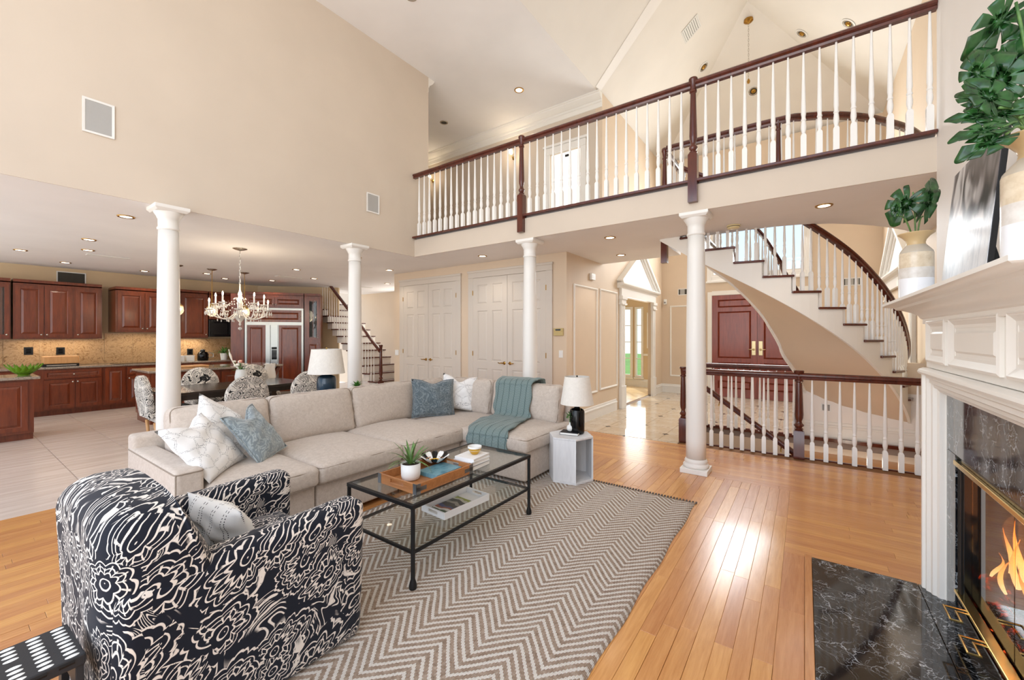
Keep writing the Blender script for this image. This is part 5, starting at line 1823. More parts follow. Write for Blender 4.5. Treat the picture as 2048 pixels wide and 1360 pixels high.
def flame(y, x, z0, h, w, ph):
    pts = []; rs = []
    for k in range(9):
        f = k / 8
        pts.append((x + .02 * math.sin(ph + 4 * f), y + .022 * math.sin(ph * 1.7 + 3.6 * f) * f, z0 + h * f)); rs.append(max(.0012, w * (math.sin(PI * min(1, f * .9 + .12)) ** .8) * (1 - f) ** .55))
    o = Fp('flame', MB().tube(pts, rs, 8), M['flame'], 80)
    o.visible_shadow = True
for (y, x, z0, h, w, ph) in ((3.02, .80, .34, .26, .016, .3), (2.95, .82, .34, .32, .018, 1.5), (2.88, .80, .34, .25, .016, 2.7), (2.99, .86, .32, .24, .018, 4.0), (3.08, .78, .32, .13, .011, 5.1), (2.80, .79, .30, .2, .014, .9), (2.91, .77, .32, .17, .012, 3.3), (2.70, .80, .30, .24, .016, 2.0), (2.84, .84, .34, .3, .017, 5.8)):
    flame(y, x, z0, h, w, ph)
light('fire_glow', 'POINT', (.80, 2.80, .62), 9, (1.0, .5, .2), size=.12)

# ---- hearth
he = empty('hearth', (.35, 2.45, 0), 'polished black marble hearth with white veins set in the oak floor', 'hearth')
def He(name, mb, mat, bv=None):
    mb.v = [(x - .35, y - 2.45, z) for x, y, z in mb.v]; o = mb.build(name, mat, he)
    if bv: bevel(o, bv)
    return o
He('slab', MB().box(.040, .56, 1.46, 3.49, -.008, .013), bmz, .002)
He('slab', MB().box(.5625, .76, 1.46, 3.49, -.008, .0125), bmz, .002)
He('border', MB().box(-.0, .038, 1.44, 3.51, -.008, .016), M['oak_floor_y'], .003)
lay_n = len(planks); lay(-.12, -.001, 1.44, 3.50, False)
b2 = MB()
for a, c, L, w, ax in planks[lay_n:]: place_plank((a, c, L, w, ax))

# ================================================================== on the mantel
MZ = 1.7355
n = NT('vase_bands'); v = n.coord('Object'); z = n.sep(v)[2]
mottle = n.noise(v, 26, 4, .6)
tn = n.ramp(mottle, [(.35, rgb(208, 188, 158)), (.65, rgb(228, 212, 186))])
tp_ = n.ramp(mottle, [(.35, rgb(212, 204, 194)), (.65, rgb(226, 220, 212))])
wh = rgb(240, 240, 242)
c = n.mix(n.smooth(z, .1195, .1205), wh, tp_)
c = n.mix(n.smooth(z, .1795, .1805), c, tn)
c = n.mix(n.smooth(z, .2645, .2655), c, rgb(196, 184, 166))
n.set(color=c, rough=.25, coat=.3); M['vase_bands'] = n.m
paint('vase_gold', (208, 180, 134), .3, .06, .02)
def vase_parts(t):
    MB().lathe((0, 0, 0), [(.0001, 0), (.068, 0), (.073, .005), (.075, .02), (.075, .262), (.071, .276), (.056, .296), (.043, .312)], 40, cap=False).build('body', M['vase_bands'], t, smooth=True)
    MB().lathe((0, 0, 0), [(.043, .312), (.040, .325), (.044, .34), (.060, .362), (.078, .376), (.080, .380), (.075, .381), (.058, .368), (.039, .345), (.034, .32), (.0001, .30)], 40, cap=False).build('neck', M['vase_gold'], t, smooth=True)
va = empty('vase', (.52, 3.27, MZ), 'banded cream and white vase at the far end of the mantel', 'vase')
vase_parts(va)
vb2 = copy_thing(va, (.555, 1.86, MZ), label='banded cream and white vase beside the artwork, filled with bushy leaves', group=None)
vb2.name = 'vase.001'
def monstera(R, seed, notch=.52, narrow=1.0):
    """split leaf: the stalk joins at the origin, the tip points along +X, the face looks to +Z"""
    rr = random.Random(seed)
    mb = MB(); N = 150
    out = []
    ph = rr.uniform(-.4, .4)
    for k in range(N):
        th_ = 2 * PI * k / N
        a = th_ if th_ <= PI else 2 * PI - th_
        r = R * (1.0 if a < .12 else .80 + .20 * math.exp(-(a / .35) ** 2) + .10 * math.sin(a * 1.1))
        if a > 2.7: r *= 1 - .75 * ((a - 2.7) / (PI - 2.7)) ** .7
        lob = math.cos(a * 9.2 + ph + (.9 if th_ > PI else 0))
        if .35 < a < 2.75:
            q = max(0, min(1, (-lob - .80) / .16)); r *= 1 - notch * q * q * (3 - 2 * q)
        out.append((r * math.cos(th_) * 1.12, r * math.sin(th_) * .80 * narrow))
    def lift(x, y):
        q = abs(y) / R; s_ = x / R
        return R * (.34 * q - .34 * q * q - .20 * s_ * s_ * (1 if s_ > 0 else .5)) + .025 * R * math.sin(11 * s_ + 6 * q + seed)
    for f in (.3, .55, .78, 1.0):
        for x, y in out: mb.v.append((x * f + R * .55, y * f, lift(x * f, y * f)))
    c = len(mb.v); mb.v.append((R * .55, 0, 0))
    for j in range(3):
        for k in range(N):
            a, b = j * N + k, j * N + (k + 1) % N; mb.f.append((a, b, b + N, a + N))
    for k in range(N): mb.f.append((c, k, (k + 1) % N))
    return mb
RV = Vector((CT, ST, 0)); UPV = Vector((0, 0, 1))
def plant_leaf(parent, px, py, dep, R, phi, yaw, pitch, seed, narrow=1.0):
    """leaf with its stalk end at a point; phi: tip direction (degrees, 0 = to the side of the stairs' far end reversed, 90 = up); yaw and pitch turn its face"""
    o0 = Vector(parent.location)
    p = PD(px, py, dep)
    c = (_C - p).normalized()
    n_ = (c + RV * yaw + UPV * pitch).normalized()
    t = RV * math.cos(math.radians(phi)) + UPV * math.sin(math.radians(phi))
    t = (t - n_ * t.dot(n_)).normalized()
    s_ = n_.cross(t)
    base = p - o0
    mid = base * .55 + Vector((0, 0, .05))
    MB().tube(spline([Vector((0, 0, 0)), mid, base], 6), .004, 6).build('stem', M['leaf_green'], parent, smooth=True)
    o = monstera(R, seed, .52 if narrow > .5 else .12, narrow).build('leaf', M['monstera'], parent, smooth=True, fix=False)
    m = o.modifiers.new('thick', 'SOLIDIFY'); m.thickness = .0018
    Mx = Matrix((t, s_, n_)).transposed().to_4x4()
    o.matrix_local = Matrix.Translation(base) @ Mx
pl = empty('monstera_cutting', (.52, 3.27, MZ + .31), 'two dark split leaves standing in the far mantel vase', 'plant')
plant_leaf(pl, 1826, 384, 2.33, .118, 238, .1, .25, 1)
plant_leaf(pl, 1794, 430, 2.30, .06, 100, -1.2, .2, 2, .6)
plant_leaf(pl, 1846, 432, 2.36, .20, 66, .5, .5, 3, .30)
pl2 = empty('monstera_bunch', (.555, 1.86, MZ + .31), 'bushy dark split leaves standing in the near mantel vase', 'plant')
for i, (px, py_, dep, R, phi, yw, pt_, nr) in enumerate(((2032, 5, 1.26, .085, 235, .5, .3, .8), (1962, 170, 1.24, .062, 112, -.7, .3, .75), (1985, 150, 1.27, .060, 95, .5, .5, .8), (2012, 190, 1.22, .080, 105, .1, .4, .9), (2040, 170, 1.25, .085, 100, -.3, .4, .9),
        (1985, 232, 1.22, .052, 150, .3, .7, .7), (2005, 255, 1.17, .058, 165, .4, .9, .75), (2012, 268, 1.16, .060, 195, .3, .6, .8), (1975, 205, 1.25, .050, 160, -.5, .3, .6), (2044, 110, 1.27, .075, 70, .2, .3, .9), (2040, 235, 1.18, .075, 130, .2, .7, .9), (1998, 215, 1.2, .065, 120, .5, .4, .8))):
    plant_leaf(pl2, px, py_, dep, R * 1.16, phi, yw, pt_, 10 + i, nr)

# leaning artwork
n = NT('art'); v = n.coord('Object')
s_ = n.sep(v)
w = n.vmath('ADD', n.mapping(v, (1, 2.0, 1.0)), n.vmath('SCALE', n.noise(n.mapping(v, (1, 1.8, 1.1)), 2.6, 2, out=1), scale=.55))
bands = n.math('SINE', n.math('MULTIPLY', n.noise(w, 1.9, 1.5), 24.0))
dark = n.ramp(n.math('MULTIPLY_ADD', bands, .5, .5), [(0, rgb(66, 62, 62)), (.4, rgb(122, 116, 116)), (.75, rgb(186, 180, 178)), (1, rgb(222, 218, 214))])
ice = n.ramp(n.noise(n.mapping(v, (1, 9, 2)), 4, 5, .65, .6), [(.3, rgb(196, 202, 210)), (.55, rgb(238, 240, 244)), (.75, rgb(222, 226, 232))])
hz = n.math('ADD', s_[2], n.math('MULTIPLY', n.noise(v, 6, 4), .22))
n.set(color=n.mix(n.smooth(hz, .40, .52), ice, dark), rough=.34, spec=.3); M['art'] = n.m
art = empty('artwork', (.645, 3.0, MZ), 'grey and white swirled abstract artwork leaning on the mantel', 'artwork')
bevel(MB().box(-.012, .008, -.36, .36, .0, .70).build('frame', M['black_matte'], art), .002)
MB().box(-.014, -.0122, -.357, .357, .003, .697).build('picture', M['art'], art)
MB().hull([(.009, -.03, .0), (.16, -.03, 0), (.16, .03, 0), (.009, .03, 0)], [(.009, -.03, .45), (.018, -.03, .45), (.018, .03, .45), (.009, .03, .45)]).build('easel_back', M['black_matte'], art)
art.rotation_euler = (0, math.radians(5), 0)
# ================================================================== doors
def six_panel(parent, name, w, h, t, mat, panels, knob_side=None, panel_name='panel', st=.11):
    """leaf in local coordinates: x 0..w, z 0..h, front face looks to -Y; recessed fields with raised centres"""
    fr = MB().box(0, w, -t * .45, 0, 0, h)
    xs = sorted({0, w} | {a for p in panels for a in (p[0], p[1])}); 
    # stiles and rails proud of the thin backing
    def rect(a, b, c, d): fr.box(a, b, -t, -t * .45, c, d)
    zs_ = sorted({(p[2], p[3]) for p in panels})
    prev = 0
    for z0, z1 in zs_:
        rect(0, w, prev, z0)
        row = sorted([p for p in panels if (p[2], p[3]) == (z0, z1)])
        px_ = 0
        for a, b, _, _ in row:
            rect(px_, a, z0, z1); px_ = b
        rect(px_, w, z0, z1)
        prev = z1
    rect(0, w, prev, h)
    o = fr.build(name, mat, parent)
    for a, b, c, d in panels:
        g = .012
        MB().slab((a + g, -t * .45, c + g), (1, 0, 0), (0, 0, 1), b - a - 2 * g, d - c - 2 * g, 0, t * .5, min(.03, (b - a) * .2)).build(panel_name, mat, o)
        MB().frame3((a, -t * .45, c), (1, 0, 0), (0, 0, 1), [(0, 0), (0, t * .42), (.008, t * .3), (.012, 0)], b - a, d - c).build('panel_bead', mat, o)
    return o
def lever(parent, x, z, y, dirx, mat):
    MB().lathe((0, 0, 0), [(.028, 0), (.030, .004), (.022, .010), (.012, .014), (.011, .05)], 16).xform(Matrix.Translation((x, y, z)) @ Matrix.Rotation(PI / 2, 4, 'X')).build('door_rose', mat, parent, auto=40)
    MB().tube([(x, y - .045, z), (x + dirx * .03, y - .055, z + .004), (x + dirx * .07, y - .052, z - .004), (x + dirx * .105, y - .05, z + .006)], [.011, .010, .008, .009], 8).build('door_handle', mat, parent, smooth=True)
YC = 6.0
def closet(px0, px1, ptop, label, lab_c):
    """pixel edges of the outer casing at door-head height"""
    a, b = PY(px0, 650, YC).x, PY(px1, 650, YC).x
    top = PY(px1 - 6, ptop, YC).z
    casing(a, b, top, YC, label=lab_c)
    wdt = b - a - .25
    t = empty('double_door', (a + .125, YC - .002, .012), label, 'door')
    lw = wdt / 2 - .003
    h = top - .125 - .016
    for k in range(2):
        x0 = k * (lw + .006)
        m = .105; c = (lw - 3 * m) / 2
        pn = []
        for j in range(2):
            p0 = m + j * (c + m)
            pn += [(p0, p0 + c, .24, .90), (p0, p0 + c, 1.04, h - .62), (p0, p0 + c, h - .50, h - .13)]
        d = six_panel(t, 'door_leaf', lw, h, .022, M['door_white_shaded'], pn)
        d.location = (x0, 0, 0)
        lever(d, lw - .06 if k == 0 else .06, 1.02, -.022, -1 if k == 0 else 1, M['brass_old'])
        for z in (.25, 1.18, h - .28):
            MB().tube([(-.006 if k == 0 else lw + .006, -.026, z - .045), (-.006 if k == 0 else lw + .006, -.026, z + .045)], .009, 8).build('hinge', M['brass_old'], d)
    return t
closet(801, 923, 549, 'white six-panel double door nearer the hallway corner', 'white casing round the first closet doors')
closet(938, 1106, 526, 'white six-panel double door behind the round column', 'white casing round the second closet doors')

# red entry doors
fa, fb_ = -1.92, 0.06
ed_ = empty('entry_doors', ((fa + fb_) / 2, YF - .002, 0), 'dark red panelled double entry doors under the stairs', 'door')
hD = 2.53; lw = (fb_ - fa) / 2
for k in range(2):
    m = .13
    pn = [(m, lw - m, .20, .40), (m, lw - m, .50, .86), (m, lw - m, .96, 2.12), (m, lw - m, 2.22, 2.42)]
    d = six_panel(ed_, 'door_leaf', lw - .006, hD, .05, M['door_red'], pn); d.location = (-lw + k * lw + .003, 0, 0.005)
    x = lw - .075 if k == 0 else .07
    bp = MB().lathe((0, 0, 0), [(.001, 0), (.001, .0)], 6)
    pl_ = MB().box(-.042, .042, -.012, 0, -.17, .17); o = pl_.build('door_plate', M['brass_door'], d); o.location = (x, -.05, 1.22); bevel(o, .03, 4)
    lever(d, x, 1.19, -.06, -1 if k == 0 else 1, M['brass_door'])
MB().box(-lw - .1, -lw - .0, -.05, 0, 0, hD + .1).box(lw, lw + .1, -.05, 0, 0, hD + .1).box(-lw, lw, -.05, 0, hD + .01, hD + .12).build('door_frame', M['trim_warm'], ed_)

# ================================================================== small fittings on walls and ceilings
def wall_plate(name, label, cat, loc, rz, w, h, parts, mat='plastic_white'):
    t = empty(name, loc, label, cat, rz=rz)
    bevel(MB().box(-w / 2, w / 2, -.006, 0, -h / 2, h / 2).build('plate', M[mat], t), .002)
    for (nm_, a, b, c, d, m_) in parts: MB().box(a, b, -.011, -.006, c, d).build(nm_, M[m_], t)
    return t
p = PY(1122, 708, YC); wall_plate('light_switch', 'white rocker switch on the wall right of the closet doors', 'switch', (p.x, YC - .001, p.z), 0, .075, .12, [('rocker', -.016, .016, -.03, .03, 'cover_white')])
p = PY(794, 705, YC); wall_plate('light_switch', 'white switch plate at the hallway end of the closet wall', 'switch', (p.x, YC - .001, p.z), 0, .12, .12, [('rocker', -.04, -.012, -.03, .03, 'cover_white'), ('rocker', .012, .04, -.03, .03, 'cover_white')])
p = PY(1118, 664, YC)
kp = empty('alarm_keypad', (p.x, YC - .001, p.z), 'tan alarm keypad on the wall beside the closet doors', 'keypad')
bevel(MB().box(-.09, .09, -.03, 0, -.062, .062).build('case', M['plastic_tan'], kp), .006)
MB().box(-.05, .045, -.033, -.030, .022, .048).build('screen', M['black_gloss'], kp)
MB().box(-.085, .085, -.032, -.030, .008, .011).build('seam', M['brass_old'], kp)
p = PX(1183, 554, XF0)
sd = empty('motion_sensor', (XF0 + .001, p.y, p.z), 'white sensor box high on the panelled foyer wall', 'sensor', rz=PI / 2)
bevel(MB().box(-.085, .085, -.045, 0, -.06, .06).build('case', M['plastic_white'], sd), .01)
MB().box(-.05, .05, -.048, -.045, -.03, .03).build('cover', M['cover_white'], sd)
p = PY(1331, 604, YF)
sd = empty('motion_sensor', (p.x, YF - .001, p.z), 'small white corner sensor beside the pedimented doorway', 'sensor')
bevel(MB().box(-.04, .04, -.06, 0, -.07, .07).build('case', M['plastic_white'], sd), .015)
MB().box(-.025, .025, -.064, -.06, -.04, .0).build('lens', M['cover_grey'], sd)
p = PX(1206, 795, XF0)
def vent(loc, rz, w, h, n_, label, name='air_vent', frame='vent_metal', slat='vent_grey', rot=None, fw=.018, vertical=False):
    t = empty(name, loc, label, 'vent', rz=rz)
    if rot: t.rotation_euler = rot
    bevel(MB().frame3((-w / 2, 0, -h / 2), (1, 0, 0), (0, 0, 1), [(0, 0), (0, .012), (fw, .010), (fw, 0)], w, h).build('frame', M[frame], t), .002)
    MB().box(-w / 2 + fw, w / 2 - fw, -.004, -.001, -h / 2 + fw, h / 2 - fw).build('backing', M['vent_dark'], t)
    for k in range(n_):
        if vertical:
            x = -w / 2 + fw + (w - 2 * fw) * (k + .5) / n_; q = (w - 2 * fw) / n_
            MB().box(x - q * .3, x + q * .3, -.010, -.004, -h / 2 + fw, h / 2 - fw).build('slat', M[slat], t)
        else:
            z = -h / 2 + fw + (h - 2 * fw) * (k + .5) / n_; q = (h - 2 * fw) / n_
            MB().hull([(-w / 2 + fw, -.010, z - q * .42), (w / 2 - fw, -.010, z - q * .42), (w / 2 - fw, -.004, z + q * .42), (-w / 2 + fw, -.004, z + q * .42)],
                      [(-w / 2 + fw, -.012, z - q * .40), (w / 2 - fw, -.012, z - q * .40), (w / 2 - fw, -.006, z + q * .44), (-w / 2 + fw, -.006, z + q * .44)]).build('slat', M[slat], t)
    return t
def vent_px(px0, py0, px1, py1, axis, plane, rz, label, n_=10, **kw):
    f = PX if axis == 'x' else PY
    a = f(px0, py0, plane); b = f(px1, py1, plane)
    c = (a + b) / 2
    w = abs(b.y - a.y) if axis == 'x' else abs(b.x - a.x)
    return vent(c, rz, w, kw.pop('h', abs(a.z - b.z)), n_, label, **kw)
def grille(pxs, label):
    (x0, y0a, y0b), (x1, y1a, y1b) = pxs
    a = PX(x0, (y0a + y0b) / 2, XL); b = PX(x1, (y1a + y1b) / 2, XL)
    h = PX(x0, y0a, XL).z - PX(x0, y0b, XL).z
    t = empty('speaker_grille', (XL + .002, (a.y + b.y) / 2, (a.z + b.z) / 2), label, 'speaker', rz=PI / 2)
    w = abs(b.y - a.y)
    bevel(MB().frame3((-w / 2, 0, -h / 2), (1, 0, 0), (0, 0, 1), [(0, 0), (0, .012), (.02, .010), (.02, 0)], w, h).build('frame', M['vent_metal'], t), .002)
    MB().box(-w / 2 + .019, w / 2 - .019, -.007, -.0, -h / 2 + .019, h / 2 - .019).build('mesh_cloth', M['vent_grey'], t)
grille(((164, 192, 262), (229, 212, 280)), 'large grey speaker grille with white frame on the high wall')
grille(((733, 384, 423), (758, 390, 431)), 'small grey speaker grille near the end of the high wall')
vent_px(1356, 576, 1405, 590, 'y', YF - .002, 0, 'wide wall vent beside the column above the foyer panel', 3, h=.17, vertical=True)
vent_px(1686, 556, 1722, 571, 'y', YF - .002, 0, 'wall vent seen through the stair balusters', 3, h=.17, vertical=True)
p = PY(1385, 765, YF); vent((p.x, YF - .002, .42), 0, .55, .2, 2, 'low return vent beside the red doors', vertical=True)
p = PX(143, 557, XK + .002); vent((XK + .003, p.y, p.z), PI / 2, .42, .26, 2, 'kitchen wall vent above the upper cabinets', vertical=True, slat='vent_dark')
# outlet on the wainscot
p = PY(1652, 815, 7.815); wall_plate('outlet', 'white double outlet on the wainscot under the stairs', 'outlet', (p.x, 7.817, p.z), 0, .12, .12, [('socket', -.045, -.012, -.045, .045, 'cover_grey'), ('socket', .012, .045, -.045, .045, 'cover_grey')])

def can_light(loc, label, power=9.0, nrm=None, lit=True, r=.075, spot=True):
    t = empty('recessed_light', loc, label, 'ceiling light', 'recessed ceiling lights')
    MB().lathe((0, 0, 0), [(r * .72, -.002), (r * .74, -.007), (r, -.010), (r * 1.06, -.004), (r * 1.06, 0.0)], 28, cap=False).build('trim_ring', M['brass_old'] if lit else M['nickel'], t, auto=40)
    MB().lathe((0, 0, -.005), [(.0001, 0), (r * .73, 0), (r * .73, .004), (.0001, .004)], 24, cap=False).build('lens', M['lens'] if lit else M['vent_dark'], t)
    if nrm is not None:
        t.rotation_mode = 'QUATERNION'; t.rotation_quaternion = Vector((0, 0, -1)).rotation_difference(Vector(nrm))
    if lit and power:
        light('can_glow', 'SPOT', (loc[0], loc[1], loc[2] - .02), power, (1.0, .86, .68), (0, 0, 0), size=.06, spot=(math.radians(125), .6))
    return t
cans = [((252, 433), 'recessed light over the dining side, nearest the first column'), ((178, 479), 'recessed light above the kitchen peninsula'), ((41, 500), 'recessed light at the far end of the kitchen by the glass cabinet'),
        ((176, 500), 'recessed light close behind the peninsula light'), ((131, 525), 'recessed light right above the kitchen wall vent'), ((289, 542), 'recessed light just beside the first column near the upper cabinets'),
        ((414, 547), 'recessed light between the pendant canopies over the island'), ((450, 557), 'recessed light left of the rear pendant canopy'), ((544, 561), 'recessed light in front of the refrigerator cabinets'),
        ((593, 539), 'recessed light in line with the refrigerator, nearer the room'), ((628, 557), 'recessed light above the glass-door pantry'), ((714, 515), 'recessed light partly behind the second column'),
        ((779, 540), 'recessed light before the back hallway, nearer the bridge'), ((775, 567), 'recessed light deeper in the back hallway'), ((965, 512), 'recessed light in front of the two closet doors'),
        ((1220, 475), 'recessed light under the bridge before the panelled wall'), ((1242, 510), 'recessed light near the foyer edge of the bridge'), ((1648, 411), 'recessed light under the bridge beside the mantel vase')]
for (q, lab) in cans:
    p = PZ(q[0], q[1], ZC - .001); can_light(p, lab, 15)
for q, lab, lit in (((1038, 180), 'recessed light in the flat upper ceiling over the bridge', True), ((888, 245), 'unlit recessed light in the upper ceiling near the hall corner', False), ((822, -8), 'recessed light at the top edge of the view', False)):
    p = PZ(q[0], q[1], ZU - .001); can_light(p, lab, 16 if lit else 0, lit=lit, r=.085)
def on_plane(px, py, p0, nrm):
    d = _ray(px, py); t = (Vector(p0) - _C).dot(Vector(nrm)) / d.dot(Vector(nrm)); return _C + d * t
NL = Vector((MV, 0, -1)).normalized(); NR = Vector((-MV, 0, -1)).normalized(); 
_e1 = Vector((XA, YH, ZA)) - Vector((-3.23, YF + .15, ZU)); _e2 = Vector((XV1 + 3.23, 0, 0)); NF = _e1.cross(_e2).normalized()
if NF.z > 0: NF = -NF
for q, nr, p0, lab in (((1407, 134), NL, (XA, 0, ZA), 'eyeball spotlight in the sloping vault below the ceiling vent'), ((1507, 182), NF, (XA, YH, ZA), 'eyeball spotlight on the hip plane seen through the bridge balusters'),
                       ((1604, 67), NR, (XA, 0, ZA), 'eyeball spotlight on the chimney-side slope, farther from the rail'), ((1697, 47), NR, (XA, 0, ZA), 'eyeball spotlight touching the bridge handrail')):
    p = on_plane(q[0], q[1], p0, nr)
    t = can_light(p + nr * .002, lab, 0, nr, False, .095)
    MB().lathe((0, 0, -.012), [(.0001, -.022), (.022, -.020), (.046, -.008), (.052, .008)], 18, cap=False).build('eyeball', M['brass_old'], t, smooth=True)
    MB().lathe((0, 0, -.004), [(.098, .004), (.120, .002), (.122, -.004), (.098, -.008)], 24, cap=False).build('outer_ring', M['vent_metal'], t, auto=40)
p = on_plane(1382, 58, (XA, 0, ZA), NL)
vv = vent(p + NL * .004, 0, .36, .36, 8, 'square white vent in the sloping vault ceiling', slat='vent_metal')
ux_ = Vector((0, 1, 0)); nz_ = -NL   # vent local -Y must look along NL
Rm = Matrix((ux_, nz_, ux_.cross(nz_))).transposed().to_4x4()
vv.rotation_mode = 'QUATERNION'; vv.rotation_quaternion = Rm.to_quaternion()
# ceiling vents (flat slots)
for q, lab in (((218, 513), 'flat white ceiling vent above the kitchen island end'), ((577, 554), 'flat ceiling vent before the refrigerator cabinets'), ((725, 574), 'flat ceiling vent in the back hallway')):
    p = PZ(q[0], q[1], ZC - .001)
    t = vent((p.x, p.y, ZC - .002), 0, .55, .16, 3, lab, slat='vent_metal', rot=(-PI / 2, 0, PI / 2)); t.rotation_euler = (PI / 2, 0, PI / 2)
p = PZ(1467, 451, ZC - .001)
sm = empty('smoke_detector', p, 'cream smoke detector on the ceiling behind the free-standing column', 'smoke detector')
paint('plastic_cream', (238, 224, 176), .4, .01, 0)
MB().lathe((0, 0, 0), [(.075, 0), (.078, -.012), (.072, -.014), (.066, -.034), (.05, -.042), (.0001, -.043)], 28).build('body', M['plastic_cream'], sm, auto=40)
MB().lathe((0, 0, 0), [(.0725, -.016), (.070, -.022)], 28).build('slot', M['vent_dark'], sm)
# chandelier chain of the foyer
p = on_plane(1497, 42, (XA, YH, ZA), NF)
cc = empty('foyer_chandelier_chain', p, 'brass canopy and long chain hanging from the vault', 'chain')
MB().lathe((0, 0, 0), [(.085, .03), (.085, -.01), (.06, -.03), (.02, -.045), (.012, -.06)], 24).build('canopy', M['brass_old'], cc, auto=40)
L_ = p.z - 6.72
for k in range(int(L_ / .05)):
    z = -.06 - k * .05; a = (k % 2) * PI / 2
    pts = [(math.cos(a) * .010 * math.cos(t), math.sin(a) * .010 * math.cos(t), z - .025 + .032 * math.sin(t)) for t in [2 * PI * i / 8 for i in range(8)]]
    MB().tube(pts, .0035, 5, closed=True).build('chain_link', M['nickel'], cc)
MB().lathe((0, 0, -L_ - .12), [(.0001, 0), (.02, .01), (.03, .05), (.012, .1)], 12).build('hook', M['brass_old'], cc)
# sconces of the upper hall
for q, lab in (((1028, 316), 'glass wall sconce on the upper hallway wall beside the bridge newel'), ((866, 362), 'glass wall sconce near the far end of the upper hallway')):
    p = PY(q[0], q[1], 7.44)
    s_ = empty('wall_sconce', (p.x, 7.449, p.z), lab, 'sconce')
    MB().lathe((0, 0, 0), [(.05, 0), (.045, .012), (.02, .02)], 16).xform(Matrix.Rotation(PI / 2, 4, 'X')).build('back_plate', M['brass'], s_, auto=40)
    MB().tube([(0, -.02, 0), (0, -.09, -.02), (0, -.11, .03)], .008, 8).build('arm', M['brass'], s_)
    MB().lathe((0, -.11, .03), [(.02, 0), (.05, .04), (.06, .09), (.05, .13)], 16, cap=False).build('shade', M['crystal'], s_, smooth=True)
    MB().lathe((0, -.11, .04), [(.0001, 0), (.018, .02), (.016, .05), (.0001, .07)], 10, cap=False).build('bulb', M['bulb'], s_, smooth=True)
    light('sconce_glow', 'POINT', (p.x, 7.27, p.z + .1), 7, (1, .82, .6), size=.05)

# ================================================================== kitchen
CHr = M['cherry']
def cab_door(parent, x0, x1, z0, z1, kind, knob=None, y=0.0, mat=None):
    mat = mat or CHr
    w, h = x1 - x0, z1 - z0
    t = .022
    if kind == 'glass':
        s_ = .055
        o = MB().box(0, s_, -t, 0, 0, h).box(w - s_, w, -t, 0, 0, h).box(s_, w - s_, -t, 0, 0, s_).box(s_, w - s_, -t, 0, h - s_, h).box(w / 2 - .006, w / 2 + .006, -t * .8, -.004, s_, h - s_)
        o = o.build('door', mat, parent)
        MB().box(s_, w - s_, -.010, -.006, s_, h - s_).build('glass', M['pane'], o)
        MB().box(s_ + .01, s_ + .018, -.012, -.005, s_, h - s_).box(w - s_ - .018, w - s_ - .01, -.012, -.005, s_, h - s_).build('leading', M['black_matte'], o)
    else:
        s_ = min(.06, w * .2, h * .22)
        o = six_panel(parent, 'drawer' if kind == 'drawer' else 'door', w, h, t, mat, [(s_, w - s_, s_, h - s_)])
    o.location = (x0, y - .001, z0)
    if knob:
        kx = {'l': .03, 'r': w - .03, 'c': w / 2}[knob[0]]; kz = {'t': h - .05, 'b': .05, 'm': h / 2}[knob[1]]
        MB().lathe((0, 0, 0), [(.006, 0), (.006, .012), (.015, .018), (.016, .024), (.010, .030), (.0001, .031)], 12, cap=False).xform(Matrix.Translation((kx, -t, kz)) @ Matrix.Rotation(PI / 2, 4, 'X')).build('knob', M['nickel'], o, smooth=True)
    return o
def cabinet(name, label, loc, rz, w, d, z0, z1, doors, crown_=False, toe=False, cat='cabinet', group=None, side_panels=True):
    """body from local x 0..w, y 0..d (into the wall), heights z0..z1"""
    c = empty(name, loc, label, cat, group, rz)
    b = MB()
    if toe: b.box(0, w, .0, d, z0 + .10, z1).box(0.0, w, .07, d, z0, z0 + .10)
    else: b.box(0, w, 0, d, z0, z1)
    b.build('body', CHr, c)
    for dd in doors: cab_door(c, *dd)
    if crown_:
        cp = [(0, 0), (.012, 0), (.018, .02), (.05, .05), (.06, .055), (.06, .075), (0, .075)]
        MB().sweep([(0, d - .002, z1 - .02), (0, 0, z1 - .02), (w, 0, z1 - .02), (w, d - .002, z1 - .02)], cp, flip=-1 if False else -1).build('crown', CHr, c)
    return c
# upper cabinets on the long wall, read off the photograph on the plane of their fronts
XU = XK + .38
def uy(px): return PX(px, 620, XU).y
zt, zb = 2.53, 1.465
def upper(name, label, px0, px1, doors_px, x=XU, zt=zt, zb=zb, glass=False):
    y0, y1 = PX(px0, 620, x).y, PX(px1, 620, x).y
    ds = []
    for a, b, kn in doors_px:
        ds.append((PX(a, 620, x).y - y0, PX(b, 620, x).y - y0, zb + .03, zt - .06, 'glass' if glass else 'panel', kn))
    return cabinet(name, label, (x, y0, 0), PI / 2, y1 - y0, x - XK - .004, zb, zt, ds, True)
upper('wall_cabinet', 'glass-fronted cherry wall cabinet at the kitchen edge', -60, 21, [(-55, 18, ('r', 'b'))], glass=True)
upper('wall_cabinet', 'wide cherry wall cabinet with three doors above the counter', 26, 204, [(30, 87, ('r', 'b')), (89, 144, ('l', 'b')), (151, 201, ('l', 'b'))])
upper('wall_cabinet', 'deeper cherry cabinet over the cooktop, partly behind the column', 231, 345, [(235, 288, ('r', 'b')), (290, 342, ('l', 'b'))], x=XK + .62, zb=1.60, zt=2.50)
upper('wall_cabinet', 'single-door cherry wall cabinet left of the microwave', 358, 416, [(362, 414, ('r', 'b'))], zt=2.56, zb=1.47)
upper('wall_cabinet', 'short cherry wall cabinet above the microwave', 418, 478, [(420, 447, ('r', 'b')), (449, 476, ('l', 'b'))], zt=2.56, zb=1.93)
my0, my1 = PX(418, 660, XU).y, PX(476, 660, XU).y
mw = empty('microwave', (XU, my0, 1.50), 'black built-in microwave under the short wall cabinet', 'microwave', rz=PI / 2)
wm = my1 - my0
bevel(MB().box(0, wm, .001, .36, .0, .42).build('body', M['black_gloss'], mw), .006)
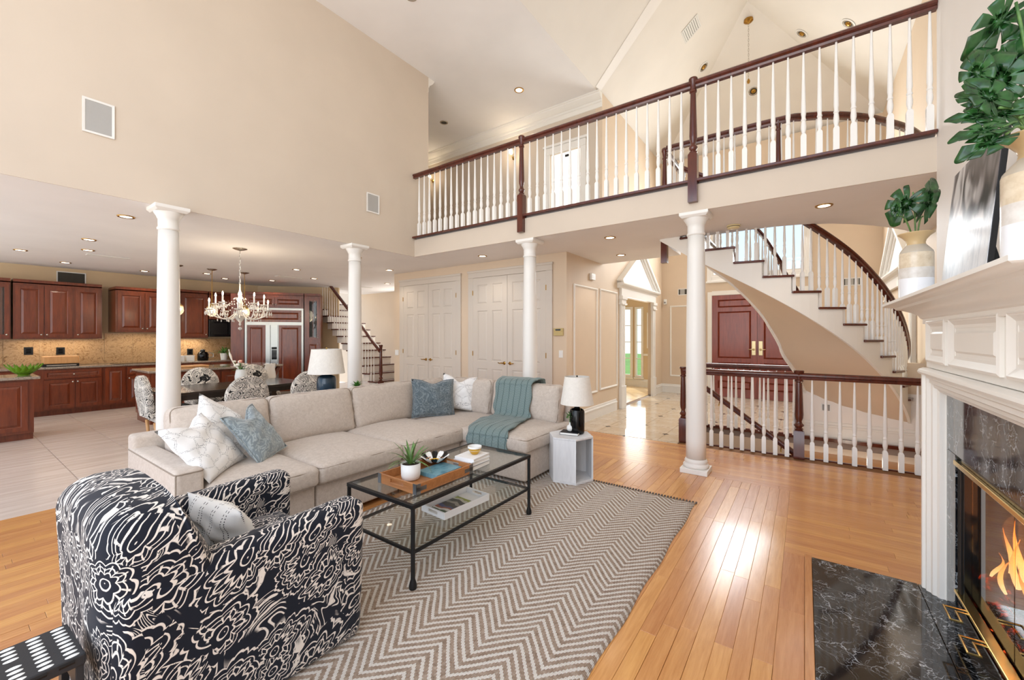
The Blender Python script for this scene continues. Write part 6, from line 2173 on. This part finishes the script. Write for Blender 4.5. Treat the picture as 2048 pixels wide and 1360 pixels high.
MB().box(.05, wm * .62, -.006, .0, .06, .34).build('door_window', M['black_matte'], mw)
MB().box(wm * .72, wm * .96, -.006, 0, .05, .36).build('control_panel', M['black_matte'], mw)
MB().tube([(wm * .67, -.03, .06), (wm * .67, -.03, .36)], .008, 8).build('handle', M['black_gloss'], mw)
for k in range(5): MB().box(wm * .06 + k * wm * .11, wm * .06 + k * wm * .11 + wm * .06, -.003, .001, .385, .405).build('louvre', M['vent_dark'], mw)
# base cabinets and counters along the wall
XBf = XK + .62
def base_run(label, y0, y1, doors):
    return cabinet('base_cabinet', label, (XBf, y0, 0), PI / 2, y1 - y0, .61, 0, .885, doors, False, True)
def by(px): return PX(px, 780, XBf).y
y_a, y_b = by(60), by(205)
w_ = y_b - y_a
d0 = by(88) - y_a; d1 = by(150) - y_a
base_run('cherry base cabinet with a wide drawer over two doors', y_a, y_b, [(d0, w_ - .02, .70, .86, 'drawer', ('c', 'm')), (d0, d1 - .004, .13, .68, 'panel', ('r', 't')), (d1 + .004, w_ - .02, .13, .68, 'panel', ('l', 't'))])
base_run('cherry base cabinet hidden mostly by the peninsula', y_a - 1.2, y_a - .003, [(.03, .58, .13, .68, 'panel', ('r', 't')), (.6, 1.17, .13, .68, 'panel', ('l', 't')), (.03, 1.17, .70, .86, 'drawer', ('c', 'm'))])
base_run('narrow cherry base cabinet beside the column under the cooktop', y_b + .003, y_b + 1.5, [(.03, .34, .13, .86, 'panel', None), (.37, .92, .70, .86, 'drawer', ('c', 'm')), (.37, .92, .13, .68, 'panel', ('l', 't')), (.95, 1.47, .13, .86, 'panel', ('r', 't'))])
base_run('cherry base cabinet under the coffee maker counter', y_b + 1.503, 4.48, [(.03, .35, .13, .86, 'panel', ('r', 't')), (.37, .70, .13, .86, 'panel', ('l', 't'))])
kc = MB().box(XK + .004, XBf + .03, y_a - 1.2, 4.50, .887, .925).build('countertop', M['granite_top'])
bevel(kc, .008); tag(kc, 'long granite countertop along the kitchen wall', 'countertop')
# backsplash of large granite tiles
bs = empty('backsplash', (XK, 2.0, .93), 'brown swirled granite backsplash behind the counter', 'backsplash')
k = 0; yy = y_a - 1.2
while yy < 4.85:
    hgt = .525 if not (PX(208, 650, XU).y < yy < PX(335, 650, XU).y) else .65
    o = MB().box(.003, .016, yy - 2.0, min(yy + .46, 4.9) - 2.0 - .003, 0, hgt).build('tile', M['granite_back'], bs); yy += .46
for y0_, y1_ in ((uy(30), uy(200)), (uy(358), uy(416))):
    light('under_cabinet_light', 'AREA', (XK + .20, (y0_ + y1_) / 2, 1.455), 3.6, (1.0, .90, .74), (0, 0, PI / 2), abs(y1_ - y0_) * .9, .05)
light('under_cabinet_light', 'AREA', (XK + .3, (uy(240) + uy(330)) / 2, 1.59), 3.6, (1.0, .90, .74), (0, 0, PI / 2), .9, .05)
# things on the wall counter
def at_counter(px, d=.3, z=.9255): 
    q = PX(px, 720, XK + d); return Vector((q.x, q.y, z))
p = at_counter(121, .32)
bb_ = empty('bread_box', p, 'wooden bread box with a grey front rail on the kitchen counter', 'bread box', rz=PI / 2)
bevel(MB().box(-.24, .24, -.12, .12, .05, .20).build('wood_lid', M['beech_leg'], bb_), .015)
bevel(MB().box(-.25, .24, -.14, .13, 0, .049).build('base', M['black_matte'], bb_), .004)
MB().box(-.20, .20, -.146, -.14, .012, .035).build('front_rail', M['nickel'], bb_)
for px, lab in ((57, 'black outlet on the backsplash near the peninsula'), (121, 'black outlet on the backsplash above the bread box'), (380, 'black outlet on the backsplash beside the first column')):
    q = PX(px, 702, XK + .017)
    if px == 380: q.z = 1.13
    wall_plate('outlet', lab, 'outlet', (XK + .0165, q.y, q.z), PI / 2, .12, .15, [('socket', -.03, .03, -.045, -.005, 'black_gloss'), ('socket', -.03, .03, .005, .045, 'black_gloss')], 'black_matte')
p = at_counter(394, .36)
cm = empty('coffee_maker', (p.x, p.y + .12, .9255), 'black coffee maker on the kitchen counter', 'coffee maker')
MB().lathe((0, 0, 0), [(.10, 0), (.11, .01), (.115, .14), (.09, .2), (.0001, .22)], 20, cap=False).build('body', M['black_gloss'], cm, smooth=True)
MB().lathe((0, -.005, .2), [(.05, 0), (.05, .05), (.02, .07)], 16).build('lid', M['black_matte'], cm)
MB().tube([(.06, .10, .06), (.07, .19, .08), (.07, .19, .16), (.05, .09, .2)], .012, 8).build('handle', M['nickel'], cm)
for k, lab in ((0, 'white square canister beside the coffee maker, nearer the column'), (1, 'white square canister touching the coffee maker')):
    c_ = empty('canister', (p.x + .02, p.y - .34 + .19 * k, .9255), lab, 'canister')
    bevel(MB().box(-.07, .07, -.075, .075, .0, .115).build('body', M['plastic_white'], c_), .008)
    MB().box(-.072, .072, -.077, .077, .1155, .13).build('lid', M['cover_white'], c_)
ctray = MB().box(p.x - .14, p.x + .16, p.y - .50, p.y - .44, .926, 1.04).build('dark_canister', M['black_matte']); bevel(ctray, .01); tag(ctray, 'dark blue-black canister at the end of the white canisters', 'canister')
q = PX(448, 715, XK + .36)
hp_l = empty('potted_fern', (q.x, q.y, .9255), 'bushy fern in a white pot below the microwave', 'plant')
MB().lathe((0, 0, 0), [(.065, 0), (.085, .16), (.078, .16), (.06, .02), (.0001, .02)], 20, cap=False).build('pot', M['plastic_white'], hp_l, smooth=True)
rr = random.Random(9)
for k in range(26):
    o = strap_leaf(rr.uniform(.22, .36), rr.uniform(.014, .022), k * 2.4, rr.uniform(.5, 1.3), rr.uniform(.8, 2.0), n=7).build('leaf', M['leaf_fern'], hp_l, smooth=True, fix=False); o.location = (0, 0, .14)
ckt = MB().box(XK + .12, XK + .56, by(232), by(335), .926, .932).build('cooktop', M['black_gloss']); tag(ckt, 'flat black cooktop in the granite counter behind the column', 'cooktop')
# island
IX0, IX1, IY0, IY1 = -9.98, -8.98, 2.10, 4.30
il = cabinet('island', 'cherry kitchen island with panelled back facing the dining table', (IX1 - .08, IY0 + .06, 0), PI / 2, IY1 - IY0 - .25, IX1 - IX0 - .16, 0, .885, [(.05 + .49 * k, .05 + .49 * k + .45, .14, .84, 'panel', None) for k in range(4)], False, True, 'island')
for k in (0, 1):
    d = cab_door(il, .03 + k * .42, .42 + k * .42, .14, .66, 'panel', None); d.rotation_euler = (0, 0, -PI / 2); d.location = (0, .84 - k * .42 + .0, .14)
d = cab_door(il, 0, .80, .70, .86, 'drawer', ('c', 'm')); d.rotation_euler = (0, 0, -PI / 2); d.location = (0, .82, .70)
for k in range(1):
    cb_ = MB().tube(spline([(0, 0, .0), (.03, 0, .25), (-.02, 0, .5), (.10, 0, .78), (.16, 0, .88)], 6), .045, 10); o = cb_.build('corbel_leg', CHr, il, smooth=True); o.location = (IY1 - IY0 - .24, .06, 0)
it = MB().prism([(IX0, IY0), (IX1, IY0), (IX1, IY1), (IX0, IY1)], .887, .927).build('island_countertop', M['granite_top']); bevel(it, .01)
tag(it, 'granite top of the kitchen island', 'countertop')
cb2 = MB().box(-.17, .17, -.22, .22, 0, .03).build('cutting_board', M['beech_leg']); cb2.location = (-9.62, 2.9, .9275); bevel(cb2, .008); tag(cb2, 'pale cutting board on the granite island', 'board')
# towel hanging on the island corner
q = PZ(548, 735, .90); tw = cloth_strip([(-.03, 0, .03), (.0, 0, .035), (.025, 0, .02), (.03, 0, -.1), (.032, 0, -.36)], (0, 1, 0), .20, 'towel', None, th=.008, wav=.006, cols=8).build('dish_towel', M['paper'], smooth=True); tw.location = (IX1, IY1 - .28, .905)
tag(tw, 'pale dish towel hanging over the island edge', 'towel')
# peninsula
PX1, PY1 = -9.22, .93
pn_ = cabinet('peninsula_cabinet', 'cherry peninsula cabinet with large panels at the kitchen edge', (PX1 - .06, PY1 - 2.1, 0), PI / 2, 2.04, .70, 0, .885, [(.05, .68, .14, .86, 'panel', None), (.70, 1.33, .14, .86, 'panel', None), (1.35, 1.98, .14, .86, 'panel', None)], False, True)
pt = MB().box(PX1 - .80, PX1, PY1 - 2.14, PY1, .887, .927).build('peninsula_countertop', M['granite_top']); bevel(pt, .01); tag(pt, 'granite top of the peninsula at the kitchen edge', 'countertop')
q = PZ(10, 727, .928)
pbw = empty('fruit_bowl', (PX1 - .45, PZ(8, 733, .928).y, .9275), 'green leafy bowl on the peninsula counter', 'bowl')
paint('bowl_green', (98, 140, 24), .3, .15, .3, 40)
for k in range(14):
    a = 2 * PI * k / 14
    mb = MB()
    for t2 in range(6):
        f = t2 / 5; r_ = .05 + .15 * f; z = .01 + .15 * f ** 1.6; wv = .05 * math.sin(PI * min(1, f * .8 + .25))
        for sg in (-1, 0, 1): mb.v.append((r_ * math.cos(a) - sg * wv * math.sin(a), r_ * math.sin(a) + sg * wv * math.cos(a), z + .012 * abs(sg)))
    for t2 in range(5):
        for j in (0, 1):
            b = 3 * t2 + j; mb.f.append((b, b + 1, b + 4, b + 3))
    o = mb.build('leaf', M['bowl_green'], pbw, smooth=True, fix=False); m_ = o.modifiers.new('t', 'SOLIDIFY'); m_.thickness = .008
MB().lathe((0, 0, 0), [(.06, 0), (.075, .03), (.0001, .03)], 18, cap=False).build('foot', M['bowl_green'], pbw)
bpl = MB().lathe((PX1 - .3, PY1 - .75, .9275), [(.0001, 0), (.12, 0), (.16, .018), (.0001, .012)], 28, cap=False).build('plate', M['blue_glass'], smooth=True); tag(bpl, 'blue glass plate lying on the peninsula counter', 'plate')
# fridge wall, turned to face the dining side
FR = math.radians(55.4)
fo = PD(490, 620, 10.15); fo.z = 0
fd = Vector((math.cos(FR), math.sin(FR), 0))
def f_at(px):
    """distance along the fridge front for a pixel column"""
    d = _ray(px, 620); n_ = Vector((fd.y, -fd.x, 0))
    t = (fo - _C).dot(n_) / d.dot(n_); return (_C + d * t - fo).dot(fd)
fw_ = f_at(607)
fg = empty('refrigerator', fo, 'built-in refrigerator with cherry panels and steel trim', 'refrigerator', rz=FR)
MB().box(0, fw_, .001, .62, .08, 2.22).box(.0, fw_, .05, .62, 0, .08).build('body', M['steel'], fg)
tr_ = MB().box(0, .04, -.02, 0, .1, 2.22).box(fw_ - .04, fw_, -.02, 0, .1, 2.22).box(.04, fw_ - .04, -.02, 0, 2.18, 2.22).box(.04, fw_ - .04, -.02, 0, 1.80, 1.86)
tr_.build('steel_trim', M['steel'], fg)
a, b, c, d = f_at(502), f_at(532), f_at(541), f_at(556)
cab_door(fg, .05, a + (b - a) * .98, .12, 1.79, 'panel')
MB().box(b, c, -.045, 0, .12, 1.79).build('handle_bar', M['steel'], fg)
MB().box(c + .01, d, -.03, 0, .12, 1.79).build('dispenser_panel', M['steel'], fg)
MB().box(c + .03, d - .02, -.034, -.03, .93, 1.17).build('dispenser', M['black_gloss'], fg)
MB().box(c + .03, d - .02, -.036, -.03, 1.18, 1.24).build('dispenser_controls', M['black_matte'], fg)
cab_door(fg, d + .02, fw_ - .05, .12, 1.79, 'panel')
cab_door(fg, .05, fw_ - .05, 1.87, 2.17, 'panel', ('r', 'm'))
oc = cabinet('wall_cabinet', 'wide low cherry cabinet above the refrigerator', fo, FR, fw_, .62, 2.225, 2.56, [(.04, fw_ / 2 - .005, 2.26, 2.50, 'panel', ('r', 'b')), (fw_ / 2 + .005, fw_ - .04, 2.26, 2.50, 'panel', ('l', 'b'))], True)
p0_, p1_ = f_at(609), f_at(641)
po = fo + fd * (fw_ + .02)
pw_ = p1_ - fw_ - .02
pc_ = cabinet('pantry_cabinet', 'tall cherry pantry cabinet with a leaded glass door', po, FR, pw_, .62, 0, 2.56, [(.06, pw_ - .03, .14, 1.36, 'panel', ('r', 't')), (.06, pw_ - .03, 1.42, 2.48, 'glass', ('r', 'b'))], True, True)
MB().box(.10, pw_ - .07, .0, .005, 1.5, 2.4).build('dark_interior', M['black_matte'], pc_)
MB().lathe((pw_ / 2, -.003, 1.75), [(.05, 0), (.06, .16)], 12).build('lamp_shape', M['shade_linen'], pc_) if False else None
sp = MB().box(-.30, -.02, .0, .62, 0, 2.56).build('side_filler', CHr, fg)

# ================================================================== pendants and chandelier
def canopy_drop(t, r, n_links, zend, rod=True):
    MB().lathe((0, 0, 0), [(r, 0), (r, -.008), (r * .6, -.025), (r * .2, -.035), (.008, -.04)], 20).build('canopy', M['nickel'], t, auto=40)
    MB().tube([(0, 0, -.04), (0, 0, zend)], .006 if rod else .005, 8).build('rod', M['brass_old'] if rod else M['nickel'], t)
for q, lab in (((355, 530), 'small crystal pendant half hidden by the first column'), ((424, 538), 'small crystal pendant over the island, middle of three'), ((489, 545), 'small crystal pendant over the island behind the chandelier')):
    p = PZ(q[0], q[1], ZC - .001)
    t = empty('island_pendant', p, lab, 'pendant lamp')
    canopy_drop(t, .09, 0, -.72)
    MB().lathe((0, 0, -.78), [(.012, .07), (.035, .06), (.05, .03), (.09, .0), (.092, -.01)], 18).build('frame', M['brass'], t, auto=50)
    MB().lathe((0, 0, -.92), [(.0001, -.06), (.05, -.045), (.09, .0), (.10, .06), (.09, .12)], 18, cap=False).build('bowl', M['crystal'], t, smooth=True)
    for k in range(8):
        a = k * PI / 4; MB().lathe((.095 * math.cos(a), .095 * math.sin(a), -.86), [(.0001, -.05), (.012, -.02), (.0001, .012)], 6, cap=False).build('drop', M['crystal'], t)
    MB().lathe((0, 0, -.86), [(.0001, -.03), (.025, 0), (.018, .04), (.0001, .06)], 10, cap=False).build('bulb', M['bulb'], t, smooth=True)
    light('pendant_glow', 'POINT', (p.x, p.y, p.z - .86), 5, (1, .82, .6), size=.04)
p = PZ(480, 497, ZC - .001)
ch = empty('crystal_chandelier', p, 'crystal candle chandelier hanging over the dining table', 'chandelier')
canopy_drop(ch, .10, 0, -.55, False)
for k in range(10):
    z = -.06 - k * .05; a = (k % 2) * PI / 2
    MB().tube([(math.cos(a) * .012 * math.cos(t), math.sin(a) * .012 * math.cos(t), z - .025 + .032 * math.sin(t)) for t in [2 * PI * i / 8 for i in range(8)]], .003, 5, closed=True).build('chain_link', M['nickel'], ch)
ZH = -1.02     # height of the arms' crystal body below the canopy
MB().lathe((0, 0, ZH), [(.0001, -.20), (.02, -.18), (.012, -.14), (.05, -.10), (.09, -.04), (.07, .0), (.02, .04), (.03, .10), (.045, .16), (.02, .22), (.03, .30), (.012, .36), (.010, .46)], 18, cap=False).build('stem', M['crystal'], ch, auto=50)
MB().lathe((0, 0, ZH - .24), [(.0001, -.03), (.026, -.01), (.026, .012), (.0001, .03)], 12, cap=False).build('bottom_drop', M['crystal'], ch, smooth=True)
for k in range(10):
    a = 2 * PI * k / 10 + .2; R_ = .40 if k % 2 else .34; up = .0 if k % 2 else .10
    ca, sa = math.cos(a), math.sin(a)
    arm = spline([(.04 * ca, .04 * sa, ZH + .02), (.18 * ca, .18 * sa, ZH - .09), (R_ * .9 * ca, R_ * .9 * sa, ZH - .04), (R_ * ca, R_ * sa, ZH + .04 + up)], 5)
    o = MB().tube(arm, .009, 7).build('arm', M['crystal'], ch, smooth=True)
    z = ZH + .04 + up
    MB().lathe((R_ * ca, R_ * sa, z), [(.006, -.01), (.05, .0), (.056, .012), (.02, .014)], 14).build('drip_pan', M['crystal'], ch, auto=40)
    MB().lathe((R_ * ca, R_ * sa, z + .014), [(.011, 0), (.011, .10)], 10).build('candle', M['plastic_white'], ch)
    MB().lathe((R_ * ca, R_ * sa, z + .114), [(.006, 0), (.013, .02), (.009, .045), (.0001, .065)], 8, cap=False).build('bulb', M['candle_bulb'], ch, smooth=True)
    for j in range(8):
        b = 2 * PI * j / 8
        MB().lathe((R_ * ca + .05 * math.cos(b), R_ * sa + .05 * math.sin(b), z - .03), [(.0001, -.055), (.013, -.025), (.0001, .02)], 6, cap=False).build('drop', M['crystal'], ch)
    sw = [Vector((R_ * ca, R_ * sa, z)).lerp(Vector((.03 * ca, .03 * sa, ZH + .30)), t_ / 7) - Vector((0, 0, .10 * math.sin(PI * t_ / 7))) for t_ in range(1, 7)]
    gl = MB()
    for s3 in sw: gl.lathe((s3.x, s3.y, s3.z), [(.0001, -.014), (.011, 0), (.0001, .014)], 6, cap=False)
    tag(gl.build('bead_garland', M['crystal'], ch), kind='stuff')
    for j in range(1, 4):
        q_ = arm[j * 4]; MB().lathe((q_.x, q_.y, q_.z - .035), [(.0001, -.03), (.009, -.01), (.0001, .02)], 6, cap=False).build('drop', M['crystal'], ch)
light('chandelier_glow', 'POINT', (p.x, p.y, p.z + ZH + .32), 14, (1, .82, .6), size=.22)

# ================================================================== dining group
TX0, TX1, TY0, TY1 = -7.95, -6.88, 1.78, 3.72
dt = empty('dining_table', ((TX0 + TX1) / 2, (TY0 + TY1) / 2, 0), 'dark espresso dining table among the patterned chairs', 'table')
hx_, hy_ = (TX1 - TX0) / 2, (TY1 - TY0) / 2
bevel(MB().box(-hx_, hx_, -hy_, hy_, .715, .75).build('tabletop', M['espresso'], dt), .006)
MB().box(-hx_ + .1, hx_ - .1, -hy_ + .12, hy_ - .12, .63, .714).build('apron', M['espresso'], dt)
for sx in (-1, 1):
    for sy in (-1, 1):
        MB().square((sx * (hx_ - .13), sy * (hy_ - .16), 0), [(.03, 0), (.045, .714)]).build('leg', M['espresso'], dt)
def dining_chair():
    t = empty('dining_chair', (0, 0, 0), '', 'chair', 'patterned dining chairs')
    # faces -Y locally (back towards +Y)
    n_ = 20; w = .27; prof = []
    for k in range(n_ + 1):
        a = PI * k / n_
        prof.append((w * math.cos(a) * (1 if abs(math.cos(a)) < .98 else 1), .70 + .28 * math.sin(a)))
    out = [( .22, .40)] + [(x, z) for x, z in prof] + [(-.22, .40)]
    def ring(y, f, dz=0): return [(x * f, y + .06 * (z - .4) / .5, z if z < .41 else z * (1 if f == 1 else 1) - (0 if f == 1 else .012)) for x, z in out]
    mb = MB(); rs = [ring(.20, .93), ring(.215, 1.0), ring(.265, 1.0), ring(.285, .93)]
    m = len(out)
    for r in rs: mb.v += r
    for j in range(3):
        for k in range(m):
            a, b = j * m + k, j * m + (k + 1) % m; mb.f.append((a, b, b + m, a + m))
    mb.f.append(tuple(range(m))[::-1]); mb.f.append(tuple(range(3 * m, 4 * m)))
    mb.build('backrest', M['paisley_cream'], t, auto=50)
    o = rbox(.50, .50, .12, .05, .03, n=6).build('seat', M['paisley_cream'], t, smooth=True); o.location = (0, -.03, .38)
    o = rbox(.46, .46, .08, .02, n=3).build('seat_skirt', M['paisley_cream'], t, smooth=True); o.location = (0, -.03, .32)
    for sx in (-1, 1):
        for sy in (-1, 1):
            MB().lathe((0, 0, 0), [(.014, 0), (.022, .33)], 10).xform(Matrix.Translation((sx * .19, -.03 + sy * .18 + (.03 if sy > 0 else 0), 0)) @ Matrix.Rotation(.08 * -sy, 4, 'X')).build('leg', M['beech_leg'], t, smooth=True)
    return t
dc = dining_chair()
spots = [((-6.55, 2.52), -PI / 2, 'patterned dining chair with its back to the sofa, nearer the first column'), ((-6.62, 3.42), -PI / 2, 'patterned dining chair with its back to the sofa, beside the table lamp'),
         ((-8.22, 2.68), PI / 2, 'patterned dining chair on the island side of the table, left of the flower vase'), ((-8.30, 3.55), PI / 2, 'patterned dining chair on the island side of the table, behind the flower vase'),
         ((-7.46, 1.98), PI, 'patterned dining chair at the table end, half behind the first column')]
for i, ((x, y), rz, lab) in enumerate(spots):
    if i == 0:
        dc.location = (x, y, 0); dc.rotation_euler = (0, 0, rz); dc['label'] = lab
    else: copy_thing(dc, (x, y, 0), rz, lab)
q = PD(482, 752, 6.85)
fv = empty('flower_vase', (q.x, q.y, .7505), 'white vase of white and pink flowers on the dining table', 'vase')
MB().lathe((0, 0, 0), [(.0001, 0), (.07, 0), (.085, .02), (.09, .10), (.075, .19), (.066, .22), (.062, .22), (.07, .1), (.0001, .02)], 24, cap=False).build('body', M['plastic_white'], fv, smooth=True)
paint('petal_white', (246, 240, 226), .6, .03, 0); paint('petal_pink', (226, 150, 130), .6, .05, 0)
rr = random.Random(4)
for k in range(14):
    a = rr.random() * 6.28; r_ = rr.uniform(.02, .13); z = rr.uniform(.26, .36)
    tip = Vector((r_ * math.cos(a), r_ * math.sin(a), z))
    MB().tube([(0, 0, .15), tip * .6 + Vector((0, 0, .06)), tip], .003, 5).build('stem', M['leaf_fern'], fv)
    mb = MB()
    for j in range(6):
        b = 6.28 * j / 6; mb.lathe((tip.x + .014 * math.cos(b), tip.y + .014 * math.sin(b), tip.z), [(.0001, -.012), (.016, 0), (.012, .014), (.0001, .02)], 7, cap=False)
    mb.lathe((tip.x, tip.y, tip.z + .004), [(.0001, -.012), (.014, 0), (.0001, .02)], 7, cap=False)
    mb.build('blossom', M['petal_pink'] if k % 5 == 0 else M['petal_white'], fv, smooth=True)
for k in range(12):
    o = strap_leaf(rr.uniform(.09, .15), .014, k * 2.4, rr.uniform(.3, 1.0), .8, n=6).build('leaf', M['leaf_fern'], fv, smooth=True, fix=False); o.location = (0, 0, .2)
tp2 = [(0, 0, .2), (-.05, -.09, .32), (-.07, -.13, .45), (-.05, -.16, .55)]
MB().tube(spline(tp2, 5), [.012 + .006 * math.sin(k * .8) for k in range(16)], 8).build('tall_spray', M['petal_white'], fv, smooth=True)

# ================================================================== console behind the sofa
cn = empty('console_table', (-4.80, 3.05, 0), 'dark console table standing behind the sofa back', 'table')
bevel(MB().box(-.17, .17, -1.25, 1.45, .745, .785).build('tabletop', M['espresso'], cn), .004)
for x in (-.14, .14):
    for y in (-1.2, 1.4): MB().square((x, y, 0), [(.022, 0), (.022, .745)]).build('leg', M['espresso'], cn)
q = PD(653, 760, 5.12)
l2 = empty('table_lamp', (q.x, q.y, .7855), 'table lamp with blue-grey glass base and white shade behind the sofa', 'lamp')
MB().lathe((0, 0, 0), [(.075, 0), (.085, .01), (.105, .04), (.112, .10), (.112, .20), (.10, .235), (.06, .255), (.04, .262)], 32).build('base', M['blue_glass'], l2, auto=35)
paint('lamp_core', (92, 110, 124), .25, .1, 0)
MB().lathe((0, 0, .006), [(.07, 0), (.095, .04), (.10, .10), (.10, .19), (.08, .225), (.03, .24)], 24).build('inner_core', M['lamp_core'], l2, smooth=True)
MB().lathe((0, 0, .262), [(.04, 0), (.03, .012), (.012, .016), (.012, .07)], 16).build('neck', M['brass'], l2, auto=40)
MB().lathe((0, 0, 0), [(.215, .275), (.172, .575), (.170, .575), (.213, .275)], 40).build('shade', M['shade_linen'], l2, auto=30)
MB().lathe((0, 0, .575), [(.008, 0), (.012, .01), (.003, .022)], 10).build('finial', M['brass'], l2)
q = PD(714, 770, 5.2)
sp_ = empty('small_plant', (q.x, q.y, .7855), 'small green succulent in a black pot behind the sofa', 'plant')
MB().lathe((0, 0, 0), [(.045, 0), (.062, .09), (.056, .09), (.04, .02), (.0001, .02)], 18, cap=False).build('pot', M['black_gloss'], sp_, smooth=True)
for k in range(20):
    o = strap_leaf(.11, .016, k * 2.4, 1.35 - k * .05, .5, n=6).build('leaf', M['leaf_fern'], sp_, smooth=True, fix=False); o.location = (0, 0, .08)
book((q.x + .02, q.y + .30, .7855), .22, .30, .03, .1, 'cover_white', 'paper', 'white book lying beside the succulent behind the sofa')

# ================================================================== back stairs by the hallway
bs_ = empty('back_stairs', (-8.65, 6.35, 0), 'narrow back staircase with dark rail beyond the second column', 'stairs')
ris, go = .19, .235
for k in range(13):
    x1 = .12 - go * k; x0 = x1 - go
    z = ris * (k + 1)
    MB().box(x0, x1, .06, 1.1, z - ris + .0, z - .03).build('riser', M['trim_warm'], bs_)
    bevel(MB().box(x0 - .001, x1 + .03, .02, 1.1, z - .03, z).build('tread', M['mahogany'], bs_), .006)
bal = baluster_mesh(.88, .013)
for k in range(1, 13):
    for j in (0, 1):
        x = .12 - go * k - .06 - j * .115; put(baluster_mesh(.80 + .07 * j, .012) if False else bal, 'baluster', bs_, (x, .08, ris * (k + 1) - (.03 if j == 0 else 0)))
MB().sweep([(.06, .08, 1.02 + .10), (.06 - go * 12, .08, 1.02 + .10 + ris * 12)], RAIL).build('handrail', M['mahogany'], bs_, auto=40)
put(newel_mesh(1.30, .05), 'newel_post', bs_, (.10, .08, 0.0))
hr = empty('hall_handrail', (-8.2, 8.30, 1.0), 'short dark handrail sloping down on the hallway wall', 'handrail')
MB().tube([(-.45, 0, -.32), (.1, 0, .12)], .028, 8).build('rail', M['mahogany'], hr, smooth=True)
MB().tube([(-.2, 0, -.12), (-.2, .05, -.14)], .01, 6).build('bracket', M['brass'], hr)

# ================================================================== folding step stool
fs_ = empty('step_stool', (-2.02, .06, 0), 'black folding step stool with white oval grip dots beside the armchair', 'stool')
ZS = .50
bm_ = M['black_matte']
SW_, SD_ = .125, .225
tp_ = MB().box(-SW_, SW_, -SD_, -.035, ZS - .035, ZS).box(-SW_, SW_, .035, SD_, ZS - .035, ZS).box(-SW_, -.03, -.035, .035, ZS - .035, ZS).box(.03, SW_, -.035, .035, ZS - .035, ZS)
paint('stool_plastic', (44, 46, 50), .42, .05, .15, 200)
bevel(tp_.build('top', M['stool_plastic'], fs_), .004)
dot = MB().lathe((0, 0, 0), [(.0001, .0015), (.014, .0012), (.017, 0)], 14, cap=False).xform(Matrix.Scale(.5, 4, Vector((1, 0, 0)))).mesh('grip_dot', True); dot.materials.append(M['plastic_white'])
for i in range(9):
    for j in range(8):
        x = -SW_ + .018 + i * .0268; y = -SD_ + .03 + j * .056
        if abs(y) < .06 and abs(x) < .06: continue
        if abs(x) < .02 and abs(y) < .1: continue
        put(dot, 'grip_dot', fs_, (x, y, ZS))
for k in range(2):
    y = SD_ - .012 if k else -SD_ + .012
    mb = MB().hull([(-SW_ - .02, y - .01, 0), (-SW_ + .03, y - .01, 0), (-SW_ + .03, y + .01, 0), (-SW_ - .02, y + .01, 0)], [(-SW_ + .01, y - .01, ZS - .036), (-SW_ + .05, y - .01, ZS - .036), (-SW_ + .05, y + .01, ZS - .036), (-SW_ + .01, y + .01, ZS - .036)])
    mb.hull([(SW_ - .03, y - .01, 0), (SW_ + .02, y - .01, 0), (SW_ + .02, y + .01, 0), (SW_ - .03, y + .01, 0)], [(SW_ - .05, y - .01, ZS - .036), (SW_ - .01, y - .01, ZS - .036), (SW_ - .01, y + .01, ZS - .036), (SW_ - .05, y + .01, ZS - .036)])
    mb.box(-SW_ + .02, SW_ - .02, y - .008, y + .008, ZS - .11, ZS - .036).box(-SW_ + .0, SW_ - .0, y - .008, y + .008, .1, .14)
    bevel(mb.build('leg_frame', M['stool_plastic'], fs_), .003)
for sx in (-1, 1):
    mb = MB()
    for j in range(7): mb.tube([(sx * (SW_ - .006), -SD_ + .03 + j * .06, ZS - .012), (sx * (SW_ - .006), -SD_ + .065 + j * .06, ZS - .012)], .009, 8)
    tag(mb.build('hinge', bm_, fs_), kind='stuff')
    MB().hull([(sx * SW_ - .006, -SD_ + .03, .02), (sx * SW_ + .006, -SD_ + .03, .02), (sx * SW_ + .006, SD_ - .03, .02), (sx * SW_ - .006, SD_ - .03, .02)], [(sx * (SW_ - .03) - .006, -SD_ + .03, .30), (sx * (SW_ - .03) + .006, -SD_ + .03, .30), (sx * (SW_ - .03) + .006, SD_ - .03, .30), (sx * (SW_ - .03) - .006, SD_ - .03, .30)]).build('side_panel', M['stool_plastic'], fs_)
fs_.rotation_euler = (0, 0, math.radians(2))
